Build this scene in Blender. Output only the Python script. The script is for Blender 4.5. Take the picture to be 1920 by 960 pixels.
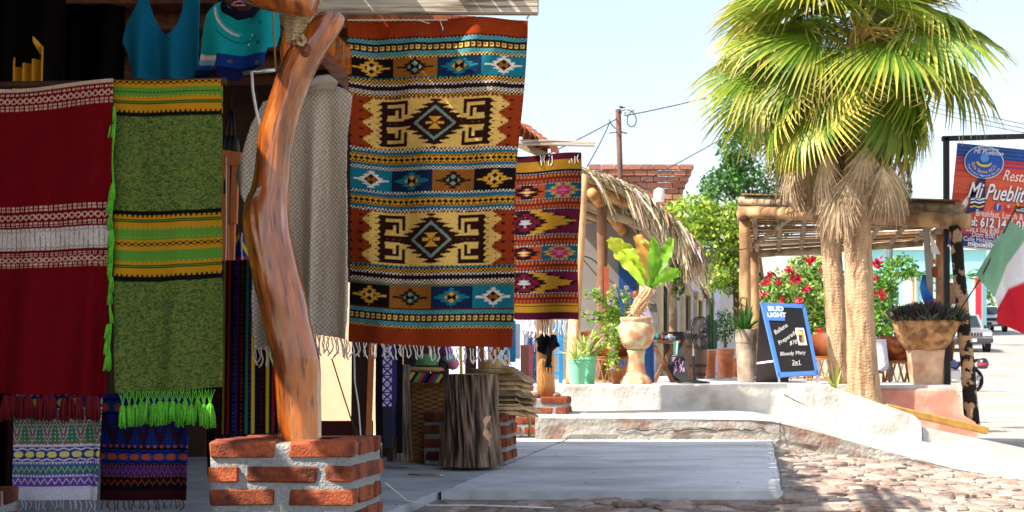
import bpy, bmesh, math, random
import numpy as np
from mathutils import Vector, Matrix, noise
random.seed(7); rng = np.random.default_rng(7)
for o in list(bpy.data.objects): bpy.data.objects.remove(o)
SC = bpy.context.scene
COL = SC.collection
# ------------------------------------------------------------------ camera, sky, sun, exposure
CAMZ, F, CX, HY = 0.72, 2700.0, 960.0, 668.0
cd = bpy.data.cameras.new('camera'); cam = bpy.data.objects.new('camera', cd); COL.objects.link(cam)
cam.location = (0, 0, CAMZ); cam.rotation_euler = (math.pi/2, 0, 0)
cd.sensor_width = 36; cd.lens = F/1920*36; cd.shift_y = (HY-480)/1920
cd.clip_start = 0.1; cd.clip_end = 3000
cd.dof.use_dof = True; cd.dof.focus_distance = 6.4; cd.dof.aperture_fstop = 9
SC.camera = cam
LD = Vector((0.87, 0.42, -1.0)).normalized()          # direction the sunlight travels
sd = bpy.data.lights.new('sun', 'SUN'); sun = bpy.data.objects.new('sun', sd); COL.objects.link(sun)
sd.energy = 5.0; sd.angle = math.radians(0.5); sd.color = (1.0, 0.93, 0.82)
sun.rotation_euler = LD.to_track_quat('-Z', 'Y').to_euler(); sun.location = (-20, -10, 30)
w = bpy.data.worlds.new('World'); SC.world = w; w.use_nodes = True
nt = w.node_tree; bg = nt.nodes['Background']
sky = nt.nodes.new('ShaderNodeTexSky'); sky.sky_type = 'NISHITA'; sky.sun_disc = False
sky.sun_elevation = math.asin(-LD.z); sky.sun_rotation = math.atan2(-LD.x, -LD.y)
sky.air_density = 1.0; sky.dust_density = 2.0; sky.ozone_density = 1.2
hs_ = nt.nodes.new('ShaderNodeHueSaturation'); hs_.inputs['Saturation'].default_value = .72; hs_.inputs['Value'].default_value = 1.06; nt.links.new(sky.outputs[0], hs_.inputs['Color']); nt.links.new(hs_.outputs[0], bg.inputs[0]); bg.inputs[1].default_value = 0.14
SC.view_settings.view_transform = 'Standard'; SC.view_settings.look = 'None'
SC.view_settings.exposure = 1.02; SC.view_settings.gamma = 1.0
SC.render.engine = 'CYCLES'
# ------------------------------------------------------------------ helpers
def P(px, py, Y):
    return Vector(((px-CX)*Y/F, Y, CAMZ+(HY-py)*Y/F))
def S(r, g, b):
    return tuple(((c/255)/12.92 if c/255 <= .04045 else ((c/255+.055)/1.055)**2.4) for c in (r, g, b))
def A(*c): return np.array(c, float)
ORG = {}
def link(o, parent=None, loc=(0, 0, 0)):
    COL.objects.link(o)
    if parent is not None: o.parent = parent
    o.location = loc
    ORG[o.name] = (ORG[parent.name] if parent is not None else Vector((0, 0, 0)))+Vector(loc)
    return o
def tag(o, label=None, cat=None, group=None, kind=None):
    if label: o['label'] = label
    if cat: o['category'] = cat
    if group: o['group'] = group
    if kind: o['kind'] = kind
    return o
def thing(name, label, cat, loc=(0, 0, 0), rz=0, group=None):
    o = bpy.data.objects.new(name, None); o.empty_display_size = .05
    link(o, None, loc); o.rotation_euler.z = rz
    return tag(o, label, cat, group)
class MB:
    def __init__(s): s.v = []; s.f = []; s.c = []; s.uc = False
    def add(s, vs, fs, col=None):
        n = len(s.v); s.v.extend([tuple(v) for v in vs]); s.f.extend([tuple(i+n for i in f) for f in fs])
        if col is None: s.c.extend([(1, 1, 1)]*len(vs))
        else:
            s.uc = True
            if len(col) == 3 and not hasattr(col[0], '__len__'): s.c.extend([tuple(col)]*len(vs))
            else: s.c.extend([tuple(c) for c in col])
        return s
    def box(s, c, size, rot=None, col=None, bev=0.0):
        x, y, z = [q/2 for q in size]; c = Vector(c)
        if bev:
            b = bev; vs = []
            for sz in (-1, 1):
                for (sx, sy) in ((-1, -1), (1, -1), (1, 1), (-1, 1)):
                    vs += [(sx*(x-b), sy*(y-b), sz*z), (sx*x, sy*(y-b), sz*(z-b)), (sx*(x-b), sy*y, sz*(z-b))]
            bm = bmesh.new(); [bm.verts.new(v) for v in vs]
            bmesh.ops.convex_hull(bm, input=bm.verts); bm.verts.ensure_lookup_table(); bm.verts.index_update()
            bmesh.ops.recalc_face_normals(bm, faces=bm.faces)
            vs = [v.co.copy() for v in bm.verts]; fs = [[v.index for v in f.verts] for f in bm.faces]; bm.free()
        else:
            vs = [Vector(q) for q in ((-x, -y, -z), (x, -y, -z), (x, y, -z), (-x, y, -z), (-x, -y, z), (x, -y, z), (x, y, z), (-x, y, z))]
            fs = [(0, 3, 2, 1), (4, 5, 6, 7), (0, 1, 5, 4), (1, 2, 6, 5), (2, 3, 7, 6), (3, 0, 4, 7)]
        if rot is not None: vs = [rot @ Vector(v) for v in vs]
        return s.add([Vector(v)+c for v in vs], fs, col)
    def beam(s, a, b, w, h, col=None, bev=0.0, up=(0, 0, 1)):
        a = Vector(a); b = Vector(b); d = b-a; L = d.length; d.normalize()
        u = Vector(up)
        if abs(d.dot(u)) > .98: u = Vector((0, 1, 0))
        x = d.cross(u).normalized(); z = x.cross(d)
        R = Matrix((x, d, z)).transposed()
        return s.box((a+b)/2, (w, L, h), R, col, bev)
    def tube(s, pts, rad, n=8, col=None, cap=True, jit=0.0, ell=1.0):
        pts = [Vector(p) for p in pts]; m = len(pts)
        if not hasattr(rad, '__len__'): rad = [rad]*m
        t0 = (pts[1]-pts[0]).normalized()
        up = Vector((0, 0, 1)) if abs(t0.z) < .9 else Vector((0, 1, 0))
        nx = t0.cross(up).normalized(); vs = []; cs = []
        for i in range(m):
            t = (pts[min(i+1, m-1)]-pts[max(i-1, 0)]).normalized()
            nx = (nx-t*nx.dot(t)).normalized(); ny = t.cross(nx)
            for k in range(n):
                a = 2*math.pi*k/n; r = rad[i]*(1+(random.uniform(-jit, jit) if jit else 0))
                vs.append(pts[i]+nx*math.cos(a)*r+ny*math.sin(a)*r*ell)
                if col is not None and hasattr(col[0], '__len__'): cs.append(col[i])
        fs = [(i*n+k, i*n+(k+1) % n, (i+1)*n+(k+1) % n, (i+1)*n+k) for i in range(m-1) for k in range(n)]
        if cap: fs += [tuple(range(n-1, -1, -1)), tuple((m-1)*n+k for k in range(n))]
        return s.add(vs, fs, cs if cs else col)
    def lathe(s, prof, c=(0, 0, 0), n=24, col=None, fn=None, closed=True):
        c = Vector(c); vs = []; cs = []
        for i, (r, z) in enumerate(prof):
            for k in range(n):
                a = 2*math.pi*k/n; rr = r*(fn(a, z, i) if fn else 1)
                vs.append(c+Vector((rr*math.cos(a), rr*math.sin(a), z)))
                if col is not None and hasattr(col[0], '__len__'): cs.append(col[i])
        m = len(prof)
        fs = [(i*n+k, i*n+(k+1) % n, (i+1)*n+(k+1) % n, (i+1)*n+k) for i in range(m-1) for k in range(n)]
        if closed: fs += [tuple(range(n-1, -1, -1)), tuple((m-1)*n+k for k in range(n))]
        return s.add(vs, fs, cs if cs else col)
    def strip(s, pts, wid, side, col=None, fold=0.0):
        """a leaf blade along pts with half widths wid; side = sideways vector; fold = keel depth"""
        pts = [Vector(p) for p in pts]; m = len(pts); vs = []; cs = []; side = Vector(side).normalized()
        for i in range(m):
            t = (pts[min(i+1, m-1)]-pts[max(i-1, 0)]).normalized()
            sd_ = side-t*side.dot(t)
            sd_ = sd_.normalized() if sd_.length > 1e-5 else side
            nn = sd_.cross(t)
            vs += [pts[i]-sd_*wid[i]+nn*fold*wid[i], pts[i], pts[i]+sd_*wid[i]+nn*fold*wid[i]]
            if col is not None and hasattr(col[0], '__len__'): cs += [col[i]]*3
        fs = []
        for i in range(m-1):
            b = i*3; fs += [(b, b+1, b+4, b+3), (b+1, b+2, b+5, b+4)]
        return s.add(vs, fs, cs if cs else col)
    def mesh(s, name, off=Vector((0, 0, 0)), smooth=False):
        me = bpy.data.meshes.new(name)
        vs = s.v if off.length == 0 else [(v[0]-off.x, v[1]-off.y, v[2]-off.z) for v in s.v]
        me.from_pydata(vs, [], s.f)
        if s.uc:
            at = me.attributes.new('Col', 'FLOAT_COLOR', 'POINT')
            c = np.ones((len(s.v), 4), np.float32); c[:, :3] = np.array(s.c, np.float32); at.data.foreach_set('color', c.ravel())
        if smooth: me.polygons.foreach_set('use_smooth', [True]*len(me.polygons))
        me.update()
        return me
    def build(s, name, mat, parent=None, smooth=False, local=False, loc=None):
        off = Vector((0, 0, 0)) if (parent is None or local) else ORG[parent.name]
        if parent is None and loc is not None: off = Vector(loc)
        me = s.mesh(name, off, smooth); me.materials.append(mat)
        o = bpy.data.objects.new(name, me)
        return link(o, parent, loc if (parent is None and loc is not None) else (0, 0, 0))
def inst(name, me, parent, loc, rot=(0, 0, 0), scale=(1, 1, 1), mat=None):
    """a piece that shares mesh data, placed at a world location under parent"""
    o = bpy.data.objects.new(name, me); link(o, parent, Vector(loc)-(ORG[parent.name] if parent is not None else Vector()))
    if isinstance(rot, Matrix): o.rotation_euler = rot.to_euler()
    else: o.rotation_euler = rot
    o.scale = scale
    return o
def dup(root, loc, rz=0, label=None, group=None, scale=None):
    r = root.copy(); COL.objects.link(r); r.location = loc; r.rotation_euler.z = rz; ORG[r.name] = Vector(loc)
    if label: r['label'] = label
    if group: r['group'] = group
    if scale: r.scale = scale
    for ch in list(root.children):
        c = ch.copy(); COL.objects.link(c); c.parent = r; ORG[c.name] = ORG[r.name]
        for g in list(ch.children):
            d = g.copy(); COL.objects.link(d); d.parent = c
    return r
MATS = {}
def M(name, rgb=(.5, .5, .5), rough=.8, var=.2, scale=12.0, bump=.25, bscale=None, attr=False, metal=0.0, rnd=0.0, spec=.35,
      stretch=None, col2=None, mixscale=3.0, mixlo=.45, mixhi=.6, trans=0.0, coat=0.0, emit=None, dist=.01, detail=6):
    if name in MATS: return MATS[name]
    m = bpy.data.materials.new(name); m.use_nodes = True; MATS[name] = m
    t = m.node_tree; N = t.nodes; Lk = t.links.new; p = N['Principled BSDF']
    p.inputs['Roughness'].default_value = rough; p.inputs['Metallic'].default_value = metal
    p.inputs['Specular IOR Level'].default_value = spec
    if coat: p.inputs['Coat Weight'].default_value = coat; p.inputs['Coat Roughness'].default_value = .15
    tc = N.new('ShaderNodeNewGeometry'); vec = tc.outputs['Position']
    if stretch:
        mp = N.new('ShaderNodeMapping'); mp.inputs['Scale'].default_value = stretch; Lk(vec, mp.inputs['Vector']); vec = mp.outputs[0]
    no = N.new('ShaderNodeTexNoise'); no.inputs['Scale'].default_value = scale; no.inputs['Detail'].default_value = detail; Lk(vec, no.inputs['Vector'])
    base = N.new('ShaderNodeRGB'); base.outputs[0].default_value = (*rgb, 1); out = base.outputs[0]
    if col2 is not None:
        n2 = N.new('ShaderNodeTexNoise'); n2.inputs['Scale'].default_value = mixscale; n2.inputs['Detail'].default_value = 5; Lk(vec, n2.inputs['Vector'])
        mr = N.new('ShaderNodeMapRange'); mr.inputs[1].default_value = mixlo; mr.inputs[2].default_value = mixhi; Lk(n2.outputs[0], mr.inputs[0])
        mx = N.new('ShaderNodeMix'); mx.data_type = 'RGBA'; Lk(mr.outputs[0], mx.inputs[0]); Lk(out, mx.inputs[6]); mx.inputs[7].default_value = (*col2, 1); out = mx.outputs[2]
    if attr:
        at = N.new('ShaderNodeAttribute'); at.attribute_name = 'Col'
        mx = N.new('ShaderNodeMix'); mx.data_type = 'RGBA'; mx.blend_type = 'MULTIPLY'; mx.inputs[0].default_value = 1
        Lk(out, mx.inputs[6]); Lk(at.outputs['Color'], mx.inputs[7]); out = mx.outputs[2]
    mr = N.new('ShaderNodeMapRange'); mr.inputs[1].default_value = .3; mr.inputs[2].default_value = .7
    mr.inputs[3].default_value = 1-var; mr.inputs[4].default_value = 1+var; Lk(no.outputs[0], mr.inputs[0]); fac = mr.outputs[0]
    if rnd:
        oi = N.new('ShaderNodeObjectInfo'); r2 = N.new('ShaderNodeMapRange'); r2.inputs[3].default_value = 1-rnd; r2.inputs[4].default_value = 1+rnd
        Lk(oi.outputs['Random'], r2.inputs[0]); mu = N.new('ShaderNodeMath'); mu.operation = 'MULTIPLY'; Lk(fac, mu.inputs[0]); Lk(r2.outputs[0], mu.inputs[1]); fac = mu.outputs[0]
    vm = N.new('ShaderNodeVectorMath'); vm.operation = 'SCALE'; Lk(out, vm.inputs[0]); Lk(fac, vm.inputs['Scale'])
    Lk(vm.outputs[0], p.inputs['Base Color'])
    if bump:
        nb = no
        if bscale:
            nb = N.new('ShaderNodeTexNoise'); nb.inputs['Scale'].default_value = bscale; nb.inputs['Detail'].default_value = 5; Lk(vec, nb.inputs['Vector'])
        b = N.new('ShaderNodeBump'); b.inputs['Strength'].default_value = bump; b.inputs['Distance'].default_value = dist
        Lk(nb.outputs[0], b.inputs['Height']); Lk(b.outputs[0], p.inputs['Normal'])
    if trans:
        tr = N.new('ShaderNodeBsdfTranslucent'); Lk(vm.outputs[0], tr.inputs[0]); ms = N.new('ShaderNodeMixShader'); ms.inputs[0].default_value = trans
        Lk(p.outputs[0], ms.inputs[1]); Lk(tr.outputs[0], ms.inputs[2]); Lk(ms.outputs[0], N['Material Output'].inputs[0])
    if emit: p.inputs['Emission Color'].default_value = (*emit, 1); p.inputs['Emission Strength'].default_value = 1
    return m
def inpoly(poly, x, y):
    r = np.zeros(x.shape, bool); n = len(poly)
    for i in range(n):
        x1, y1 = poly[i]; x2, y2 = poly[(i+1) % n]
        if y1 == y2: continue
        c = ((y1 > y) != (y2 > y)) & (x < (x2-x1)*(y-y1)/(y2-y1)+x1); r ^= c
    return r
def cloth(name, mat, quad, Y, nu, nv, paint=None, wave=None, mask=None, parent=None, thick=.005, ex=None, smooth=True):
    """hanging textile: quad = TL,TR,BR,BL in photo pixels at distance Y; paint(u,v,px,py) -> rgb array; wave(u,v) -> depth offset"""
    u, v = np.meshgrid(np.linspace(0, 1, nu+1), np.linspace(0, 1, nv+1))
    q = np.array(quad, float)
    px = (q[0, 0]*(1-u)+q[1, 0]*u)*(1-v)+(q[3, 0]*(1-u)+q[2, 0]*u)*v
    py = (q[0, 1]*(1-u)+q[1, 1]*u)*(1-v)+(q[3, 1]*(1-u)+q[2, 1]*u)*v
    bx, by = px.copy(), py.copy()
    if ex:
        dx, dy = ex(u, v); px = px+dx; py = py+dy
    X = (px-CX)*Y/F; Z = CAMZ+(HY-py)*Y/F; YY = np.full_like(X, Y)
    if wave: YY = YY+wave(u, v)
    off = ORG[parent.name] if parent is not None else Vector((0, 0, 0))
    co = np.stack([X-off.x, YY-off.y, Z-off.z], -1).reshape(-1, 3)
    idx = np.arange((nu+1)*(nv+1)).reshape(nv+1, nu+1)
    fc = np.stack([idx[1:, :-1], idx[1:, 1:], idx[:-1, 1:], idx[:-1, :-1]], -1).reshape(-1, 4)
    if mask is not None:
        mk = mask(bx, by); keep = (mk[1:, :-1] & mk[1:, 1:] & mk[:-1, 1:] & mk[:-1, :-1]).reshape(-1); fc = fc[keep]
        used = np.unique(fc); re = -np.ones(len(co), int); re[used] = np.arange(len(used)); fc = re[fc]; co = co[used]
    me = bpy.data.meshes.new(name); me.from_pydata(co.tolist(), [], fc.tolist())
    if paint is not None:
        c = np.ones((nv+1, nu+1, 4), np.float32); c[..., :3] = paint(u, v, bx, by); c = c.reshape(-1, 4)
        if mask is not None: c = c[used]
        me.attributes.new('Col', 'FLOAT_COLOR', 'POINT').data.foreach_set('color', c.ravel())
    if smooth: me.polygons.foreach_set('use_smooth', [True]*len(me.polygons))
    me.materials.append(mat); me.update()
    o = bpy.data.objects.new(name, me); link(o, parent)
    if thick:
        md = o.modifiers.new('Solidify', 'SOLIDIFY'); md.thickness = thick; md.offset = -1; md.use_rim = True
    return o
def text_mesh(name, s, size, mat, parent, origin, xdir, ydir, align='LEFT', shear=0.0, spacing=1.0, ext=.0, xs=1.0, bold=0.0):
    cu = bpy.data.curves.new(name, 'FONT'); cu.body = s; cu.size = size; cu.align_x = align; cu.shear = shear
    cu.space_character = spacing; cu.extrude = ext; cu.resolution_u = 3; cu.offset = bold
    o = bpy.data.objects.new(name, cu); COL.objects.link(o)
    dg = bpy.context.evaluated_depsgraph_get(); dg.update()
    me = bpy.data.meshes.new_from_object(o.evaluated_get(dg)); bpy.data.objects.remove(o)
    x = Vector(xdir).normalized(); y = Vector(ydir).normalized(); z = x.cross(y)
    R = Matrix((x*xs, y, z)).transposed().to_4x4(); R.translation = Vector(origin)-ORG[parent.name]
    me.transform(R); me.materials.clear(); me.materials.append(mat); me.name = name
    return link(bpy.data.objects.new(name, me), parent)
def leaf_cloud(mb, c, rad, n, size, cols, seed=0, shell=.35, droop=0.3, aspect=.5):
    """n small folded leaf faces spread through an ellipsoid, thinner towards the middle"""
    r = np.random.default_rng(seed); c = np.array(c); rad = np.array(rad)
    d = r.normal(size=(n, 3)); d /= np.linalg.norm(d, axis=1)[:, None]
    k = shell+(1-shell)*r.random(n)**.6
    p = c+d*rad*k[:, None]
    ax = r.normal(size=(n, 3)); ax[:, 2] -= droop; ax /= np.linalg.norm(ax, axis=1)[:, None]
    s2 = np.cross(ax, r.normal(size=(n, 3))); s2 /= np.linalg.norm(s2, axis=1)[:, None]
    L = size*(.6+.8*r.random(n))
    for i in range(n):
        a = ax[i]*L[i]; b = s2[i]*L[i]*aspect; q = p[i]
        col = cols[r.integers(len(cols))]; j = .75+.5*r.random()
        mb.add([q, q+a*.5+b*.5, q+a, q+a*.5-b*.5], [(0, 1, 2, 3)], tuple(x*j for x in col))
    return p
# ------------------------------------------------------------------ materials
m_mortar = M('mortar', S(158, 158, 155), .95, .22, 70, 1.0, bscale=110, dist=.008)
m_brick = M('brick', S(158, 80, 48), .92, .28, 60, .9, bscale=120, rnd=.34, dist=.007, col2=S(104, 54, 38), mixscale=9)
m_conc = M('concrete', S(206, 206, 205), .9, .10, 7, .3, bscale=120, col2=S(168, 166, 163), mixscale=1.3, mixlo=.44, mixhi=.68, stretch=(.8, 1.3, 1), rnd=.05)
m_floor = M('stall_floor_concrete', S(184, 184, 184), .9, .14, 6, .3, bscale=90, stretch=(.8, 1.3, 1), col2=S(150, 148, 146), mixscale=2, mixlo=.45, mixhi=.7)
m_grout = M('street_grout', S(136, 127, 117), .95, .25, 30, .8, dist=.01)
m_cob = M('cobble', S(162, 146, 132), .9, .25, 30, .7, rnd=.28, col2=S(136, 108, 94), mixscale=4, dist=.008)
m_white = M('whitewash', S(206, 202, 194), .92, .10, 9, .8, bscale=30, col2=S(172, 163, 150), mixscale=3.5, mixlo=.5, mixhi=.72, dist=.012)
m_walk = M('sidewalk_cement', S(190, 185, 178), .92, .12, 8, .5, bscale=60, col2=S(164, 156, 146), mixscale=2.5, mixlo=.5, mixhi=.7)
m_curb = M('curb_plaster', S(168, 161, 150), .95, .22, 9, .7, bscale=30, col2=S(146, 118, 104), mixscale=5, mixlo=.5, mixhi=.66, dist=.02)
m_pink = M('pink_plaster', S(196, 128, 108), .92, .12, 9, .5, bscale=30, col2=S(206, 150, 132), mixscale=4)
m_asph = M('road', S(168, 160, 150), .92, .08, 1.2, .2, bscale=40, col2=S(150, 142, 132), mixscale=.4)
m_dirt = M('dirt', S(160, 148, 128), .95, .2, .8, .3)
m_wood = M('weathered_wood', S(176, 158, 130), .85, .25, 6, .5, stretch=(1, 1, 1), bscale=40, rnd=.12, col2=S(120, 96, 72), mixscale=6)
m_greyw = M('grey_old_wood', S(190, 178, 160), .9, .22, 5, .5, stretch=(.6, 6, 14), col2=S(120, 104, 88), mixscale=4, mixlo=.5, mixhi=.62)
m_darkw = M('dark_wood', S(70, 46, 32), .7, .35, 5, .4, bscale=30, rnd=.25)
m_redw = M('reddish_roof_wood', S(96, 58, 36), .75, .4, 4, .4, stretch=(8, .6, 8), rnd=.35)
m_log = M('sunbleached_log', S(190, 150, 108), .85, .25, 5, .7, stretch=(1, 1, .5), bscale=24, col2=S(140, 104, 74), mixscale=6, dist=.012)
m_black = M('black_metal', S(26, 26, 28), .5, .2, 10, .1)
m_iron = M('rust_steel', S(96, 62, 52), .7, .25, 12, .2)
m_cloth = M('woven_cloth', (1, 1, 1), .95, .16, 420, .35, attr=True, dist=.003, spec=.1, detail=2)
m_rug = M('woven_wool', (1, 1, 1), .97, .22, 300, .55, attr=True, dist=.004, spec=.08, detail=2)
m_fringe = M('white_yarn', S(236, 230, 218), .95, .1, 200, .3)
m_attr = M('plain_painted', (1, 1, 1), .7, .08, 30, .1, attr=True)
m_leaf = M('leaf', (1, 1, 1), .5, .15, 8, .1, attr=True, trans=.35)
m_frond = M('palm_frond', (1, 1, 1), .42, .12, 14, .15, attr=True, trans=.3, rnd=.16, stretch=(1, 1, 1))
m_dead = M('dead_frond', (1, 1, 1), .9, .25, 20, .3, attr=True, rnd=.2)
m_thatch = M('thatch', (1, 1, 1), .9, .25, 25, .3, attr=True)
m_terra = M('terracotta', S(188, 104, 66), .85, .15, 14, .3, col2=S(202, 132, 96), mixscale=6)
m_glass = M('car_glass', S(40, 52, 58), .08, .05, 5, 0, spec=.6)
m_rubber = M('rubber', S(22, 22, 23), .85, .2, 30, .1)
m_chrome = M('chrome', S(200, 200, 200), .25, .05, 5, 0, metal=.9)
# ------------------------------------------------------------------ terrain, road
RY = [0, 8, 13, 17, 22, 28, 40, 65, 120, 200, 400, 2500]
RZ = [-.5, -.5, -.45, -.40, -.42, -.42, -.20, .98, 3.6, 7.0, 10, 10]
def rz(Y): return float(np.interp(Y, RY, RZ))
xs = [-400, -60, -20, -6, 0, 4, 6, 9, 12, 16, 20, 26, 32, 40, 60, 120, 400, 1500]
ys = [-40, 0, 8, 13, 15, 17, 19, 22, 25, 28, 34, 40, 46, 52, 58, 65, 80, 100, 120, 160, 200, 400, 1000, 2500]
mb = MB(); nx = len(xs)
mb.add([(x, y, rz(y)-.12) for y in ys for x in xs], [(j*nx+i, j*nx+i+1, (j+1)*nx+i+1, (j+1)*nx+i) for j in range(len(ys)-1) for i in range(nx-1)])
tag(mb.build('ground', m_dirt), kind='structure')
mb = MB(); yy = [12.0, 13.5, 15, 17, 19, 22, 25, 28, 32, 36, 40, 46, 52, 58, 65, 75, 90, 120, 160]
le = lambda y: float(np.interp(y, [12, 13.5, 17, 40, 65, 120, 160], [5.2, 5.15, 5.55, 12.4, 19.4, 36, 50]))
mb.add([q for y in yy for q in ((le(y), y, rz(y)), (le(y)+16, y, rz(y)))], [(2*i, 2*i+1, 2*i+3, 2*i+2) for i in range(len(yy)-1)])
tag(mb.build('road', m_asph), kind='structure')
# ------------------------------------------------------------------ stall floor, slab, cobbled street
def rowX(Y): return -.375+.181*(Y-7.74)          # line of the piers
def slabX(Y): return 1.44+.168*(Y-7.68)
mb = MB(); a, b = 1.5, 13.4
mb.add([(-9, a, 0), (rowX(a)-.012, a, 0), (rowX(b)-.012, b, 0), (-9, b, 0), (-9, a, -.3), (rowX(a)-.012, a, -.3), (rowX(b)-.012, b, -.3), (-9, b, -.3)],
       [(0, 1, 2, 3), (5, 1, 0, 4), (5, 6, 2, 1)])
tag(mb.build('stall_floor', m_floor), kind='structure')
mb = MB(); mb.add([(rowX(7.7)-.01, 7.7, -.008), (slabX(7.7)-.01, 7.7, -.008), (slabX(12.4), 12.4, -.008), (rowX(12.4), 12.4, -.008)], [(0, 1, 2, 3)])
slab = tag(mb.build('concrete_slab', M('joint_dirt', S(86, 84, 84), .95, .2, 20, .3)), kind='structure')
js = [7.66, 9.2, 10.3, 11.45, 12.5]
for i in range(4):
    y0, y1 = js[i]+.006, js[i+1]-.006; mb = MB(); t = random.uniform(0, .004)
    N_ = 26; jf = lambda: random.choice((0, 0, 0, .004, -.006, .010))
    q = [(rowX(y0)+.012+(slabX(y0)-rowX(y0)-.012)*k/N_, y0+.02*k/N_+(jf() if i == 0 else random.uniform(-.001, .001))) for k in range(N_)]
    q += [(slabX(y0+(y1-y0)*k/N_)+jf(), y0+.02+(y1-y0)*k/N_) for k in range(N_)]+[(slabX(y1), y1+.02), (rowX(y1)+.012, y1)]
    nq = len(q); mb.add([(x, y, -.12) for x, y in q]+[(x, y, .0+t) for x, y in q], [tuple(nq+k for k in range(nq))]+[(k, (k+1) % nq, nq+(k+1) % nq, nq+k) for k in range(nq)])
    mb.build('slab_panel', m_conc, slab)
def sz(X, Y=9): return -.045-.13*max(0, X-2.0)-.02*max(0, 7.4-Y)
mb = MB(); gx = np.linspace(-2.5, 7.5, 41); gy = np.linspace(2.0, 12.7, 30)
mb.add([(x, y, sz(x, y)) for y in gy for x in gx], [(j*41+i, j*41+i+1, (j+1)*41+i+1, (j+1)*41+i) for j in range(29) for i in range(40)])
street = tag(mb.build('cobbled_street', m_grout), kind='structure')
# irregular stones: Voronoi cells of a jittered lattice, shrunk and domed
pts = []
sx_, sy_ = .15, .165
for j in range(int(6.6/sy_)):
    for i in range(int(7.2/sx_)):
        x = -1.0+(i+.5*(j % 2))*sx_+random.uniform(-.08, .08); y = 6.2+j*sy_+random.uniform(-.09, .09)
        pts.append((x, y))
pa = np.array(pts); stones = []
for k, (x, y) in enumerate(pts):
    if y > 12.38 or y < 6.35: continue
    if y > 7.56 and x < slabX(y)+.1: continue
    if x < rowX(y)+.12: continue
    pxl = CX+x*F/y
    if pxl > 2080: continue
    d2 = ((pa-pa[k])**2).sum(1); nb = np.argsort(d2)[1:14]
    poly = [(x-.3, y-.3), (x+.3, y-.3), (x+.3, y+.3), (x-.3, y+.3)]
    gap = random.uniform(.006, .018)
    for q in nb:
        nxv = pa[q]-pa[k]; L = np.linalg.norm(nxv); n_ = nxv/L; lim = L/2-gap; out = []
        for i in range(len(poly)):
            p0 = np.array(poly[i])-pa[k]; p1 = np.array(poly[(i+1) % len(poly)])-pa[k]; a0 = p0@n_-lim; a1 = p1@n_-lim
            if a0 <= 0: out.append(tuple(p0+pa[k]))
            if a0*a1 < 0: t = a0/(a0-a1); out.append(tuple(p0+(p1-p0)*t+pa[k]))
        poly = out
        if len(poly) < 3: break
    if len(poly) < 4: continue
    stones.append((y, x, poly))
stones.sort()
rest = MB()
for k, (y, x, poly) in enumerate(stones):
    c = np.array([np.mean([p[0] for p in poly]), np.mean([p[1] for p in poly])]); z = sz(x, y); h = random.uniform(.006, .026); n = len(poly)
    # round the corners
    pp = []
    for i in range(n):
        p0 = np.array(poly[i]); pm = np.array(poly[i-1]); pn = np.array(poly[(i+1) % n])
        pp += [p0+(pm-p0)*.22, p0+(pn-p0)*.22]
    n = len(pp); tx, ty = random.uniform(-.05, .05), random.uniform(-.05, .05)
    vs = [(p[0], p[1], z-.03) for p in pp]+[(p[0], p[1], z+h*.45) for p in pp]
    vs += [(c[0]+(p[0]-c[0])*.78, c[1]+(p[1]-c[1])*.78, z+h+tx*(p[0]-c[0])+ty*(p[1]-c[1])) for p in pp]+[(c[0], c[1], z+h*1.1)]
    fs = [(i, (i+1) % n, n+(i+1) % n, n+i) for i in range(n)]+[(n+i, n+(i+1) % n, 2*n+(i+1) % n, 2*n+i) for i in range(n)]+[(2*n+i, 2*n+(i+1) % n, 3*n) for i in range(n)]
    if k < 300:
        MB().add(vs, fs).build('cobblestone', m_cob, street, smooth=False)
    else: rest.add(vs, fs)
if rest.v: tag(rest.build('cobblestones', m_cob, street), kind='stuff')
# ------------------------------------------------------------------ sidewalk, curb, terrace
cx_ = [0.2, 1.0, 2.05, 2.25, 2.69, 3.19, 3.55, 3.83, 4.4, 5.6]
cz_ = [.205, .20, .19, .175, .072, -.07, -.16, -.235, -.33, -.5]
bz_ = [.235, .23, .22, .205, .12, .03, -.01, -.055, -.18, -.46]
mb = MB(); n = len(cx_)
jit = [random.uniform(-.012, .012) for _ in range(n)]
mb.add([(x, 12.5+j, z) for x, z, j in zip(cx_, cz_, jit)]+[(x, 13.62, z) for x, z in zip(cx_, bz_)]+[(x, 12.47+j, z-.02) for x, z, j in zip(cx_, cz_, jit)], [(i, i+1, n+i+1, n+i) for i in range(n-1)]+[(2*n+i, 2*n+i+1, i+1, i) for i in range(n-1)])
side = tag(mb.build('sidewalk', m_walk), kind='structure')
mb = MB(); nu_, nv_ = 90, 8; vs = []
for j in range(nv_+1):
    for i in range(nu_+1):
        x = .2+(4.1-.2)*i/nu_; zt = np.interp(x, cx_, cz_)-.02; zb = sz(x)-.05; t = j/nv_
        y = 12.47+.03*(noise.noise((x*3, t*2, 1.3)))*(1-t)+.008*noise.noise((x*9, t*5, 4)) + (.02 if (t < .45 and noise.noise((x*2.2, 0, 9)) > .05) else 0)
        vs.append((x, y, zb+(zt-zb)*t))
mb.add(vs, [(j*(nu_+1)+i, j*(nu_+1)+i+1, (j+1)*(nu_+1)+i+1, (j+1)*(nu_+1)+i) for j in range(nv_) for i in range(nu_)])
tag(mb.build('kerb', m_curb), kind='structure')
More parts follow.
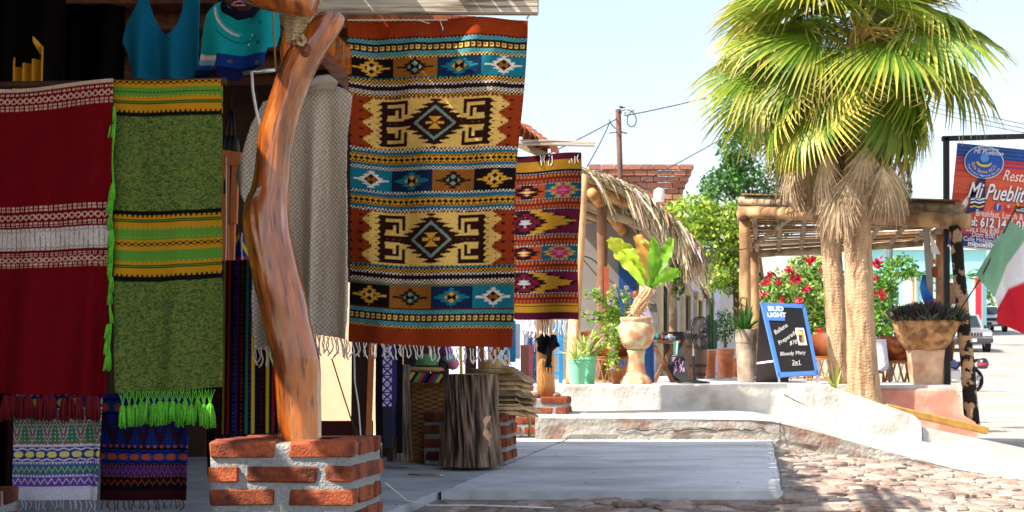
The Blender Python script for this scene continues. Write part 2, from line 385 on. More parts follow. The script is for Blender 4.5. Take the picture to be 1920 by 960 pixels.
# terrace wall with its sloping right end
mb = MB(); nu_ = 120; prof = []
def wtop(x): return float(np.interp(x, [-1, 2.0, 2.86, 2.95, 3.78, 3.84], [.452, .455, .468, .45, .165, .10]))
xsn = np.linspace(-.6, 3.84, nu_+1); vs = []; fs = []; nr = 9
for i, x in enumerate(xsn):
    zt = wtop(x); zb = float(np.interp(x, cx_, bz_))-.06
    f = lambda z: .008*noise.noise((x*4, z*6, 2))+.004*noise.noise((x*17, z*17, 5))
    col = [(13.5+f(zb+(zt-zb)*t), zb+(zt-zb)*t-(.0 if t < 1 else .012)) for t in (0, .2, .4, .6, .8, 1.0)]
    col += [(13.515+f(0), zt+.002*noise.noise((x*9, 0, 0))), (13.68, zt), (13.7, zb)]
    vs += [(x, y, z) for y, z in col]
for i in range(nu_):
    for k in range(nr-1): fs.append((i*nr+k, (i+1)*nr+k, (i+1)*nr+k+1, i*nr+k+1))
fs += [tuple(range(nr)), tuple(nu_*nr+k for k in range(nr-1, -1, -1))]
mb.add(vs, fs)
tag(mb.build('terrace_wall', m_white, smooth=False), 'low whitewashed terrace wall sloping down at its right end', 'wall')
mb = MB(); mb.box((1.1, 19.7, .2), (3.6, 12.0, .48)); mb.box((3.65, 20.1, .195), (1.54, 11.2, .47)); mb.box((3.2, 14.1, -.05), (1.3, .82, .3)); tag(mb.build('terrace_floor', m_conc), kind='structure')
mb = MB(); z1 = .397
x0, x1 = 2.92, 4.47
mb.add([(x0, 14.42, -.3), (x1+.22, 14.36, -.3), (x1+.16, 14.38, .06), (x1+.03, 14.40, .14), (x1-.02, 14.42, z1-.02), (x0, 14.42, z1-.02), (x0, 14.45, z1), (x1-.04, 14.45, z1), (x1-.04, 15.9, z1), (x0, 15.9, z1), (x1, 15.9, -.3), (x1+.02, 14.8, .1)],
       [(0, 1, 2, 3, 4, 5), (5, 4, 7, 6), (6, 7, 8, 9), (4, 3, 11, 8, 7), (3, 2, 11), (2, 1, 10, 11), (11, 10, 8)])
tag(mb.build('pink_planter_wall', m_pink), 'pink plastered low wall carrying the stone bowl planter', 'wall')
# upper pavement beyond the wall's end
mb = MB()
q = [(3.80, 13.55), (4.4, 13.52), (5.2, 13.48), (5.75, 13.6), (5.45, 17.2), (4.6, 17.4), (3.80, 14.6)]
zz = [.07, -.06, -.22, -.34, -.26, -.05, .07]
vs = [(x, y, z) for (x, y), z in zip(q, zz)]+[(x, y-(.02 if y < 13.7 else 0), -.6) for (x, y), z in zip(q, zz)]
mb.add(vs, [(0, 1, 2, 3, 4, 5, 6)]+[(i+7, (i+1) % 7+7, (i+1) % 7, i) for i in range(7)])
tag(mb.build('pavement', m_walk), kind='structure')
mb = MB(); mb.beam(P(1660, 764, 13.78), P(1852, 808, 14.0), .05, .075, bev=.012)
tag(mb.build('yellow_plank', M('yellow_paint_wood', S(190, 142, 70), .8, .2, 10, .3, col2=S(160, 110, 60), mixscale=7, mixlo=.55, mixhi=.7)), 'yellow painted plank lying down the slope beside the white wall', 'plank')
# ------------------------------------------------------------------ brick piers
def brick_mesh(L, W, H, k):
    m = MB(); m.box((0, 0, 0), (L, W, H), bev=.007)
    m.v = [tuple(Vector(v)+Vector([random.uniform(-.0035, .0035) for _ in range(3)])) for v in m.v]
    me = m.mesh('brick'); me.materials.append(m_brick); return me
BH = .060
FULL = [brick_mesh(.235, .115, BH, k) for k in range(4)]; HALF = [brick_mesh(.112, .115, BH, k) for k in range(4)]
HEAD = HALF
def pier(name, label, corner, W, D, courses, pitch, yaw, ztop, group):
    """corner = front right corner (x, y); front edge runs to -x, depth along yaw"""
    t = thing(name, label, 'pier', (corner[0], corner[1], ztop-courses*pitch), 0, group)
    dx, dy = math.sin(yaw), math.cos(yaw); C0 = Vector((corner[0], corner[1], 0))
    def q(s, d, z): return (C0.x-s+dx*d, C0.y+dy*d, z)       # s along front to left, d depth
    mb = MB(); z0 = ztop-courses*pitch; z1 = ztop-.012; e = .007; nn = 14
    vs = []; fs = []
    ring = [q(W-(W-2*e)*i/nn-e, e, 0) for i in range(nn)]+[q(e, e+(D-2*e)*i/nn, 0) for i in range(nn)]+[q(e+(W-2*e)*i/nn, D-e, 0) for i in range(nn)]+[q(W-e, D-e-(D-2*e)*i/nn, 0) for i in range(nn)]
    R = len(ring); nz = courses*4; cxm, cym = q(W/2, D/2, 0)[:2]
    for j in range(nz+1):
        z = z0+(z1-z0)*j/nz
        for (x, y, _) in ring:
            k = 1+.014*noise.noise((x*23, y*23, z*31))-.008
            vs.append((cxm+(x-cxm)*k, cym+(y-cym)*k, z+(.006*noise.noise((x*20, y*20, 0)) if j == nz else 0)))
    fs = [(j*R+i, j*R+(i+1) % R, (j+1)*R+(i+1) % R, (j+1)*R+i) for j in range(nz) for i in range(R)]
    fs.append(tuple(nz*R+i for i in range(R)))
    mb.add(vs, fs); mb.build('mortar', m_mortar, t, smooth=True)
    for c in range(courses):
        z = ztop-pitch*c-BH/2-.002
        Wm = W
        def put(s, d, L, alongfront):
            me = random.choice(FULL if L > .15 else HALF); base = .235 if L > .15 else .112
            inst('brick', me, t, q(s, d, z+random.uniform(-.003, .003)), (random.uniform(-.012, .012), random.uniform(-.012, .012), (0 if alongfront else math.pi/2)-yaw*(0 if alongfront else 1)+random.uniform(-.015, .015)), (L/base, 1, 1))
        if c % 2 == 0:   # two stretchers in front, headers/stretchers on the sides
            g = W-2*.235
            put(.1175, .0575, .235, True); put(W-.1175, .0575, .235, True)
            put(.1175, D-.0575, .235, True); put(W-.1175, D-.0575, .235, True)
            mid = D-2*.115-.036
            if mid > .08:
                for sx in (.0575, W-.0575): put(sx, D/2, mid, False)
        else:
            put(W/2, .0575, W-2*.115-.04, True); put(W/2, D-.0575, W-2*.115-.04, True)
            hl = (D-.018)/2
            for sx in (.0575, W-.0575):
                put(sx, hl/2, hl, False); put(sx, D-hl/2, hl, False)
    return t
YAW = math.atan(.165)
Zt = .72-(828-HY)*5.22/F
pier('brick_pier', 'brick pier nearest the camera carrying the polished curved tree trunk', ((659-CX)*5.22/F, 5.22), .524, .46, 5, .0865, YAW, Zt, 'brick piers')
pier('brick_pier', 'brick pier half hidden behind the bark stump with palm leaf hats on top', ((951-CX)*9.5/F, 9.5), .56, .42, 4, .0865, YAW, .352, 'brick piers')
pier('brick_pier', 'farthest brick pier under the short varnished post with black scarf', ((1062-CX)*12.7/F, 12.7), .52, .40, 4, .0865, YAW, .36, 'brick piers')
pier('brick_pier', 'brick pier cut off at the bottom left corner of the picture', ((-68-CX)*5.0/F, 5.0), .524, .4, 3, .0865, YAW, .236, 'brick piers')

# dry leaves and grit lying about
lt = MB(); r = random.Random(77)
for k in range(420):
    Y_ = r.uniform(6.6, 12.3); X_ = r.uniform(-.5, 4.2); on = rowX(Y_)+.05 < X_ < slabX(Y_) and Y_ > 7.7
    if r.random() < .5: X_ = slabX(Y_)+r.uniform(-.06, .12) if r.random() < .6 else rowX(Y_)+r.uniform(-.04, .05)
    on = X_ < slabX(Y_) and Y_ > 7.7; z = .008 if on or X_ < rowX(Y_) else sz(X_, Y_)+.02
    s_ = r.uniform(.004, .013); a = r.uniform(0, 6.28); c, d = math.cos(a)*s_, math.sin(a)*s_; q = r.choice((S(96, 80, 62), S(130, 104, 74), S(70, 62, 56), S(150, 140, 126)))
    lt.add([(X_-c, Y_-d, z), (X_+d*.4, Y_-c*.4, z+s_*.3), (X_+c, Y_+d, z+.001), (X_-d*.4, Y_+c*.4, z+s_*.25)], [(0, 1, 2, 3)], q)
tag(lt.build('leaf_litter', m_attr), 'scattered dry leaf bits and grit on the slab and stones', 'litter', kind='stuff')

m_crk = M('crack_dirt', S(64, 54, 46), .95, .3, 40, .2); r = random.Random(4)
def crack(lab, pts): tag(MB().tube(pts, [r.uniform(.002, .006) for _ in pts], 5).build('crack', m_crk), lab, 'crack')
crack('long wavy crack along the plastered kerb', [(.9+.035*k, 12.462, .085+.03*noise.noise((k*.35, 2, 0))+.02*noise.noise((k*1.3, 5, 0))) for k in range(38)])
crack('forked crack in the kerb near the start of the ramp', [(2.32+.02*noise.noise((k*.9, 1, 3)), 12.455, .15-.018*k) for k in range(9)])
crack('vertical joint at the low end of the white wall', [(3.846+.012*noise.noise((k*.8, 1, 3)), 13.50, .05-.014*k) for k in range(9)])
crack('fine crack across the white wall below the menu board', [(2.55+.05*k, 13.493+.002*k, .36-.025*k+.02*noise.noise((k*.9, 4, 3))) for k in range(6)])
gv = MB()
for k in range(420):
    X_ = r.uniform(.6, 4.2); Y_ = 12.43-abs(r.gauss(0, .05)); s_ = r.uniform(.004, .014); z = (0.004 if X_ < slabX(Y_) else sz(X_, Y_)+.012); q = r.choice((S(150, 138, 122), S(120, 104, 90), S(170, 160, 146)))
    gv.add([(X_+s_, Y_, z), (X_, Y_+s_, z), (X_-s_, Y_, z), (X_, Y_-s_, z), (X_, Y_, z+s_*.9)], [(0, 1, 4), (1, 2, 4), (2, 3, 4), (3, 0, 4)], q)
tag(gv.build('gravel', m_attr), 'loose gravel along the foot of the kerb', 'gravel', kind='stuff')
# ------------------------------------------------------------------ market stall: roof, walls
RZT = 2.72
def eX(Y): return -.92+.174*(Y-6.54)
rf = thing('stall_roof', 'plank roof of the textile stall with bare rafters underneath', 'roof', (eX(6), 6, RZT))
pw = .15
for k in range(46):
    s0 = .08+k*pw; segs = [-3.0, 1.0, 3.75, 4.7, 5.2, 8.0, 11.0]
    for a, b in zip(segs[:-1], segs[1:]):
        s1 = s0+pw-.002
        if a == 3.75 and k in (9, 11): continue                       # missing boards: dapples on the near pier
        if a == 4.7 and k in (3, 4): continue
        mb = MB(); z = RZT+random.uniform(0, .008)+.02*k*pw*0
        q = [(eX(a)-s1, a+.004), (eX(a)-s0, a+.004), (eX(b)-s0, b-.004), (eX(b)-s1, b-.004)]
        mb.add([(x, y, z) for x, y in q]+[(x, y, z+.022) for x, y in q], [(3, 2, 1, 0), (4, 5, 6, 7), (0, 1, 5, 4), (1, 2, 6, 5), (2, 3, 7, 6), (3, 0, 4, 7)])
        mb.build('plank', m_redw, rf)
y = 7.25
while y < 10.85:                                                      # uneven eave boards
    w_ = random.uniform(.12, .5); L = random.uniform(.04, .16); mb = MB()
    mb.box((eX(y+w_/2)-.08+L/2, y+w_/2, RZT+.01), (L+.1, w_, .016)); mb.build('eave_shade_board', m_redw, rf)
    if random.random() < .8:
        for _ in range(5):
            yy_ = y+random.uniform(0, w_); l2 = random.uniform(.1, .34)
            MB().beam((eX(yy_)-.1, yy_, RZT+.03), (eX(yy_)-.02+l2, yy_+random.uniform(-.1, .12), RZT+.03), .03, .006).build('eave_strip', m_redw, rf)
    y += w_+random.uniform(.02, .06)
for a_, b_, c_, d_ in ((-.09, .13, 2.0, 7.2), (.32, .37, 5.6, 7.0), (.385, .45, 5.7, 7.2), (.47, .52, 5.9, 7.1), (.55, .59, 5.8, 6.8), (.13, .24, 2.0, 5.9)):  # unseen boards added above the large rug to shape its sun patch
    q = [(eX(c_)+a_, c_), (eX(c_)+b_, c_), (eX(d_)+b_, d_), (eX(d_)+a_, d_)]; zz_ = RZT+.045+.03*(a_+b_)
    MB().add([(x, y, zz_) for x, y in q]+[(x, y, zz_+.018) for x, y in q], [(3, 2, 1, 0), (4, 5, 6, 7), (0, 1, 5, 4), (1, 2, 6, 5), (2, 3, 7, 6), (3, 0, 4, 7)]).build('eave_shade_board', m_redw, rf)
for yv in (5.6, 6.9, 7.7, 8.3, 8.9, 9.5, 10.05):
    r = MB(); r.tube([(eX(yv)-6.5, yv, RZT-.06), (eX(yv)-3, yv+.03, RZT-.055), (eX(yv)+.02, yv, RZT-.06)], [.05, .055, .045], 10)
    r.build('rafter', m_redw, rf, smooth=True)
for xo in (-.55, -2.2):
    r = MB(); r.beam((eX(5.6)+xo, 5.6, RZT-.17), (eX(11)+xo, 11.0, RZT-.17), .12, .14, bev=.01); r.build('purlin', m_redw, rf)
for x_, yv in ((-.35, 11.4), (.1, 11.8)):
    pass
BY = 10.32
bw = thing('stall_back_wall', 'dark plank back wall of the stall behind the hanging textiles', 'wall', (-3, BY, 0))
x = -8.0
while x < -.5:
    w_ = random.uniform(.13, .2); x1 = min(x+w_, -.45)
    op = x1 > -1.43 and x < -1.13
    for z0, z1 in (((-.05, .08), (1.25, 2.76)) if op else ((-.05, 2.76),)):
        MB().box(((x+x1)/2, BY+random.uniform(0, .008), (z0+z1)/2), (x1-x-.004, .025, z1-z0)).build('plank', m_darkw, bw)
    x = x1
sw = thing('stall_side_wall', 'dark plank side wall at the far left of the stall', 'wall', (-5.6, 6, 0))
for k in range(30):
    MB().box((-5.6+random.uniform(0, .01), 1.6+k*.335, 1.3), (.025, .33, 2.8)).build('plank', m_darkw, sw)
# near-black cloths standing in for the stall's dark depth, and a rust cloth
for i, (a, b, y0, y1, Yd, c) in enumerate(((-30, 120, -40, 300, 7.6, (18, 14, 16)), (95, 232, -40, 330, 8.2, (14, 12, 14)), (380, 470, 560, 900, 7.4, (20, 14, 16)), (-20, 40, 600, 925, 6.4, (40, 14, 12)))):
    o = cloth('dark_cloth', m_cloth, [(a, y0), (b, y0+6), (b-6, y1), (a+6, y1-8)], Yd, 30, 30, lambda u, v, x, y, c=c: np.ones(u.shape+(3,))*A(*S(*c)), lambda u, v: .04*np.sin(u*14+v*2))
    tag(o, ['near black sheet added to darken the upper left of the stall', 'near black sheet added to darken the space beside the blue top', 'near black sheet filling the gap low behind the polished trunk', 'dark rust cloth at the left edge below the maroon blanket'][i], 'cloth')
# clay tile eave seen past the rug
te = thing('tile_eave', 'row of orange clay roof tiles beyond the right edge of the large rug', 'roof', P(1000, 265, 12.6))
for k in range(6):
    c = P(972+k*10, 240+k*7.5, 12.5+k*.05); r = MB()
    vs = []; n = 8
    for j, yo in enumerate((-.02, .42)):
        for i in range(n+1):
            a = math.pi*i/n; vs.append((c.x+.055*math.cos(a)+yo*.2, c.y+yo, c.z-.02+.075*math.sin(a)+.1*yo))
    vs += [(v[0], v[1], v[2]-.014) for v in vs]
    m2 = 2*(n+1); fs = [(i, i+1, n+2+i, n+1+i) for i in range(n)]+[(m2+n+1+i, m2+n+2+i, m2+i+1, m2+i) for i in range(n)]+[(m2+i, m2+i+1, i+1, i) for i in range(n)]
    r.add(vs, fs); r.build('roof_tile', m_terra, te, smooth=True)
MB().beam(P(955, 262, 12.75), P(1040, 300, 12.75), .05, .06).build('batten', m_wood, te)
# peach wall glimpsed under the poncho
tag(MB().box((-2.2, 15.0, .55), (2.4, .12, 2.2)).build('peach_wall', M('peach_plaster', S(236, 196, 160), .9, .06, 8, .2)), 'sunlit peach coloured wall glimpsed below the grey poncho', 'wall')
tag(MB().box((-1.3, BY-.06, .16), (.62, .03, .2)).beam((-1.48, BY-.06, .1), (-1.48, BY-.06, 1.2), .14, .03).beam((-1.08, BY-.06, .1), (-1.08, BY-.06, 1.2), .12, .03).build('window_surround', M('maroon_wood', S(92, 30, 26), .7, .2, 9, .2)), 'dark maroon frame round the opening to the peach wall', 'window frame')
# ------------------------------------------------------------------ polished trunk post
YT = 5.46
tp = [(826, 522, 604), (815, 522, 603), (790, 521, 602), (740, 517, 600), (700, 515, 601), (670, 510, 600), (640, 502, 593), (600, 492, 582), (570, 485, 577), (540, 477, 570), (510, 471, 562), (480, 466, 555), (455, 461, 549), (430, 457, 544), (405, 455, 541), (385, 456, 540), (370, 462, 541), (355, 470, 542), (335, 475, 543), (300, 479, 546), (270, 482, 549), (240, 486, 554), (210, 497, 562), (180, 507, 573), (150, 516, 584), (125, 524, 597), (100, 534, 612), (80, 549, 625), (62, 563, 636), (46, 576, 645), (34, 588, 648), (26, 598, 640)]
tk = thing('tree_trunk_post', 'polished honey brown crooked tree trunk standing on the nearest brick pier', 'post', P(562, 826, YT))
mb = MB(); n = 88; vs = []; fs = []; tcs = []; ys_ = [t[0] for t in tp][::-1]; Ls = [t[1] for t in tp][::-1]; Rs = [t[2] for t in tp][::-1]
yl = np.linspace(828, 26, 165); Rn = len(yl)
for i, yv in enumerate(yl):
    l = np.interp(yv, ys_, Ls); r = np.interp(yv, ys_, Rs); c = P((l+r)/2, yv, YT); w_ = (r-l)/2*YT/F
    for k in range(n):
        a = 2*math.pi*k/n
        f = 1+.05*noise.noise((math.cos(a)*1.6, math.sin(a)*1.6, yv*.012))+.035*noise.noise((math.cos(a)*4, math.sin(a)*4, yv*.006))
        if 340 < yv < 480: f += .05*noise.noise((math.cos(a)*5, math.sin(a)*5, yv*.012+7))*math.sin((yv-340)/140*math.pi)
        vs.append((c.x+w_*f*math.cos(a), c.y+w_*.95*f*math.sin(a), c.z))
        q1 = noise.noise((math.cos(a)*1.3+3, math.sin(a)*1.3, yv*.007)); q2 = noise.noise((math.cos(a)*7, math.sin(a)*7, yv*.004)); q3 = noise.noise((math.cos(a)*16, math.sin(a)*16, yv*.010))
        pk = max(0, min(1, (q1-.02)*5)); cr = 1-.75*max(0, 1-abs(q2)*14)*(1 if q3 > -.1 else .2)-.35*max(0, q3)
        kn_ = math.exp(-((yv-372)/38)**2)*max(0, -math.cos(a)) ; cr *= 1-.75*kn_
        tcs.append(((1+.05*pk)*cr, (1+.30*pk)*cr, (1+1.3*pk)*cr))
fs = [(i*n+k, i*n+(k+1) % n, (i+1)*n+(k+1) % n, (i+1)*n+k) for i in range(Rn-1) for k in range(n)]+[tuple((Rn-1)*n+k for k in range(n))]
mb.add(vs, fs, tcs)
m_trunk = M('varnished_trunk', S(200, 108, 36), .26, .4, 5, .5, stretch=(7, 7, 1.0), bscale=9, col2=S(128, 56, 16), mixscale=2.6, mixlo=.42, mixhi=.62, coat=.8, dist=.012, spec=.5)
m_trunk2 = M('varnished_trunk_worn', S(190, 100, 31), .18, .26, 6, .3, stretch=(6, 6, 1.2), bscale=8, col2=S(126, 56, 16), mixscale=2.2, mixlo=.42, mixhi=.66, coat=1.0, dist=.012, spec=.5, attr=True)
mb.build('trunk', m_trunk2, tk, smooth=True)
mb = MB(); mb.tube([P(556, 150, YT+.02), P(552, 95, YT+.01), P(560, 40, YT), P(575, -20, YT)], [.06, .055, .05, .05], 20); mb.build('branch', m_trunk, tk, smooth=True)
mb = MB()
for r_, dz in ((.022, 0), (.015, .006), (.008, .008)):
    pass
kn = P(573, 94, YT-.078); mb.lathe([(.022, 0), (.02, .006), (.013, .004), (.011, .009), (.001, .01)], (0, 0, 0), 16)
mb.v = [(kn.x+v[0], kn.y-v[2], kn.z+v[1]*1.2) for v in mb.v]; mb.build('knot', M('knot_wood', S(120, 66, 40), .4, .3, 40, .4), tk, smooth=True)
mb = MB(); mb.tube([P(552, 76, YT-.06), P(549, 84, YT-.10)], [.011, .011], 10); mb.build('peg', m_trunk, tk, smooth=True)
# round beam over the trunk, rope lashing
tag(MB().tube([P(430, -40, 5.5), P(500, -14, 5.36), P(560, 0, 5.3), P(586, 6, 5.28)], [.06, .065, .062, .048], 20).build('round_beam', m_trunk, smooth=True), 'round varnished beam end lashed to the top of the trunk', 'beam')
rp = thing('rope_lashing', 'twisted hemp rope wound round the top of the polished trunk', 'rope', P(550, 60, YT-.05))
m_rope = M('hemp_rope', S(190, 168, 132), .95, .3, 90, .6, attr=True)
def rope(pts, r, parent, name='rope_turn'):
    pts = [Vector(p) for p in pts]; fine = []
    for i in range(len(pts)-1):
        for t in np.linspace(0, 1, 9)[:-1]: fine.append(pts[i].lerp(pts[i+1], t))
    fine.append(pts[-1]); mb = MB(); ds = 0; off = [[], [], []]
    for i, p in enumerate(fine):
        if i: ds += (p-fine[i-1]).length
        t = (fine[min(i+1, len(fine)-1)]-fine[max(i-1, 0)]).normalized(); a = t.orthogonal().normalized()
        a = (Vector((0, -1, .2))-t*Vector((0, -1, .2)).dot(t)).normalized(); b = t.cross(a)
        for k in range(3):
            an = ds/(r*5)*2*math.pi+k*2.094; off[k].append(p+(a*math.cos(an)+b*math.sin(an))*r*.5)
    for k in range(3): mb.tube(off[k], r*.58, 5, col=(.9+.1*k, .9+.1*k, .9+.1*k))
    return mb.build(name, m_rope, parent, smooth=True)
for k in range(8):
    yv = 30+k*6.5; xl, xr = 534+k*.8, 580-k*3.2
    rope([P(xl, yv+2, YT), P(xl+1, yv, YT-.05), P((xl+xr)/2, yv+3+random.uniform(-1, 1), YT-.085), P(xr, yv+5, YT-.05), P(xr+1, yv+4, YT)], .0085, rp)
for k in range(4):
    rope([P(562+k*5, 42, YT-.07), P(570+k*6, 24, YT-.085), P(578+k*7.5, 2, YT-.08), P(584+k*8, -24, YT-.05)], .0085, rp)
rope([P(556, 80, YT-.09), P(566, 84, YT-.09), P(572, 76, YT-.09), P(566, 66, YT-.09)], .008, rp)
# plank that carries the big rug, pole that carries the blankets
tag(MB().beam(P(560, 4, 6.6), P(1010, 6, 6.6), .05, .105, bev=.006).build('hanging_beam', m_greyw), 'weathered plank jutting out above the large rug', 'beam')
tag(MB().beam(P(640, 36, 6.78), P(890, 44, 6.9), .05, .06).build('varnished_batten', m_trunk), 'varnished batten just above the top edge of the large rug', 'beam')
tag(MB().beam(P(590, 60, 6.3), P(668, 150, 6.9), .1, .12, bev=.01).build('brace', m_trunk), 'short varnished brace between the trunk and the large rug', 'brace')
tag(MB().tube([P(-60, 160, 5.68), P(180, 157, 5.68), P(424, 152, 5.68)], .014, 10).build('blanket_pole', m_darkw, smooth=True), 'thin pole from which the maroon and green blankets hang', 'pole')
tag(MB().tube([P(455, 137, 5.9), P(516, 131, 5.9)], .009, 8).build('steel_rod', m_chrome, smooth=True), 'short grey steel rod left of the trunk', 'rod')
# ------------------------------------------------------------------ textiles: painters
def saw(t): return np.abs((t % 1)-.5)*2
def put(a, m, c): a[m] = A(*c) if len(np.shape(c)) == 1 else c
K = dict(rust=S(150, 56, 22), blk=S(26, 18, 20), cream=S(234, 188, 98), teal=S(36, 118, 130), navy=S(22, 42, 72), ochre=S(150, 92, 34), gold=S(222, 158, 48),
         brown=S(50, 24, 20), sage=S(120, 142, 124), white=S(228, 216, 196), aqua=S(104, 160, 156), rustd=S(130, 50, 30))
def base(u, c): return np.ones(u.shape+(3,))*A(*c)
def diam(a, x, y, cx, cy, w, h, layers, ser=.16, p=6.0):
    d = np.abs(x-cx)/w+np.abs(y-cy)/h+ser*saw(y/p)-ser*.5
    for f, c in layers: put(a, d < f, c)
def smalldiam(a, x, y, cx, cy, out, mid, ins, halo=None):
    sp = (np.abs(y-cy) < 1.6) & (np.abs(x-cx) < 34); put(a, sp & (np.abs(x-cx) > 22), out)
    if halo is not None: diam(a, x, y, cx, cy, 30, 17, [(1, halo)], .35, 6)
    diam(a, x, y, cx, cy, 24, 18, [(1, out)], .35, 6)
    diam(a, x, y, cx, cy, 14, 11, [(1, mid)], 0)
    dx, dy = np.abs(x-cx), np.abs(y-cy)
    put(a, (dx < 8) & (dy < 6) & (dx*.75 > dy-1.5), ins)
def rug1(u, v, px, py):
    x = u*320; y = 35+v*620; a = base(u, K['rust'])
    chk = ((np.floor(x/3.4)+np.floor(y/3.0)) % 2) < 1
    def band(y0, y1, c): m = (y >= y0) & (y < y1); put(a, m, c); return m
    def dots(y0, y1, c1, c2):
        m = (y >= y0) & (y < y1); put(a, m, c2); put(a, m & chk, c1)
    def sqrow(y0, y1):
        band(y0, y1, K['blk']); yc = (y0+y1)/2
        put(a, (np.abs(y-yc) < 4) & ((x % 11) < 8), K['cream']); put(a, (np.abs(y-yc) < 1.6) & (((x % 11)-4)**2 < 3), K['blk'])
        put(a, (np.abs(y-yc) < 4.5) & ((x % 11) < 1.5), K['ochre'])
    def stripeA(y0):    # teal/dark/cream squares/teal
        dots(y0, y0+4, K['blk'], K['rustd']); dots(y0+4, y0+12, K['aqua'], K['teal']); sqrow(y0+12, y0+27); dots(y0+27, y0+35, K['aqua'], K['teal']); dots(y0+35, y0+39, K['cream'], K['blk'])
    def stripeB(y0):
        band(y0, y0+4, K['teal']); put(a, (y >= y0) & (y < y0+4) & ((x % 10) < 3), K['blk'])
        dots(y0+4, y0+12, K['gold'], K['blk']); dots(y0+12, y0+17, K['white'], K['blk']); band(y0+17, y0+24, K['brown']); put(a, (y >= y0+18) & (y < y0+23) & ((x % 8) < 4), K['blk'])
        dots(y0+24, y0+32, K['white'], K['blk']); dots(y0+32, y0+36, K['gold'], K['blk']); band(y0+36, y0+39, S(70, 110, 100))
    def stripeC(y0):
        dots(y0, y0+6, K['white'], K['blk']); band(y0+6, y0+11, S(30, 104, 130)); dots(y0+11, y0+15, K['gold'], K['blk']); band(y0+15, y0+25, K['gold'])
        put(a, (np.abs(y-y0-20) < 4) & (saw(x/11)*4 > np.abs(y-y0-20)), K['blk']); dots(y0+25, y0+29, K['gold'], K['blk']); band(y0+29, y0+34, S(30, 104, 130)); dots(y0+34, y0+40, K['white'], K['blk'])
    def panels(y0, y1, order):
        for i, kx in enumerate(order):
            m = (y >= y0) & (y < y1) & (x >= i*80) & (x < i*80+80); c = {'k': K['blk'], 'o': K['ochre'], 'n': K['navy'], 't': S(28, 116, 134)}[kx]; put(a, m, c)
            cxx, cyy = i*80+40, (y0+y1)/2; b = a.copy()
            if kx == 'k': smalldiam(b, x, y, cxx, cyy, K['gold'], K['blk'], K['cream'])
            if kx == 'o': smalldiam(b, x, y, cxx, cyy, K['brown'], K['sage'], K['blk'])
            if kx == 'n': smalldiam(b, x, y, cxx, cyy, K['teal'], K['gold'], K['blk'], S(30, 110, 130))
            if kx == 't': smalldiam(b, x, y, cxx, cyy, K['white'], K['brown'], K['ochre'])
            a[m] = b[m]
    def big(y0, y1):
        cy = (y0+y1)/2; m = (y >= y0) & (y < y1); b = base(u, K['cream']); dx = np.abs(x-160); dy = np.abs(y-cy); sc = (y1-y0)/104
        zig = 22*np.floor(saw((y-y0)/34/sc+.5)*5)/5
        rs = dx > 118+zig; put(b, rs, K['rust'])
        put(b, rs & (dx > 134) & (((y-y0) % 17) > 7) & (((y-y0) % 17) < 11) & (np.abs(((dx+4) % 22)-11) < 4), K['brown'])
        put(b, (((y-y0) % 12) < 1.5) & (dx > 50) & (dx < 112) & (saw(x/40) > .25), K['brown'])
        put(b, (((y-y0) % 10) < 2) & (np.abs(dx-124) < 1.8), K['brown'])
        col_ = (dx > 92-0*x) & (dx < 100+7*saw((y-y0)/11)) & (dy < 46*sc); put(b, col_, K['brown'])
        r = lambda a0, a1, b0, b1, c: put(b, (dx >= a0) & (dx < a1) & (dy >= b0*sc) & (dy < b1*sc), c)
        r(52, 100, 11, 46, K['brown']); r(58, 90, 4, 39, K['cream']); r(64, 90, 11, 33, K['brown']); r(70, 90, 11, 27, K['cream']); r(76, 90, 18, 27, K['brown']); r(52, 58, 4, 18, K['cream'])
        put(b, (dy < 6*sc) & (dx < 100), K['brown']); put(b, (dy < 1.2) & ((x % 12) < 4) & (dx > 46) & (dx < 92), K['ochre'])
        diam(b, x, y, 160, cy, 62, 50*sc, [(1, K['brown'])], .3, 9)
        diam(b, x, y, 160, cy, 40, 36*sc, [(1, K['sage'])], 0); diam(b, x, y, 160, cy, 33, 29*sc, [(1, K['brown'])], 0)
        hg = (dx < 17) & (dy < 13*sc) & ((dx < 4+dy*.7) | (dy < 3)); put(b, hg, K['gold']); put(b, (dx < 14) & (dy < 11*sc) & (np.abs(dx-dy*.9-2) < 1.3), K['brown'])
        a[m] = b[m]; put(a, (y >= y0-2) & (y < y0+2) & ((x % 9) < 5), K['rust']); put(a, (y >= y1-2) & (y < y1+2) & ((x % 9) < 5), K['rust'])
    stripeA(65); panels(104, 140, 'kont'); stripeB(140); big(179, 276); stripeC(276); panels(316, 356, 'tnok'); stripeC(356)
    big(396, 500); stripeB(500); panels(539, 580, 'kont'); stripeA(580)
    return a*(1+.10*rng.normal(size=u.shape+(1,))).clip(.6, 1.4)
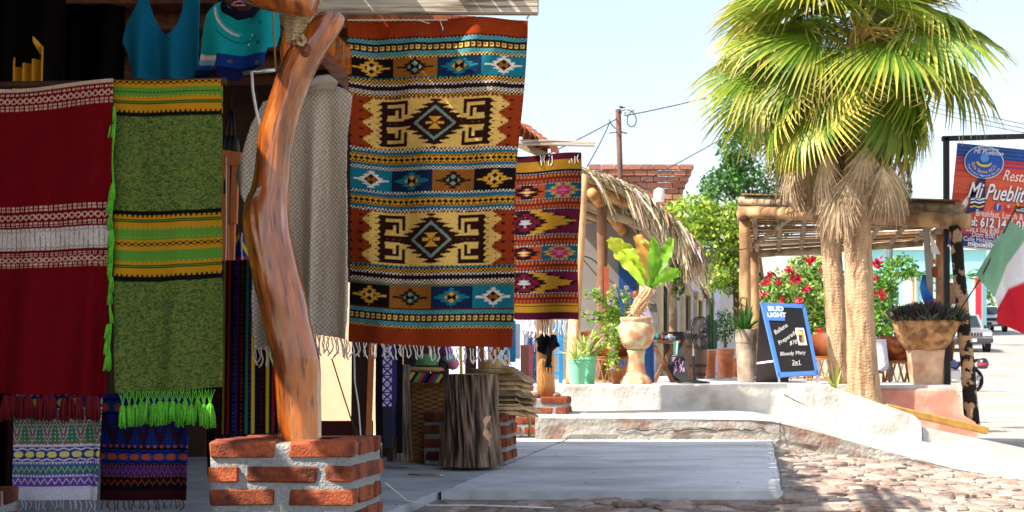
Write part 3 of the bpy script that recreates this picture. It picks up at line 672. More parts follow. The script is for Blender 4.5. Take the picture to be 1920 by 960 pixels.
def rug2(u, v, px, py):
    x = u*165; y = v*310; a = base(u, S(104, 24, 52)); dk = S(34, 14, 22); g = S(206, 150, 44)
    def band(y0, y1, c): put(a, (y >= y0) & (y < y1), c)
    def pat(y0):
        band(y0, y0+22, S(120, 34, 26)); put(a, (y >= y0+3) & (y < y0+9) & ((x % 7) < 4), S(206, 120, 50)); put(a, (y >= y0+13) & (y < y0+19) & (((x+3) % 7) < 4), S(190, 90, 46))
        for q in (0, 20): put(a, (y >= y0+q) & (y < y0+q+3), S(34, 44, 90)); put(a, (y >= y0+q) & (y < y0+q+2) & ((x % 6) < 3), S(220, 210, 200))
    def two(y0, y1):
        cy = (y0+y1)/2; m = (y >= y0) & (y < y1); b = base(u, S(190, 78, 28)); put(b, x > 96, S(22, 92, 116)); put(b, x < 30, S(20, 20, 30))
        diam(b, x, y, 62, cy, 30, 17, [(1, dk), (.45, S(200, 80, 30)), (.3, S(240, 210, 140))], .35, 6); diam(b, x, y, 130, cy, 30, 19, [(1, S(200, 170, 70)), (.7, S(200, 50, 110)), (.3, S(240, 120, 160))], .35, 6); a[m] = b[m]
    def rowd(y0, y1):
        cy = (y0+y1)/2; m = (y >= y0) & (y < y1); b = base(u, S(110, 24, 56)); zz = np.abs(y-cy)/((y1-y0)/2)
        put(b, np.abs(x-75) < 72*(1-zz)+18*saw(y/7)+10, dk); put(b, np.abs(x-75) < 72*(1-zz)+18*saw(y/7), g)
        diam(b, x, y, 62, cy, 42, 26, [(1, dk), (.7, S(130, 20, 50)), (.45, dk), (.28, S(210, 200, 210))], .25, 6); a[m] = b[m]
    band(12, 30, g); band(30, 34, dk); pat(34); two(56, 82); pat(82); rowd(104, 150); pat(150); two(172, 198); pat(198); rowd(220, 262) if False else rowd(150+70, 262); two(236+26, 286) if False else None
    y_ = 262; pat(y_-2); band(280, 296, g); band(284, 286, dk); band(296, 310, S(90, 18, 48))
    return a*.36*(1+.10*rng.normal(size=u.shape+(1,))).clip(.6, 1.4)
def maroon(u, v, px, py):
    y = 155+v*585; x = px; a = base(u, S(110, 5, 19)); w = S(206, 168, 150)
    def sq(y0, h): put(a, (y >= y0) & (y < y0+h) & ((x % 9) < 6) & (((y-y0) % 5) < 3.8) & ((x % 9 < 2.6) | (x % 9 > 3.2)), w)
    def lat(y0, h):
        yc = y0+h/2; t = saw(x/12)*h/2; put(a, (np.abs(np.abs(y-yc)-t) < 1.7) & (np.abs(y-yc) < h/2), w)
    put(a, y < 161, S(190, 178, 164)); lat(155, 6); sq(166, 6); lat(174, 12); sq(190, 9)
    sq(383, 9); lat(397, 12); sq(414, 8)
    m = (y >= 425) & (y < 467); put(a, m, S(206, 196, 188)); put(a, m & (np.abs(((x+3) % 9)-4.5) < .8), S(150, 120, 124)); put(a, m & (np.abs(np.abs(y-446)-14-4*saw(x/9)) < 1), S(150, 120, 124))
    sq(471, 7); lat(480, 10); sq(492, 8)
    return a*(1+.14*rng.normal(size=u.shape+(1,))).clip(.6, 1.4)
def greenb(u, v, px, py):
    y = 148+v*586; x = px
    r = np.random.default_rng(3); nn = r.normal(size=u.shape); sm = (nn+np.roll(nn, 1, 1)+np.roll(nn, 2, 1)+np.roll(nn, 3, 1))/2.0
    t = (.5+.34*sm).clip(0, 1)[..., None]; a = A(*S(34, 78, 46))*(1-t)+A(*S(124, 134, 56))*t
    def band(y0, y1, c): put(a, (y >= y0) & (y < y1), c)
    yl_ = S(196, 140, 28); gr = S(94, 148, 54); bk = S(18, 18, 14)
    def cmb(y0, c, c2, h=4): band(y0, y0+h, c2); put(a, (y >= y0) & (y < y0+h) & ((x % 9) < 5.5), c)
    def chk(y0): band(y0, y0+10, yl_); put(a, (y >= y0+1) & (y < y0+9) & (((np.floor(x/6)+np.floor((y-y0)/3)) % 2) < 1), bk)
    chk(146); band(156, 161, yl_); band(161, 177, gr); put(a, (np.abs(y-169.5) < .9) & ((x % 7) < 5), bk); cmb(176, yl_, gr); band(180, 205, yl_); band(186, 188.5, bk); band(190, 192, bk); band(188.5, 190, gr); cmb(203, yl_, bk); band(207, 216, bk)
    band(393, 401, bk); cmb(400, yl_, bk); band(404, 426, yl_); band(409, 411, bk); band(413, 415, bk); band(411, 413, gr); cmb(425, yl_, gr); band(429, 447, gr); put(a, (np.abs(y-438) < .8) & ((x % 7) < 5), bk); put(a, (np.abs(y-443) < .8) & ((x % 9) < 5), yl_); band(447, 451, yl_)
    chk(451); band(462, 468, yl_); band(468, 486, gr); put(a, (np.abs(y-477) < .8) & ((x % 7) < 5), bk); cmb(486, yl_, gr); band(490, 514, yl_); band(495, 497, bk); band(499, 501, bk); band(497, 499, gr); cmb(512, yl_, bk); band(516, 525, bk)
    return a
def folk(dark):
    def f(u, v, px, py):
        x = px; y = 740+v*200
        c = dict(bg=S(16, 16, 26), a=S(26, 50, 130), b=S(70, 20, 40), d=S(30, 60, 150), o=S(196, 84, 50), t=S(60, 50, 130), p=S(170, 70, 40), e=S(60, 18, 24)) if dark else dict(bg=S(226, 222, 232), a=S(70, 130, 90), b=S(140, 100, 110), d=S(46, 60, 150), o=S(240, 226, 120), t=S(40, 120, 150), p=S(120, 70, 170), e=S(232, 228, 240))
        a = base(u, c['bg'])
        def band(y0, y1, k): m = (y >= y0) & (y < y1); put(a, m, c[k]); return m
        m = band(740, 775, 'd'); put(a, m & (((x % 26)-13)**2+((y-765)*1.1)**2 < 70), c['o']); put(a, m & (np.abs(y-748-5*saw(x/14)) < 1.5), c['bg'])
        m = band(780, 840, 'a'); z = 782+48*saw(x/30); put(a, m & (np.abs(y-z) < 9), c['b']); put(a, m & (np.abs(np.abs(y-z)-11) < 1.6), c['bg']); put(a, m & (saw(x/7.5)*saw(y/7) > .62), c['bg'])
        put(a, (np.abs(y-838) < 3) & ((x % 12) < 5), c['o'] if dark else S(200, 90, 70))
        m = band(845, 872, 'd'); put(a, m & (np.abs(np.abs(y-858)-8-3*saw(x/20)) < 1.4), c['bg']); put(a, m & ((((x % 22)-11)/9)**2+((y-858)/6)**2 < 1), c['o'])
        m = band(876, 894, 't'); put(a, m & (np.abs(y-885-5*(saw(x/11)-.5)*2) < 1.6), c['p'] if dark else S(210, 190, 90)); put(a, (np.abs(y-875) < 2) & ((x % 6) < 3), c['p']); put(a, (np.abs(y-895) < 2) & ((x % 6) < 3), c['p'])
        m = band(898, 915, 'p' if not dark else 'bg'); put(a, m & (np.abs(y-906-5*(saw(x/13)-.5)*2) < 1.4), c['bg'] if not dark else c['p']); put(a, y > 920, c['e'])
        return a*(1+.12*rng.normal(size=u.shape+(1,))).clip(.6, 1.4)*.9
    return f
def stripes(u, v, px, py):
    cs = [S(30, 14, 36), S(96, 24, 28), S(24, 20, 34), S(206, 176, 40), S(40, 30, 60), S(150, 40, 40), S(20, 14, 24), S(40, 60, 140), S(86, 30, 110), S(20, 14, 24), S(180, 60, 30), S(26, 20, 40), S(30, 110, 80), S(60, 20, 70), S(206, 176, 40), S(24, 14, 24)]
    i = np.floor(u*26).astype(int) % len(cs); a = np.array(cs)[i]; put(a, (np.floor(py/4) % 2 < 1) & (i % 3 == 1), S(16, 12, 20))
    return a
# ------------------------------------------------------------------ textiles: objects
def strand_mesh(k, curl):
    m = MB(); r = random.Random(k); x = 0; pts = []; ph = r.uniform(0, 6)
    for i in range(9):
        t = i/8; x = curl*math.sin(t*2.6+ph*.2)*(1 if k % 2 else -.6)+.06*math.sin(t*7+ph)
        pts.append((x-curl*math.sin(ph*.2)*(1 if k % 2 else -.6)-.06*math.sin(ph), .08*math.sin(t*5+ph), -t))
    m.tube(pts, [.05, .048, .046, .046, .048, .05, .05, .062, .03], 5)
    return m.mesh('fringe_strand', smooth=True)
STR = [strand_mesh(k, .22) for k in range(10)]
for me in STR: me.materials.append(m_fringe)
STR2 = {}
def fringe(parent, a, b, n, L, mat=None, rad=1.0, name='fringe_strand', clump=True, sag=None):
    """strands hanging between world points a and b"""
    key = mat.name if mat else 'w'
    if mat and key not in STR2:
        STR2[key] = []
        for me in STR: m2 = me.copy(); m2.materials.clear(); m2.materials.append(mat); STR2[key].append(m2)
    pool = STR2[key] if mat else STR
    for i in range(n):
        t = (i+.5+random.uniform(-.3, .3))/n; p = Vector(a).lerp(Vector(b), t)
        if sag: p.z += sag(t)
        l = L*random.uniform(.75, 1.15); inst(name, random.choice(pool), parent, p, (random.uniform(-.1, .1), random.uniform(-.12, .12), random.uniform(-.4, .4)), (l*rad, l*rad, l))
# large rug
YR = 6.65
o = cloth('rug', m_rug, [(651, 38), (990, 35), (958, 656), (649, 640)], YR, 214, 396, rug1, lambda u, v: .035*np.sin(u*7+v*2.0)+.018*np.sin(u*15-v*5)+.04*v*np.sin(u*3.1+1)+.006*np.sin(u*40+v*30)*np.sin(v*22), ex=lambda u, v: (5*np.sin(v*3.1)*(u-.5)*-2+3*np.sin(v*9)*u, 10*np.sin(u*3.14*1.1)*v*(1-v)*2+4*np.sin(u*5)*v), thick=.007)
rug = thing('geometric_rug', 'large rust and cream woven rug with stepped diamonds hanging beside the trunk', 'rug', P(805, 38, YR)); o.parent = rug; o.location = -ORG[rug.name]; o.name = 'woven_field'
fringe(rug, P(650, 641, YR), P(958, 657, YR), 46, .068, rad=.95)
inst('fringe_strand', STR[0], rug, P(782, 38, YR-.02), (0, -1.2, 0), (.05, .05, .06)); inst('fringe_strand', STR[3], rug, P(824, 38, YR-.02), (0, -.3, 0), (.05, .05, .05))
cord = MB(); cord.tube([P(988, 35, YR), P(996, 22, 6.6)], .004, 6); cord.build('hanging_cord', m_fringe, rug)
mb = MB(); mb.tube([P(640+k*3, 37.5+.6*math.sin(k*1.9), YR-.006) for k in range(4, 82)], .0035, 5); mb.build('bound_edge', m_fringe, rug)
# second rug
YR2 = 12.62
o = cloth('woven_field', m_rug, [(926, 290), (1090, 289), (1083, 602), (920, 594)], YR2, 120, 220, rug2, lambda u, v: .03*np.sin(u*6+v*2)+.02*v*np.sin(u*9), thick=.007, ex=lambda u, v: (-8*np.sin(v*3.1)*u*0+2*np.sin(v*8), 3*np.sin(u*5)))
r2 = thing('small_rug', 'maroon and gold woven rug hanging behind the large rug', 'rug', P(1005, 290, YR2)); o.parent = r2; o.location = -ORG[r2.name]
fringe(r2, P(922, 594, YR2), P(1083, 602, YR2), 34, .14, rad=.55)
fringe(r2, P(1010, 291, YR2-.02), P(1086, 290, YR2-.02), 14, .09, rad=.6)
tag(MB().beam(P(940, 266, YR2), P(1115, 270, YR2), .05, .045, bev=.004).build('rug_batten', m_greyw), 'pale batten from which the maroon and gold rug hangs', 'batten')
# blankets over the pole
YB = 5.62
fold = lambda u, v: .014*np.sin(u*5+v*2)+.022*v*np.sin(u*11+1)+.008*np.sin(u*23+v*4)*v+.004*np.sin(v*31+u*9)
o = cloth('blanket_field', m_cloth, [(-30, 163), (213, 153), (190, 742), (-30, 738)], YB, 200, 300, maroon, lambda u, v: fold(u, v)+.05*np.exp(-((u-.93)/.05)**2)*v, thick=.012, ex=lambda u, v: (6*np.sin(v*2.5)*u, 5*np.sin(u*4+.6)*(1-v)))
mbk = thing('maroon_blanket', 'deep maroon blanket with pale woven bands hanging at the left edge', 'blanket', P(90, 160, YB)); o.parent = mbk; o.location = -ORG[mbk.name]
o = cloth('blanket_field', m_cloth, [(211, 148), (414, 150), (409, 728), (219, 736)], YB+.02, 200, 300, greenb, lambda u, v: fold(u+.3, v), thick=.014, ex=lambda u, v: (4*np.sin(v*3)*(u-.5), 3*np.sin(u*4)))
gb = thing('green_blanket', 'mottled green and yellow striped blanket with bright green tassels', 'blanket', P(313, 150, YB)); o.parent = gb; o.location = -ORG[gb.name]
o2 = cloth('blanket_back', m_cloth, [(400, 156), (417, 156), (414, 700), (398, 702)], YB+.07, 12, 200, greenb, thick=.01); o2.parent = gb; o2.location = -ORG[gb.name]
def tassel_mesh(mat, k):
    m = MB(); r = random.Random(k)
    for i in range(16):
        a = r.uniform(0, 6.28); q = r.uniform(.4, 1)*.21
        m.tube([(.1*math.cos(a), .1*math.sin(a), 0), (.12*math.cos(a), .12*math.sin(a), -.15), (q*math.cos(a), q*math.sin(a), -.5), (q*1.25*math.cos(a), q*1.25*math.sin(a), -1+r.uniform(-.08, .08))], [.05, .06, .06, .04], 4)
    m.lathe([(.06, .1), (.12, .06), (.14, 0), (.11, -.08)], n=8)
    me = m.mesh('tassel', smooth=True); me.materials.append(mat); return me
m_lime = M('lime_yarn', S(104, 196, 56), .95, .35, 160, .6, rnd=.15); m_wine = M('wine_yarn', S(110, 12, 26), .95, .15, 200, .3)
TL = [tassel_mesh(m_lime, k) for k in range(4)]; TW = [tassel_mesh(m_wine, k) for k in range(4)]
mb = MB()
for k in range(15):
    xk = 230+k*11.7; yk = 757+random.uniform(-5, 7)
    for d in (-9, 9): mb.tube([P(np.clip(xk+d, 222, 408), 735-.03*(xk-220), YB), P(xk+d*.3, 748, YB-.005), P(xk, yk, YB-.01)], .0018, 4)
    for d in (-3, 3): mb.tube([P(np.clip(xk+d, 222, 408), 735-.03*(xk-220), YB), P(xk, yk, YB-.01)], .0018, 4)
    s_ = random.uniform(.07, .085); inst('tassel', random.choice(TL), gb, P(xk, yk, YB-.01), (random.uniform(-.08, .08), random.uniform(-.1, .1), random.uniform(0, 6)), (s_, s_, s_))
mb.build('fringe_net', m_lime, gb)
for k in range(17):
    yk = 200+k*29+random.uniform(-6, 6)
    if 250 < yk < 340: continue
    s_ = random.uniform(.05, .07); inst('tassel', random.choice(TL), gb, P(213-(.02*(yk-200))+random.uniform(-3, 3), yk, YB-.005), (random.uniform(-.1, .1), random.uniform(-.1, .25), random.uniform(0, 6)), (s_*.8, s_*.8, s_))
MB().tube([P(214-.02*k*20+2*math.sin(k), 200+k*20, YB-.005) for k in range(25)], .004, 5).build('side_braid', m_lime, gb)
for k in range(14):
    xk = -22+k*15.5+random.uniform(-3, 3); s_ = random.uniform(.075, .095)
    inst('tassel', random.choice(TW), mbk, P(xk, 742+random.uniform(0, 8), YB-.005), (random.uniform(-.08, .08), random.uniform(-.1, .1), random.uniform(0, 6)), (s_, s_, s_))
# two folk pattern cloths below
m_lil = M('pale_yarn', S(214, 206, 226), .95, .1, 200, .3); m_dkr = M('dark_red_yarn', S(90, 30, 30), .95, .1, 200, .3)
for (nm, lab, q, Yc, dark, fm) in (('folk_cloth', 'white cotton cloth with green zigzag and purple bands below the maroon blanket', [(26, 730), (190, 726), (180, 938), (20, 938)], 5.78, False, m_lil), ('folk_cloth', 'dark navy cloth with orange dots below the green blanket', [(190, 738), (352, 742), (348, 938), (186, 938)], 5.95, True, m_dkr)):
    o = cloth('cloth_field', m_cloth, q, Yc, 150, 150, folk(dark), lambda u, v: .012*np.sin(u*8+v*2)+.02*np.exp(-((u-.9)/.05)**2), thick=.008)
    t = thing(nm, lab, 'cloth', P(q[0][0]+80, q[0][1], Yc)); o.parent = t; o.location = -ORG[t.name]
    fringe(t, P(q[3][0], 937, Yc), P(q[2][0], 937, Yc), 20, .042, fm, rad=1.1)
# striped cloth hanging behind pier
o = cloth('cloth_field', m_cloth, [(402, 488), (536, 486), (534, 812), (398, 816)], 6.5, 160, 100, stripes, lambda u, v: .02*np.sin(u*9+v)+.01*np.sin(u*23), thick=.008)
t = thing('striped_cloth', 'dark cloth with narrow purple red and yellow stripes left of the trunk', 'cloth', P(470, 488, 6.5)); o.parent = t; o.location = -ORG[t.name]
fringe(t, P(400, 815, 6.5), P(534, 811, 6.5), 18, .05, M('violet_yarn', S(90, 40, 120), .95, .3, 60, .2), rad=1.0)
# grey poncho
def ponchoc(u, v, px, py):
    d1 = np.abs(((px+py*.9) % 8)-4); d2 = np.abs(((px-py*.9) % 8)-4); a = base(u, S(208, 192, 172)); put(a, (d1 < 1.0) | (d2 < 1.0), S(158, 142, 126))
    return a*(1+.16*rng.normal(size=u.shape+(1,))).clip(.6, 1.4)
pon = [(440, 330), (452, 300), (470, 235), (492, 190), (545, 170), (575, 160), (590, 150), (612, 150), (625, 158), (645, 166), (662, 178), (658, 215), (652, 255), (650, 330), (654, 420), (656, 540), (655, 600), (650, 637), (632, 634), (606, 630), (588, 628), (560, 640), (530, 650), (500, 655), (478, 656), (474, 560), (480, 450), (470, 400), (452, 365)]
o = cloth('poncho_field', m_cloth, [(430, 140), (670, 140), (670, 665), (430, 665)], 6.15, 230, 420, ponchoc, lambda u, v: (.05*np.sin((u-.5)*24+1.0)*np.clip(v*1.5, .1, 1)+.02*np.sin(u*43+v*3)*v), lambda x, y: inpoly(pon, x, y), thick=.006)
t = thing('grey_poncho', 'grey brown herringbone poncho with hood hanging behind the trunk', 'poncho', P(560, 150, 6.15)); o.parent = t; o.location = -ORG[t.name]
m_gy = M('grey_yarn', S(206, 194, 178), .95, .1, 200, .3)
fringe(t, P(588, 628, 6.15), P(652, 637, 6.15), 14, .085, m_gy, rad=.8); fringe(t, P(474, 654, 6.15), P(586, 632, 6.15), 24, .085, m_gy, rad=.8)
hd = MB()
for i in range(5): hd.tube([P(560+5*i, 176-4*i, 6.1-.02*i), P(580+4*i, 166-4*i, 6.06), P(604+3*i, 160-3*i, 6.08), P(622+2*i, 164-2*i, 6.12)], [.012, .018, .02, .012], 8, col=(S(160, 148, 136)))
hd.build('hood_roll', m_cloth, t, smooth=True)
# blue top
top = [(262, -10), (255, 10), (236, 40), (228, 62), (226, 78), (232, 90), (238, 118), (246, 148), (370, 148), (370, 110), (372, 60), (374, 8), (374, -10), (345, -10), (340, 20), (330, 48), (318, 62), (310, 64), (300, 56), (288, 30), (279, 0), (278, -10)]
def topc(u, v, px, py):
    a = base(u, S(18, 112, 148)); f = np.abs(px-300)/75; put(a, (np.sin((py-26*(1-f**2))*1.25) > .45), S(14, 86, 118)); return a
o = cloth('sleeveless_top', m_cloth, [(220, -12), (380, -12), (380, 150), (220, 150)], 6.3, 150, 150, topc, lambda u, v: .05*np.sin(u*17)*v+.03*np.sin((u-.5)*9)**2*v, lambda x, y: inpoly(top, x, y), thick=.006)
tag(o, 'blue sleeveless knitted top with deep neckline above the green blanket', 'top')
# teal jumper
jb = [(406, 12), (420, 6), (450, 28), (470, 32), (490, 14), (500, 2), (520, 10), (524, 60), (520, 88), (505, 92), (500, 128), (485, 131), (470, 134), (455, 136), (450, 152), (412, 152), (408, 130), (407, 92), (404, 118), (392, 152), (360, 142), (366, 116), (374, 70), (388, 30)]
def jumc(u, v, px, py):
    a = base(u, S(20, 156, 160)); slv = px < 406
    t = py+(px-385)*-.28
    put(a, slv & (t > 100), S(232, 208, 200)); put(a, slv & (t > 110), S(130, 176, 206)); put(a, slv & (t > 121), S(24, 70, 140)); put(a, slv & (t > 131), S(16, 26, 56))
    put(a, ~slv & (py > 101+.02*(px-400)), S(20, 54, 120)); put(a, ~slv & (py > 128), S(14, 22, 64))
    for k in range(3): put(a, ((px-463-k*3.6)/1.6)**2+((py-80+k*9)/2)**2 < 1, S(230, 236, 236))
    for (bx_, by_) in ((484, 79), (487, 40)): put(a, (np.abs(np.abs(px-bx_)-np.abs(py-by_)) < 1.2) & (np.abs(px-bx_) < 4), S(20, 40, 40))
    for (bx_, by_) in ((432, 116), (486, 122)): put(a, (((px-bx_)/5)**2+((py-by_)/4)**2 < 1) & (saw(px/4) > .4), S(96, 96, 50))
    d = np.hypot((px-447)/42, (py-22)/42); nk = (py > 18+.0*px) & (d < 1.0) & (d > .86) & ~slv; put(a, nk & (px < 445), S(224, 204, 190)); put(a, nk & (d < .93) & (px < 450), S(120, 160, 196)); put(a, (np.abs(d-1.28) < .03) & (py > 40) & ~slv & (px < 480), S(12, 96, 104))
    return a*(1+.1*np.sin(py*2.6))[..., None]*(1+.08*rng.normal(size=u.shape+(1,))).clip(.7, 1.3)
o = cloth('jumper_body', m_cloth, [(356, -6), (530, -6), (530, 156), (356, 156)], 6.0, 174, 160, jumc, lambda u, v: .04*np.sin(u*13+.6)*np.clip(v+.2, 0, 1)-.03*np.sin(v*7+u*3), lambda x, y: inpoly(jb, x, y), thick=.012)
t = thing('teal_jumper', 'small teal knitted jumper with navy hem hanging left of the trunk', 'jumper', P(445, 0, 6.0)); o.parent = t; o.location = -ORG[t.name]
cl = MB(); cl.tube([P(412, -4, 6.0), P(422, 18, 5.95), P(446, 30, 5.93), P(472, 26, 5.94), P(492, 2, 6.0)], [.012, .016, .018, .016, .012], 8, col=S(16, 20, 34)); cl.build('collar_roll', m_cloth, t, smooth=True)
hg = MB(); hg.tube([P(434, 10, 5.97), P(440, 4, 5.97), P(452, 2, 5.97), P(460, 10, 5.97), P(434, 10, 5.97)], .0035, 6); hg.tube([P(447, 3, 5.97), P(449, -12, 5.97)], .0035, 6)
tag(hg.build('coat_hanger', M('pink_plastic', S(214, 130, 150), .4, .05, 5, 0), smooth=True), 'pink plastic hanger in the neck of the teal jumper', 'hanger')
# ochre garment in the dark
och = [(22, 100), (32, 126), (75, 108), (66, 80), (66, 68), (76, 84), (85, 100), (82, 125), (80, 170), (24, 170)]
o = cloth('ochre_shirt', m_cloth, [(18, 64), (90, 64), (90, 172), (18, 172)], 6.6, 72, 100, lambda u, v, x, y: base(u, S(214, 158, 48)), lambda u, v: .03*np.sin(u*26+v), lambda x, y: inpoly(och, x, y), thick=.006)
tag(o, 'ochre yellow shirt hanging in the dark above the maroon blanket', 'shirt')
# ------------------------------------------------------------------ goods in the stall
m_orw = M('orange_pine', S(206, 122, 68), .6, .2, 6, .2, stretch=(6, 6, 1))
fr = thing('loom_frame', 'orange pine frame standing in the stall left of the trunk', 'frame', P(430, 490, 7.0))
for a, b, w_ in ((P(421, 300, 7), P(421, 600, 7), .045), (P(442, 300, 7), P(438, 420, 7), .035), (P(436, 410, 7.02), P(431, 600, 7.02), .03)):
    MB().beam(a, b, w_, .03, bev=.003).build('upright', m_orw, fr)
MB().beam(P(414, 294, 6.99), P(452, 300, 6.99), .03, .07, bev=.003).build('rail', m_orw, fr)
MB().box(P(421, 350, 6.965), (.008, .01, .07)).build('slot', m_black, fr)
for i, xx in enumerate((418, 428, 436)):
    o = MB().tube([P(430+i*3, 205, 7.3), P(xx+4, 250, 7.3), P(xx, 290, 7.3)], [.006, .006, .006], 6).lathe([(.012, -.05), (.03, -.02), (.025, .03), (.006, .06)], P(xx+3, 275, 7.3), 10)
    tag(o.build('hanging_bag', m_black, smooth=True), 'small black bag on a cord, %s above the pine frame' % ['first', 'second', 'third'][i], 'bag', 'black bags above the pine frame')
def bluec(u, v, px, py):
    a = base(u, S(24, 50, 140)); put(a, np.abs(np.abs(px-447)-(py-440)*.5) < 3, S(230, 190, 40)); put(a, py > 482, S(180, 40, 50)); put(a, np.abs(px-455) < 1.5, S(230, 230, 230)); return a
tag(cloth('blue_cloth', m_cloth, [(434, 436), (470, 438), (470, 500), (432, 498)], 7.2, 36, 60, bluec, lambda u, v: .02*np.sin(u*8)), 'small royal blue cloth with yellow chevron behind the trunk', 'cloth')
def cordobj(name, pts, r, lab, mat=None, cat='cord'):
    tag(MB().tube(pts, r, 6).build(name, mat or m_fringe, smooth=True), lab, cat)
cordobj('cotton_string', [P(472, 136, 5.88), P(474, 170, 5.85), P(480, 205, 5.8), P(490, 250, 5.7)], .006, 'white cord hanging from the steel rod beside the trunk')
cordobj('cotton_string', [P(424, 294, 6.96), P(424, 420, 6.95), P(422, 600, 6.95)], .003, 'thin white cord hanging down the pine frame')
cordobj('cotton_string', [P(664, 655, 6.7), P(665, 715, 6.7), P(672, 760, 6.7), P(676, 815, 6.7), P(680, 870, 6.7)], .0035, 'white cord hanging straight below the left corner of the large rug')
cordobj('slack_string', [P(622, 672, 6.4), P(645, 745, 6.4), P(668, 815, 6.4), P(690, 900, 6.4)], .003, 'thin dark cord slanting down right of the trunk', m_black)
cordobj('ground_cable', [P(722, 905, 6.9)+Vector((0, 0, 0)), Vector((-.52, 7.1, .008)), Vector((-.4, 7.0, -.005)), Vector((-.15, 7.05, -.01)), Vector((.2, 6.95, -.012))], .004, 'thin pale cable lying on the floor beside the near pier')
cordobj('gold_cord', [P(512, 2, 5.9), P(513, 60, 5.9), P(517, 134, 5.9)], .004, 'thin gold cord hanging between the jumper and the trunk', M('gold_yarn', S(150, 110, 50), .9, .1, 50, .2))
# boards, belts and logs under the big rug
Yg = 8.6
tag(MB().beam(P(676, 640, Yg), P(674, 860, Yg), .1, .05, bev=.004).build('brown_post', m_darkw), 'dark brown square post below the large rug', 'post')
tag(MB().beam(P(697, 640, Yg-.3), P(690, 850, Yg-.3), .035, .02, bev=.003).build('pine_slat', m_orw), 'thin pale pine slat below the large rug', 'slat')
for i, (xx, c, w_, y1) in enumerate(((712, (40, 34, 40), 16, 830), (739, (70, 60, 110), 9, 820), (749, (24, 22, 26), 12, 850))):
    tag(cloth('belt', m_cloth, [(xx-w_/2, 640), (xx+w_/2, 640), (xx+w_/2, y1), (xx-w_/2, y1)], Yg-.2, 6, 30, lambda u, v, x, y, c=c: base(u, S(*c)), lambda u, v: .01*np.sin(v*8)), ['charcoal belt', 'slate violet belt', 'black leather belt'][i]+' hanging next to the purple patterned belt', 'belt')
def beltc(u, v, px, py):
    a = base(u, S(226, 220, 236)); d = np.abs(px-726); q = (py % 16)-8; put(a, (np.abs(np.abs(q)-d*.9) < 2) | (np.abs(q) > 7), S(70, 40, 140)); put(a, d > 8.5, S(70, 40, 140)); put(a, py > 762, S(50, 52, 66)); return a
tag(cloth('patterned_belt', m_cloth, [(716, 640), (736, 640), (735, 840), (718, 840)], Yg-.25, 24, 180, beltc, lambda u, v: .008*np.sin(v*7)), 'white belt with purple woven pattern hanging below the large rug', 'belt')
m_bark = M('bark', S(150, 124, 104), .95, .4, 16, .6, attr=True, stretch=(1, 1, .4), dist=.012)
def bark_log(name, lab, cx, y0, y1, rt, rbm, Y, seed, nn=120, nz=60, deep=.11, twist=.25, scar=None, cat='stump'):
    c0 = P(cx, y1, Y); zb = max(0.002, c0.z); zt = P(cx, y0, Y).z; mb = MB(); vs = []; cs = []
    for j in range(nz+1):
        t = j/nz; z = zb+(zt-zb)*t; R = (rbm+(rt-rbm)*min(1, t*1.5)**.7)*Y/F
        for k in range(nn):
            a = 2*math.pi*k/nn; aa = a+twist*t
            n1 = noise.noise((math.cos(aa)*7+seed, math.sin(aa)*7, z*2.4)); n2 = noise.noise((math.cos(aa)*17+seed, math.sin(aa)*17, z*7))
            rid = 1-abs(n1)*2.2; f = 1+deep*(rid-.5)*.8+deep*.5*n2
            sc = 0
            if scar:
                ax = math.cos(a)*R*F/Y+cx; yy_ = (CAMZ-z)*F/Y+HY
                if math.sin(a) < 0 and abs(ax-scar[0]-4*math.sin(yy_*.1)) < 4+3*math.sin(yy_*.21) and scar[1] < yy_ < scar[2]: sc = 1; f = 1-.02
            vs.append((c0.x+R*f*math.cos(a), Y+R+R*f*math.sin(a), z))
            br = max(.12, .35+.95*(rid-.3)+.7*n2); cs.append((2.2, 1.9, 1.6) if sc else (br, br*.97, br*.93))
    fs = [(j*nn+k, j*nn+(k+1) % nn, (j+1)*nn+(k+1) % nn, (j+1)*nn+k) for j in range(nz) for k in range(nn)]
    mb.add(vs, fs, cs)
    t = thing(name, lab, cat, (c0.x, Y, zb)); mb.build('bark', m_bark, t, smooth=True)
    R = rt*Y/F; mb = MB(); mb.lathe([(R*.97, zt-.004), (R*.6, zt+.002), (.001, zt+.003)], (c0.x, Y+R, 0), 40, closed=False); mb.build('cut_face', m_log, t)
    return t
bark_log('bark_stump', 'dark ridged bark stump standing on the slab under the large rug', 881, 702, 877, 52, 60, 9.0, 3, scar=(914, 780, 835), nn=190, nz=120)
bark_log('grey_log', 'upright grey weathered log left of the wicker basket', 748, 684, 866, 19, 24, 9.2, 8, nn=80, nz=50, deep=.07, cat='log')
# wicker basket
bk_ = thing('wicker_basket', 'tall brown wicker basket with rope rim behind the bark stump', 'basket', P(800, 862, 9.7))
zb, zt = 0.01, P(800, 722, 9.7).z; mb = MB(); vs = []; cs = []; nn, nz = 96, 64
c0 = P(800, 800, 9.85)
for j in range(nz+1):
    t = j/nz
    for k in range(nn):
        a = 2*math.pi*k/nn; ph = (k//4+j//2) % 2; R = (.15+.045*t)*(1+(.03 if ph else -.02)*(1 if j % 2 else .3))
        vs.append((c0.x+R*math.cos(a), c0.y+R*math.sin(a), zb+(zt-zb)*t)); q = (.75 if ph else 1.15)*(.8+.4*random.random()); cs.append((q, q*.92, q*.8))
mb.add(vs, [(j*nn+k, j*nn+(k+1) % nn, (j+1)*nn+(k+1) % nn, (j+1)*nn+k) for j in range(nz) for k in range(nn)], cs)
m_wick = M('wicker', S(150, 108, 62), .8, .2, 30, .2, attr=True); mb.build('basket_body', m_wick, bk_)
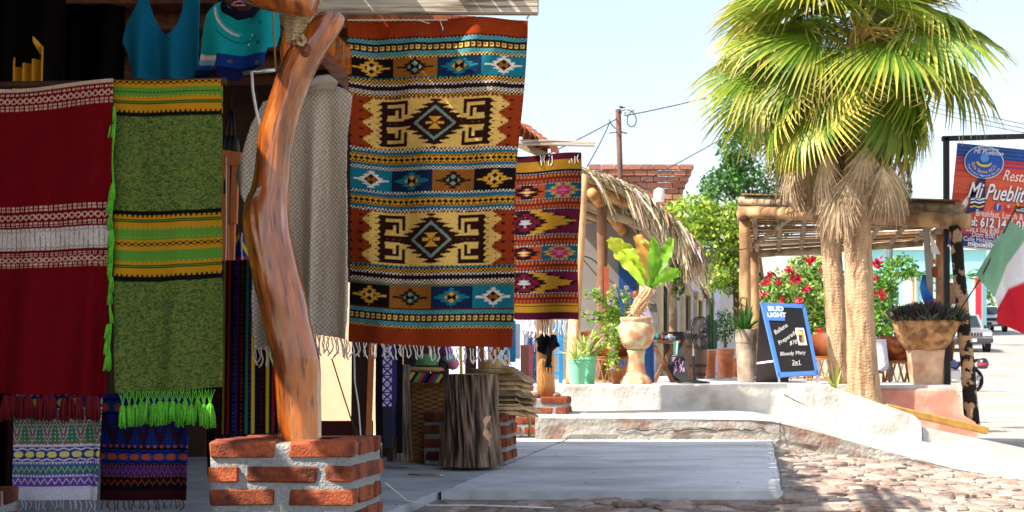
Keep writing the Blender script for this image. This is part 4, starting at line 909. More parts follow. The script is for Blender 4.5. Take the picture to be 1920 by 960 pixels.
MB().tube([(c0.x+.2*math.cos(a), c0.y+.2*math.sin(a), zt+.03+.004*math.sin(a*20)) for a in np.linspace(0, 6.283, 60)], .03, 10, col=(1.2, 1.15, 1.0)).build('rim', m_wick, bk_, smooth=True)
def serc(u, v, px, py):
    cs = np.array([S(150, 30, 40), S(30, 90, 130), S(220, 160, 50), S(30, 26, 40), S(90, 140, 70), S(180, 60, 40), S(40, 40, 90), S(20, 16, 20)]); return cs[np.floor((px+py*.6)/7).astype(int) % 8]
tag(cloth('serape_cloth', m_cloth, [(758, 697), (836, 702), (842, 718), (756, 716)], 9.6, 80, 16, serc, lambda u, v: .05-.05*v), 'folded multicoloured striped cloth on the wicker basket', 'cloth')
# turquoise hat, toys behind
m_straw = M('straw', S(196, 164, 112), .85, .25, 60, .5, attr=True)
def hat(name, lab, c, r, h, band, crown_col, brim_col, tilt=0.0, brim=1.75):
    t = thing(name, lab, 'hat', c); mb = MB(); n = 40
    prof = [(r*1.0, 0), (r*.99, h*.3), (r*.93, h*.7), (r*.8, h*.95), (r*.4, h), (.001, h*.93)]
    vs_ = [(a, b) for a, b in prof]; mb.lathe(vs_, c, n, col=[crown_col]*len(prof), closed=False); mb.build('crown', m_straw, t, smooth=True)
    mb = MB(); mb.lathe([(r*.98, .002), (r*1.3, .0), (r*1.55, .008), (r*brim, .03), (r*brim, .025), (r*1.5, .002), (r*.98, -.006)], c, n, col=[brim_col]*7, closed=False, fn=lambda a, z, i: 1+.05*math.sin(2*a)); mb.build('brim', m_straw, t, smooth=True)
    mb = MB(); mb.lathe([(r*1.015, .004), (r*1.02, .02), (r*1.01, h*.33), (r*.98, h*.34)], c, n, closed=False); mb.build('band', band, t)
    return t
hat('straw_hat', 'straw hat with black band on top of the palm hats beside the stump', P(927, 700, 9.55)+Vector((0, .1, 0)), .092, .095, m_black, (1.1, 1.05, .95), (1, 1, 1))
hat('turquoise_hat', 'turquoise and straw hat standing behind the wicker basket', P(800, 696, 10.0)+Vector((0, .1, 0)), .085, .12, m_straw, (.25, .85, .8), (1, .9, .7), brim=1.3)
m_palmhat = M('palm_leaf_hat', S(196, 166, 122), .9, .3, 40, .4, rnd=.25)
sh = None
for k in range(8):
    zz_ = .355+.012+k*.033; cxh = P(952, 700, 9.62).x+random.uniform(-.02, .02); mb = MB(); n = 36; rr = .2+random.uniform(-.015, .02)
    mb.lathe([(.001, .035), (.06, .033), (.085, .02), (.1, .006), (rr*.8, -.004), (rr, -.022-random.uniform(0, .02)), (rr, -.027-.01), (rr*.8, -.01), (.1, 0), (.001, .026)], (0, 0, 0), n, closed=False, fn=lambda a, z, i: 1+.04*math.sin(3*a+k)+.03*math.sin(7*a+k*2))
    mb.v = [(v[0]+cxh, v[1]+9.72, v[2]+zz_+.12*v[0]*(-1 if v[0] > .1 else 0)) for v in mb.v]
    t = tag(mb.build('palm_hat', m_palmhat, smooth=True, loc=(cxh, 9.72, zz_)), ['lowest', 'second lowest', 'third lowest', 'fourth lowest', 'fourth highest', 'third highest', 'second highest', 'topmost'][k]+' flat woven palm hat in the stack on the brick pier', 'hat', 'stack of palm hats on the brick pier')
tag(MB().tube([P(970, 770, 9.55), P(990, 778, 9.5), P(994, 800, 9.5), P(993, 820, 9.5)], [.004, .008, .01, .013], 8, col=(1.3, 1.0, .6)).build('straw_tie', m_straw, smooth=True), 'straw tie dangling from the stack of palm hats', 'tie')
brm = MB(); brm.strip([P(940, 686, 9.5), P(962, 690, 9.5), P(982, 702, 9.5), P(990, 712, 9.5)], [.02, .05, .05, .02], (0, 1, .3), col=(.55, .5, .45), fold=.1)
tag(brm.build('dried_palm_leaf', m_straw), 'grey dried palm leaf sticking out beside the straw hat', 'leaf')
def blob(name, lab, cat, c, r, col, sq=1.0, n=14):
    mb = MB(); mb.lathe([(.001, -r*sq), (r*.6, -r*sq*.8), (r*.95, -r*sq*.3), (r, 0), (r*.92, r*sq*.4), (r*.55, r*sq*.85), (.001, r*sq)], c, n, col=S(*col), closed=False, fn=lambda a, z, i: 1+.06*math.sin(3*a))
    return tag(mb.build(name, m_attr, smooth=True), lab, cat)
toyc = [((838, 660), (150, 60, 150), 'purple'), ((849, 682), (230, 130, 160), 'pink'), ((842, 672), (120, 190, 200), 'pale blue'), ((829, 688), (60, 30, 40), 'dark')]
for (x_, y_), c, nm in toyc: blob('cloth_toy', nm+' stuffed cloth toy hanging behind the bark stump', 'toy', P(x_, y_, 10.1), .045, c)
def zigc(u, v, px, py):
    a = base(u, S(236, 232, 226)); i = (np.floor(px/7)+np.floor(py/9)).astype(int); cs = np.array([S(210, 40, 90), S(240, 190, 40), S(90, 40, 140), S(236, 232, 226), S(40, 150, 160), S(236, 232, 226)]); return cs[i % 6]
tag(cloth('print_bag', m_cloth, [(914, 646), (956, 646), (954, 690), (916, 690)], 10.2, 40, 44, zigc), 'white bag with bright coloured shapes hanging behind the straw hat', 'bag')
tag(cloth('yellow_ribbon', m_cloth, [(861, 640), (866, 640), (868, 704), (862, 704)], 10.1, 6, 30, lambda u, v, x, y: base(u, S(236, 220, 40))), 'yellow ribbon hanging behind the bark stump', 'ribbon')
for i, (xa, xb, c, Yq) in enumerate(((872, 893, (96, 52, 32), 10.25), (896, 908, (150, 92, 60), 10.22), (770, 778, (60, 40, 50), 10.26))):
    tag(MB().beam(P((xa+xb)/2, 640, Yq), P((xa+xb)/2, 840, Yq), (xb-xa)*Yq/F, .03, col=S(*c), bev=.003).build('wooden_board', m_attr), ['brown board behind the fringe right of centre', 'tan board behind the fringe next to the straw hat', 'dark violet board behind the basket'][i], 'board')
tag(MB().box(P(988, 690, 11.2), (.1, .04, .36), col=S(222, 120, 130)).box(P(984, 690, 11.17), (.06, .02, .33), col=S(170, 110, 80)).build('pink_crate', m_attr), 'pink framed board standing behind the palm hats', 'board')
tag(MB().box(P(961, 640, 11.4), (.05, .03, .33), col=S(40, 150, 205)).build('blue_board', m_attr), 'sky blue narrow board right of the large rug', 'board')
tag(MB().box(P(970, 640, 11.5), (.045, .02, .28), col=S(224, 222, 226)).build('white_card', m_attr), 'white card standing beside the sky blue board', 'card')
tag(MB().beam((-.62, 8.75, .008), (-.42, 8.66, .008), .05, .012).build('wood_offcut', m_greyw), 'pale scrap of wood lying on the floor behind the near pier', 'offcut')
# post and scarf on the far pier
ps = thing('varnished_post', 'short varnished post standing on the farthest brick pier', 'post', P(1023, 745, 12.86))
MB().tube([P(1024, 748, 12.86), P(1023, 700, 12.86), P(1021, 600, 12.86), P(1016, 450, 12.88), P(1012, 270, 12.9)], [.082, .08, .075, .075, .07], 20, jit=.015).build('shaft', M('varnished_post', S(200, 138, 76), .45, .25, 5, .25, stretch=(8, 8, 1), coat=.2), ps, smooth=True)
for x_, w_ in ((1001, .055), (1043, .04)):
    c = P(x_, 742, 12.83); mb = MB(); mb.lathe([(.001, -.02), (w_, -.012), (w_*1.05, .008), (w_*.6, .028), (.001, .032)], c, 12, closed=False, fn=lambda a, z, i: 1+.12*math.sin(2*a+x_)); tag(mb.build('pebble', m_cob, smooth=True), 'stone wedged at the foot of the varnished post, %s side' % ('left' if x_ < 1020 else 'right'), 'stone')
sc = thing('black_scarf', 'black crocheted scarf tied round the varnished post', 'scarf', P(1023, 650, 12.7))
scp = [(1004, 634), (1022, 626), (1044, 628), (1048, 648), (1036, 660), (1034, 690), (1024, 690), (1026, 668), (1010, 660)]
o = cloth('scarf_wrap', m_cloth, [(1000, 620), (1052, 620), (1052, 694), (1000, 694)], 12.7, 60, 80, lambda u, v, x, y: base(u, S(20, 19, 22)), lambda u, v: .03*np.sin(u*14+v*6), lambda x, y: inpoly(scp, x, y), thick=.02); o.parent = sc; o.location = -ORG[sc.name]
for k in range(7): inst('fringe_strand', STR2.setdefault('blk', [(lambda m2: (m2.materials.clear(), m2.materials.append(m_black), m2)[2])(STR[0].copy())])[0], sc, P(1022+k*2, 688+random.uniform(-4, 2), 12.69), (0, random.uniform(-.3, .3), 0), (.05, .05, .06))
tag(cloth('lace_shawl', m_cloth, [(982, 620), (1010, 622), (1006, 716), (984, 712)], 13.1, 40, 90, lambda u, v, x, y: base(u, S(24, 22, 26)), lambda u, v: .02*np.sin(u*12), lambda x, y: (np.sin(x*1.3)*np.sin(y*1.1) < .6), thick=0.004), 'black lace shawl hanging left of the varnished post', 'shawl')
# ------------------------------------------------------------------ terrace: furniture and pots
TZ = .442
def T(px, Y): return Vector(((px-CX)*Y/F, Y, TZ))
m_blue = M('blue_paint', S(30, 128, 190), .6, .15, 14, .2)
m_dblue = M('deep_blue_paint', S(22, 66, 120), .6, .15, 14, .2)
ch = thing('blue_chair', 'sky blue wooden chair half hidden behind the varnished post', 'chair', T(1022, 14.9))
for x_, yt, Yc in ((994, 634, 14.7), (1000, 660, 14.68), (1051, 602, 15.1), (1008, 602, 15.1)):
    MB().beam((P(x_, 0, Yc).x, Yc, TZ), P(x_, yt, Yc), .045, .045, bev=.004).build('leg', m_blue, ch)
MB().beam(P(996, 662, 14.75), P(1052, 662, 14.75), .05, .035, bev=.004).build('seat', m_blue, ch)
for yy_ in (615, 640): MB().beam(P(1008, yy_, 15.1), P(1051, yy_, 15.1), .02, .06).build('back_slat', m_blue, ch)
MB().beam(P(996, 700, 14.7), P(1050, 700, 14.7), .03, .03).build('stretcher', m_blue, ch)
# green buckets with spiky plants
m_mint = M('mint_plastic', S(126, 200, 160), .4, .05, 12, .05)
def spiky(name, lab, c, n, L, w_, cols, spread=.9, cat='plant', parent=None, seed=0, up=.5, bend=.35):
    r = random.Random(seed); t = parent or thing(name, lab, cat, c); c = Vector(c)
    for k in range(n):
        a = k*2.399+r.uniform(-.2, .2); el = up+(1.45-up)*(1-k/n)**.8*r.uniform(.8, 1.1); el = min(el, 1.5); l = L*r.uniform(.7, 1.1)
        d = Vector((math.cos(a)*math.cos(el), math.sin(a)*math.cos(el)*.9, math.sin(el))); pts = []; m = 6
        for i in range(m):
            q = i/(m-1); pts.append(c+d*l*q+Vector((0, 0, -bend*l*q*q*math.cos(el)))+Vector((d.x, d.y, 0))*.15*l*q*q)
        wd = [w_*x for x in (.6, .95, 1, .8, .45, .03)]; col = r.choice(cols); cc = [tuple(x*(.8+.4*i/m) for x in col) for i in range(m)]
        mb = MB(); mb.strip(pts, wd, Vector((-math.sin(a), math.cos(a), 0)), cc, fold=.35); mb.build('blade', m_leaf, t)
    return t
lg = [S(190, 206, 120), S(160, 190, 96), S(206, 214, 140)]; dg = [S(46, 96, 40), S(66, 120, 50), S(84, 140, 60)]
for i, (x_, Yb, h_, lab) in enumerate(((1082, 13.62, .235, 'shorter mint green bucket at the front of the terrace'), (1101, 13.85, .285, 'taller mint green bucket behind the other bucket'))):
    c = Vector(((x_-CX)*Yb/F, Yb, .456 if i == 0 else TZ)); t = thing('green_bucket', lab, 'bucket', c, 0, 'mint green buckets')
    MB().lathe([(.066, 0), (.07, .004), (.088, h_*.86), (.093, h_*.86), (.093, h_*.93), (.089, h_*.93), (.09, h_*.98), (.096, h_*.985), (.096, h_), (.088, h_), (.084, h_*.9)], c, 32).build('pail', m_mint, t, smooth=False)
    MB().lathe([(.085, h_*.92), (.001, h_*.93)], c, 20, closed=False).build('soil', m_dirt, t)
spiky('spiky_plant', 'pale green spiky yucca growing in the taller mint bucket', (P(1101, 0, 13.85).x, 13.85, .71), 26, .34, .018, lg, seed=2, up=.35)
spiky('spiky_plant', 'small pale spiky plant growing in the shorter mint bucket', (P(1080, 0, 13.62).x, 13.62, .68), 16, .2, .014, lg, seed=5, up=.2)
# urn on pedestal
c = Vector(((1193-CX)*13.75/F, 13.75, .448)); ur = thing('garden_urn', 'round terracotta urn on a flared carved pedestal', 'urn', c)
m_urn = M('painted_terracotta', S(206, 140, 104), .7, .12, 9, .35, col2=S(190, 190, 150), mixscale=9, mixlo=.42, mixhi=.6, bscale=26)
MB().lathe([(.15, 0), (.15, .02), (.142, .045), (.118, .075), (.095, .11), (.082, .17), (.076, .24), (.08, .30), (.088, .315), (.086, .33)], c, 48, fn=lambda a, z, i: 1+(.05*math.sin(8*a) if z < .08 else .02*math.sin(5*a+z*30))).build('pedestal', m_urn, ur, smooth=True)
MB().lathe([(.07, .33), (.115, .36), (.155, .42), (.172, .49), (.168, .55), (.15, .59), (.14, .60), (.15, .61), (.155, .63), (.15, .645), (.13, .64), (.12, .58)], c, 48, fn=lambda a, z, i: 1+(.035*abs(math.sin(9*a)) if .34 < z < .58 else 0)).build('bowl', m_urn, ur, smooth=True)
MB().lathe([(.13, .60), (.001, .62)], c, 20, closed=False).build('soil', m_dirt, ur)
# bird's nest fern on a leaning fibrous stem
fp = thing('broad_leaf_plant', 'yellow green plant with big wavy leaves leaning out of the urn', 'plant', c+Vector((0, 0, .6)))
mb = MB(); pts = [P(1190, 590, 13.75), P(1200, 570, 13.73), P(1212, 552, 13.72), P(1218, 540, 13.72)]; mb.tube(pts, [.05, .06, .062, .05], 24, jit=.16, col=S(196, 160, 120))
for k in range(160):
    p = Vector(pts[0]).lerp(Vector(pts[3]), random.random()); a = random.uniform(0, 6.28); d = Vector((math.cos(a), math.sin(a)*.9, random.uniform(-.6, .4))); mb.tube([p+d*.045, p+d*.06, p+d*.1+Vector((0, 0, -.01))], [.005, .004, .001], 4, col=S(*random.choice(((206, 170, 130), (160, 120, 84), (220, 190, 150)))))
mb.build('stem', M('fibrous_stem', (1, 1, 1), .95, .3, 60, .5, attr=True), fp)
ye = S(214, 216, 70); gg = S(120, 180, 40); dgm = S(60, 130, 30); brn = S(206, 130, 50)
LV = [((1139, 449), 40, ye, gg), ((1186, 447), 34, brn, S(236, 190, 110)), ((1203, 452), 24, S(216, 222, 130), gg), ((1216, 441), 26, gg, S(120, 180, 60)), ((1256, 446), 26, S(150, 196, 60), dgm), ((1266, 506), 26, gg, S(150, 200, 60)), ((1238, 468), 22, ye, gg), ((1160, 470), 24, S(190, 206, 60), gg)]
for k, ((tx, ty), wpx, c1, c2) in enumerate(LV):
    b0 = P(1216+random.uniform(-6, 6), 545, 13.72); tip = P(tx, ty, 13.72+random.uniform(-.3, .25)); mb = MB(); nu_, nv_ = 6, 22; vs = []; cs = []
    d = tip-b0; sidev = Vector((d.z, 0, -d.x)).normalized()*.92+Vector((0, .4*(1 if k % 2 else -1), 0)); sidev.normalize(); nrm = sidev.cross(d).normalized()
    for j in range(nv_+1):
        t = j/nv_; p = b0+d*t+nrm*.10*math.sin(t*2.4)*(1 if k % 2 else -1)+Vector((0, 0, .05*math.sin(t*3.14)))
        wv = wpx*13.72/F*.5*(math.sin(min(1, t*1.02)*math.pi*.86+.14)**.8)*(.35+.65*min(1, t*2))
        for i in range(nu_+1):
            s_ = i/nu_*2-1; rp_ = .016*math.sin(t*26+s_*1.5+k)*abs(s_)**1.5+.02*abs(s_)
            vs.append(p+sidev*wv*s_*(1+.12*math.sin(t*31+k*2)+.10*noise.noise((t*14, s_*2, k*3)))+nrm*rp_); m_ = .35+.65*abs(s_) if i else .9; m_ = min(1, max(0, t*.8+.2*random.random()))
            q = tuple(c2[x]*(1-m_)+c1[x]*m_ for x in range(3)); cs.append(tuple(x*(1.15 if i == nu_//2 else 1) for x in q))
    mb.add(vs, [(j*(nu_+1)+i, j*(nu_+1)+i+1, (j+1)*(nu_+1)+i+1, (j+1)*(nu_+1)+i) for j in range(nv_) for i in range(nu_)], cs); mb.build('leaf', m_leaf, fp, smooth=True)
# flowering plant trailing beside the urn
fl = thing('flowering_plant', 'trailing plant with small lilac flowers between bucket and urn', 'plant', T(1140, 14.0))
mb = MB(); stems = MB(); fl_pts = []
tr = [((1165, 600), (1130, 560), (1105, 548)), ((1165, 600), (1150, 560), (1148, 540)), ((1160, 605), (1120, 600), (1095, 585)), ((1165, 610), (1135, 630), (1118, 660)), ((1170, 610), (1150, 640), (1140, 690)), ((1172, 600), (1180, 570), (1172, 545)), ((1160, 600), (1125, 575), (1110, 600)), ((1160, 615), (1140, 650), (1155, 690)), ((1165, 600), (1140, 580), (1120, 545)), ((1165, 605), (1128, 620), (1105, 640))]
for a, b, c_ in tr:
    Yr = 13.95+random.uniform(-.2, .1); pl = [P(*a, Yr), P(*b, Yr-.05), P(*c_, Yr-.1)]
    q = [pl[0]*(1-t)**2+pl[1]*2*t*(1-t)+pl[2]*t*t for t in np.linspace(0, 1, 9)]; stems.tube(q, .003, 5, col=S(140, 150, 80))
    for i, p in enumerate(q[1:]): leaf_cloud(mb, p, (.045, .045, .045), 16, .036, [S(150, 186, 70), S(110, 160, 54), S(190, 206, 96), S(80, 130, 44)], seed=int(p.x*1e4) % 9999, aspect=.75)
    fl_pts += [q[-1], q[5]]
stems.tube([P(1165, 600, 13.9), P(1130, 562, 13.85), P(1098, 560, 13.8), P(1092, 546, 13.8)], .003, 5, col=S(190, 150, 90))
stems.build('stems', m_leaf, fl); tag(mb.build('foliage', m_leaf, fl), kind='stuff')
fm = MB()
for k in range(5):
    a = k*1.257; fm.add([(0, 0, 0), (.012*math.cos(a-.5), -.004, .012*math.sin(a-.5)), (.02*math.cos(a), -.003, .02*math.sin(a)), (.012*math.cos(a+.5), -.004, .012*math.sin(a+.5))], [(0, 1, 2, 3)], S(214, 150, 214))
fme = fm.mesh('flower'); fme.materials.append(m_leaf)
for p in fl_pts: inst('flower', fme, fl, p+Vector((random.uniform(-.03, .03), -.06, random.uniform(-.01, .03))), (random.uniform(-.4, .4), random.uniform(0, 6), random.uniform(-.5, .5)), [random.uniform(.9, 1.3)]*3)
MB().lathe([(.06, 0), (.085, .17), (.09, .18), (.08, .18)], T(1160, 14.05)+Vector((0, 0, 0)), 20).build('pot', m_terra, fl)
# equipal chairs (cedar slat drum and leather back)
m_slat = M('cedar_slat', S(176, 124, 78), .8, .25, 10, .3, rnd=.2); m_lea = M('pigskin', S(150, 84, 44), .55, .25, 8, .2, col2=S(110, 58, 32), mixscale=4)
def equipal(lab, c, rz_, sc=1.0):
    t = thing('equipal_chair', lab, 'chair', c, rz_, 'drum shaped leather chairs')
    for k in range(12):
        a0 = 2*math.pi*k/12
        for s_ in (-1, 1):
            a1 = a0+s_*.42; MB().beam((.23*math.cos(a0), .23*math.sin(a0), .0), (.24*math.cos(a1), .24*math.sin(a1), .36), .028, .008).build('slat', m_slat, t, local=True)
    for z in (.03, .36): MB().tube([(.235*math.cos(a), .235*math.sin(a), z) for a in np.linspace(0, 6.283, 25)], .014, 6).build('hoop', m_slat, t, local=True)
    MB().lathe([(.001, .37), (.24, .365), (.25, .39), (.24, .405), (.001, .41)], n=24, closed=False).build('seat', m_lea, t, local=True, smooth=True)
    mb = MB(); vs = []; n = 20
    for i in range(n+1):
        a = math.pi*(-.08+1.16*i/n); h_ = .30+.10*math.sin(max(0, min(math.pi, a)))
        for (r, z) in ((.25, .40), (.275, .40+h_), (.29, .40+h_+.012), (.305, .40+h_), (.275, .39)): vs.append((r*math.cos(a), r*math.sin(a), z))
    mb.add(vs, [(i*5+k, (i+1)*5+k, (i+1)*5+(k+1) % 5, i*5+(k+1) % 5) for i in range(n) for k in range(5)]+[(0, 1, 2, 3, 4), tuple(n*5+k for k in range(5))]); mb.build('back', m_lea, t, local=True, smooth=True)
    return t
eq = equipal('brown drum chair behind the mint green buckets', T(1120, 15.3), .4)
eq.scale = (.68,)*3
dup(eq, T(1172, 15.6), -.3, 'brown drum chair behind the garden urn', scale=(.68,)*3)
dup(eq, T(1540, 16.4), -.5, 'brown drum chair between the blue menu board and the palms', scale=(.68,)*3)
dup(eq, T(1496, 17.2), .3, 'brown drum chair hidden behind the blue menu board', scale=(.68,)*3)
dup(eq, (P(1682, 0, 16.2).x, 16.2, .40), .3, 'brown drum chair between the palm and the stone bowl planter', scale=(.68,)*3)
dup(eq, (P(1755, 0, 16.6).x, 16.6, .40), -.4, 'brown drum chair behind the stone bowl planter', scale=(.68,)*3)
# tablecloth table right of the palm
t = thing('covered_table', 'small table under a white cloth right of the palm', 'table', (P(1640, 0, 16.0).x, 16.0, .42))
def tc_(x, y): return base(x, S(232, 228, 240))
c = P(1634, 636, 16.0); mb = MB(); vs = []; nn = 40
for j in range(8):
    for k in range(nn):
        a = 2*math.pi*k/nn; tt = j/7; r = .16*(1+.1*tt)+.025*math.sin(6*a+1)*tt; vs.append((c.x+r*math.cos(a), c.y+r*math.sin(a), c.z-tt*(.3+.06*math.sin(3*a))))
mb.add(vs, [(j*nn+k, j*nn+(k+1) % nn, (j+1)*nn+(k+1) % nn, (j+1)*nn+k) for j in range(7) for k in range(nn)]+[tuple(range(nn))]); mb.build('tablecloth_top', M('white_linen', S(226, 224, 236), .9, .04, 30, .2), t, smooth=True)
MB().tube([(c.x, c.y, .42), (c.x, c.y, c.z-.02)], .04, 10).build('leg', m_darkw, t)
# folding table with crossed legs and trinkets
m_tbl = M('oiled_wood', S(120, 82, 52), .6, .25, 8, .2)
ft = thing('folding_table', 'small dark wooden table with crossed legs right of the urn', 'table', T(1245, 15.4))
MB().beam(P(1216, 641, 15.4), P(1272, 641, 15.4), .4, .03, bev=.004).build('table_top', m_tbl, ft)
for Yq in (15.25, 15.55):
    MB().beam(P(1226, 648, Yq), Vector((P(1262, 0, Yq).x, Yq, TZ)), .045, .06, bev=.004, up=(0, 1, 0)).build('leg', m_tbl, ft)
    MB().beam(P(1262, 648, Yq+.03), Vector((P(1226, 0, Yq+.03).x, Yq+.03, TZ)), .045, .06, bev=.004, up=(0, 1, 0)).build('leg', m_tbl, ft)
MB().beam(P(1243, 686, 15.2), P(1243, 686, 15.6), .03, .03).build('stretcher', m_tbl, ft)
zt_ = P(0, 641, 15.4).z+.02
for k, (x_, cc, nm) in enumerate(((1226, (30, 70, 150), 'cobalt blue'), (1234, (40, 110, 90), 'dark green'), (1242, (190, 60, 40), 'red'), (1250, (60, 120, 170), 'light blue'), (1257, (230, 230, 224), 'white'), (1263, (150, 200, 196), 'pale turquoise'), (1240, (210, 170, 60), 'mustard'))):
    p = P(x_, 0, 15.32+(.1 if k == 6 else 0)); r_ = .022+.01*(k % 3 == 1)
    o = MB().lathe([(r_*.6, 0), (r_, r_*.7), (r_*1.05, r_*1.1), (r_*.7, r_*1.7), (r_*.8, r_*2)], (p.x, p.y, zt_), 14, col=S(*cc)); tag(o.build('clay_cup', m_attr, smooth=True), nm+' little clay pot on the folding table', 'pot')
tag(cloth('green_ribbon', m_cloth, [(1264, 640), (1272, 640), (1269, 665), (1264, 664)], 15.18, 8, 16, lambda u, v, x, y: base(u, S(150, 210, 180)), lambda u, v: .02*np.sin(u*5)), 'pale green cloth hanging off the folding table', 'cloth')
tag(MB().beam(Vector((P(1213, 0, 15).x, 15, TZ)), P(1213, 640, 15), .05, .04, bev=.004).beam(Vector((P(1222, 0, 15.1).x, 15.1, TZ)), P(1221, 636, 15.1), .05, .04, bev=.004).build('blue_trestle', m_dblue), 'deep blue wooden uprights left of the folding table', 'trestle')
# small chalkboard
m_slate = M('chalkboard', S(46, 48, 50), .8, .25, 6, .1); m_chalk = M('chalk', S(226, 226, 224), .95, .15, 120, .2); m_lilac = M('lilac_chalk', S(206, 150, 206), .95, .1, 100, .1)
def frame3(o, a, b, c_):
    return (Vector(b)-Vector(a)).normalized(), (Vector(c_)-Vector(a)).normalized()
sb = thing('small_chalkboard', 'dark framed chalkboard with lilac chalk leaning behind the folding table', 'chalkboard', T(1275, 16.0))
A0 = Vector((P(1258, 0, 15.9).x, 15.9, TZ)); B0 = Vector((P(1296, 0, 15.9).x, 15.9, TZ)); C0 = P(1242, 624, 16.15)
xd = (B0-A0).normalized(); yd = (C0-A0).normalized(); H_ = (C0-A0).length; W_ = (B0-A0).length
nz_ = xd.cross(yd).normalized()
def onb(s_, v_, o_=0.0): return A0+xd*s_*W_+yd*v_*H_+nz_*o_
mb = MB(); mb.add([onb(0, 0), onb(1, 0), onb(1, 1), onb(0, 1), onb(0, 0, -.02), onb(1, 0, -.02), onb(1, 1, -.02), onb(0, 1, -.02)], [(0, 1, 2, 3), (7, 6, 5, 4), (4, 5, 1, 0), (5, 6, 2, 1), (6, 7, 3, 2), (7, 4, 0, 3)]); mb.build('board', m_slate, sb)
for a, b in (((0, 0), (1, 0)), ((1, 0), (1, 1)), ((1, 1), (0, 1)), ((0, 1), (0, 0))): MB().beam(onb(*a, .005), onb(*b, .005), .03, .02).build('frame_bar', m_darkw, sb)
mb = MB()
for k in range(14):
    s_, v_ = random.uniform(.2, .75), random.uniform(.15, .45); mb.tube([onb(s_, v_, .003), onb(s_+random.uniform(-.15, .15), v_+random.uniform(0, .12), .003)], .005, 4)
mb.build('chalk_drawing', m_lilac, sb)
mb = MB()
for k in range(12):
    v_ = .85-.04*k; mb.tube([onb(.25+.02*i, v_+random.uniform(-.008, .008), .003) for i in range(random.randint(8, 24))], .0018, 4)
mb.build('chalk_writing', m_chalk, sb)
# barrel
m_stave = M('barrel_stave', S(132, 112, 92), .85, .25, 6, .4, stretch=(6, 6, 1), rnd=.2)
bc = T(1300, 18.2); br = thing('wooden_barrel', 'grey wooden barrel with iron hoops behind the standing fan', 'barrel', bc)
R0, Hb = .17, .555
def bR(z): t = z/Hb*2-1; return R0*(1-.16*t*t)
for k in range(22):
    a0, a1 = 2*math.pi*k/22+.006, 2*math.pi*(k+1)/22-.006; mb = MB(); vs = []
    for j in range(9):
        z = Hb*j/8; r = bR(z)
        for a, rr in ((a0, r), ((a0+a1)/2, r*1.006), (a1, r), (a1, r-.02), (a0, r-.02)): vs.append((bc.x+rr*math.cos(a), bc.y+rr*math.sin(a), bc.z+z))
    mb.add(vs, [(j*5+i, j*5+(i+1) % 5, (j+1)*5+(i+1) % 5, (j+1)*5+i) for j in range(8) for i in range(5)]+[(0, 4, 3, 2, 1), tuple(40+i for i in range(5))]); mb.build('stave', m_stave, br)
for z in (.05, .16, .4, .51): MB().lathe([(bR(z)+.004, z-.018), (bR(z)+.007, z-.018), (bR(z)+.007, z+.018), (bR(z)+.004, z+.018)], bc, 32, closed=False).build('hoop', m_iron, br)
MB().lathe([(R0*.83, Hb-.02), (.001, Hb-.018)], bc, 24, closed=False).build('head', m_stave, br)
# standing fan
fc = P(1310, 626, 14.8); fb = T(1300, 14.8)
fn_ = thing('standing_fan', 'black pedestal fan standing in front of the barrel', 'fan', fb)
MB().lathe([(.17, 0), (.17, .012), (.1, .025), (.03, .04), (.02, .09), (.001, .09)], fb, 28, closed=False).build('base', m_black, fn_, smooth=True)
MB().tube([fb+Vector((0, 0, .05)), fb+Vector((0, 0, .28))], .016, 10).build('lower_pole', m_black, fn_); MB().tube([fb+Vector((0, 0, .28)), (fb.x, fb.y, fc.z-.06)], .011, 10).build('pole', m_chrome, fn_)
ax = Vector((.75, -.66, .05)).normalized(); hc = Vector((fb.x, fb.y, fc.z)); hc2 = hc+ax*.09
s1 = ax.cross(Vector((0, 0, 1))).normalized(); s2 = s1.cross(ax)
MB().tube([hc-ax*.1, hc-ax*.07, hc, hc+ax*.03], [.03, .05, .05, .03], 16).build('motor', m_black, fn_, smooth=True)
mb = MB(); R_ = .17
for ring, off_ in ((R_, 0), (R_*.98, .03), (R_*.98, -.03), (R_*.55, .05), (R_*.25, .055)): mb.tube([hc2+(s1*math.cos(a)+s2*math.sin(a))*ring+ax*off_ for a in np.linspace(0, 6.283, 33)], .004 if ring < R_ else .007, 5)
for k in range(40):
    a = 2*math.pi*k/40; d = s1*math.cos(a)+s2*math.sin(a)
    mb.tube([hc2+d*.03+ax*.055, hc2+d*R_*.6+ax*.05, hc2+d*R_], .0018, 4); mb.tube([hc2+d*.05-ax*.05, hc2+d*R_*.7-ax*.045, hc2+d*R_], .0018, 4)
mb.build('guard', m_black, fn_)
for k in range(4):
    a = math.pi/2*k+.4; mb = MB(); vs = []
    for i in range(7):
        r = .02+i*.021
        for q in (-.5, .5): an = a+q*(.5+.5*math.sin(i/6*2.6)); vs.append(hc2+(s1*math.cos(an)+s2*math.sin(an))*r+ax*q*.03)
    mb.add(vs, [(2*i, 2*i+1, 2*i+3, 2*i+2) for i in range(6)]); mb.build('blade', M('fan_blade', S(150, 146, 140), .4, .05, 5, 0), fn_)
tag(MB().lathe([(.03, 0), (.035, .02), (.001, .03)], (0, 0, 0), 12, closed=False).build('hub_cap', m_black, fn_, local=True), None).location = hc2+ax*.04-fb
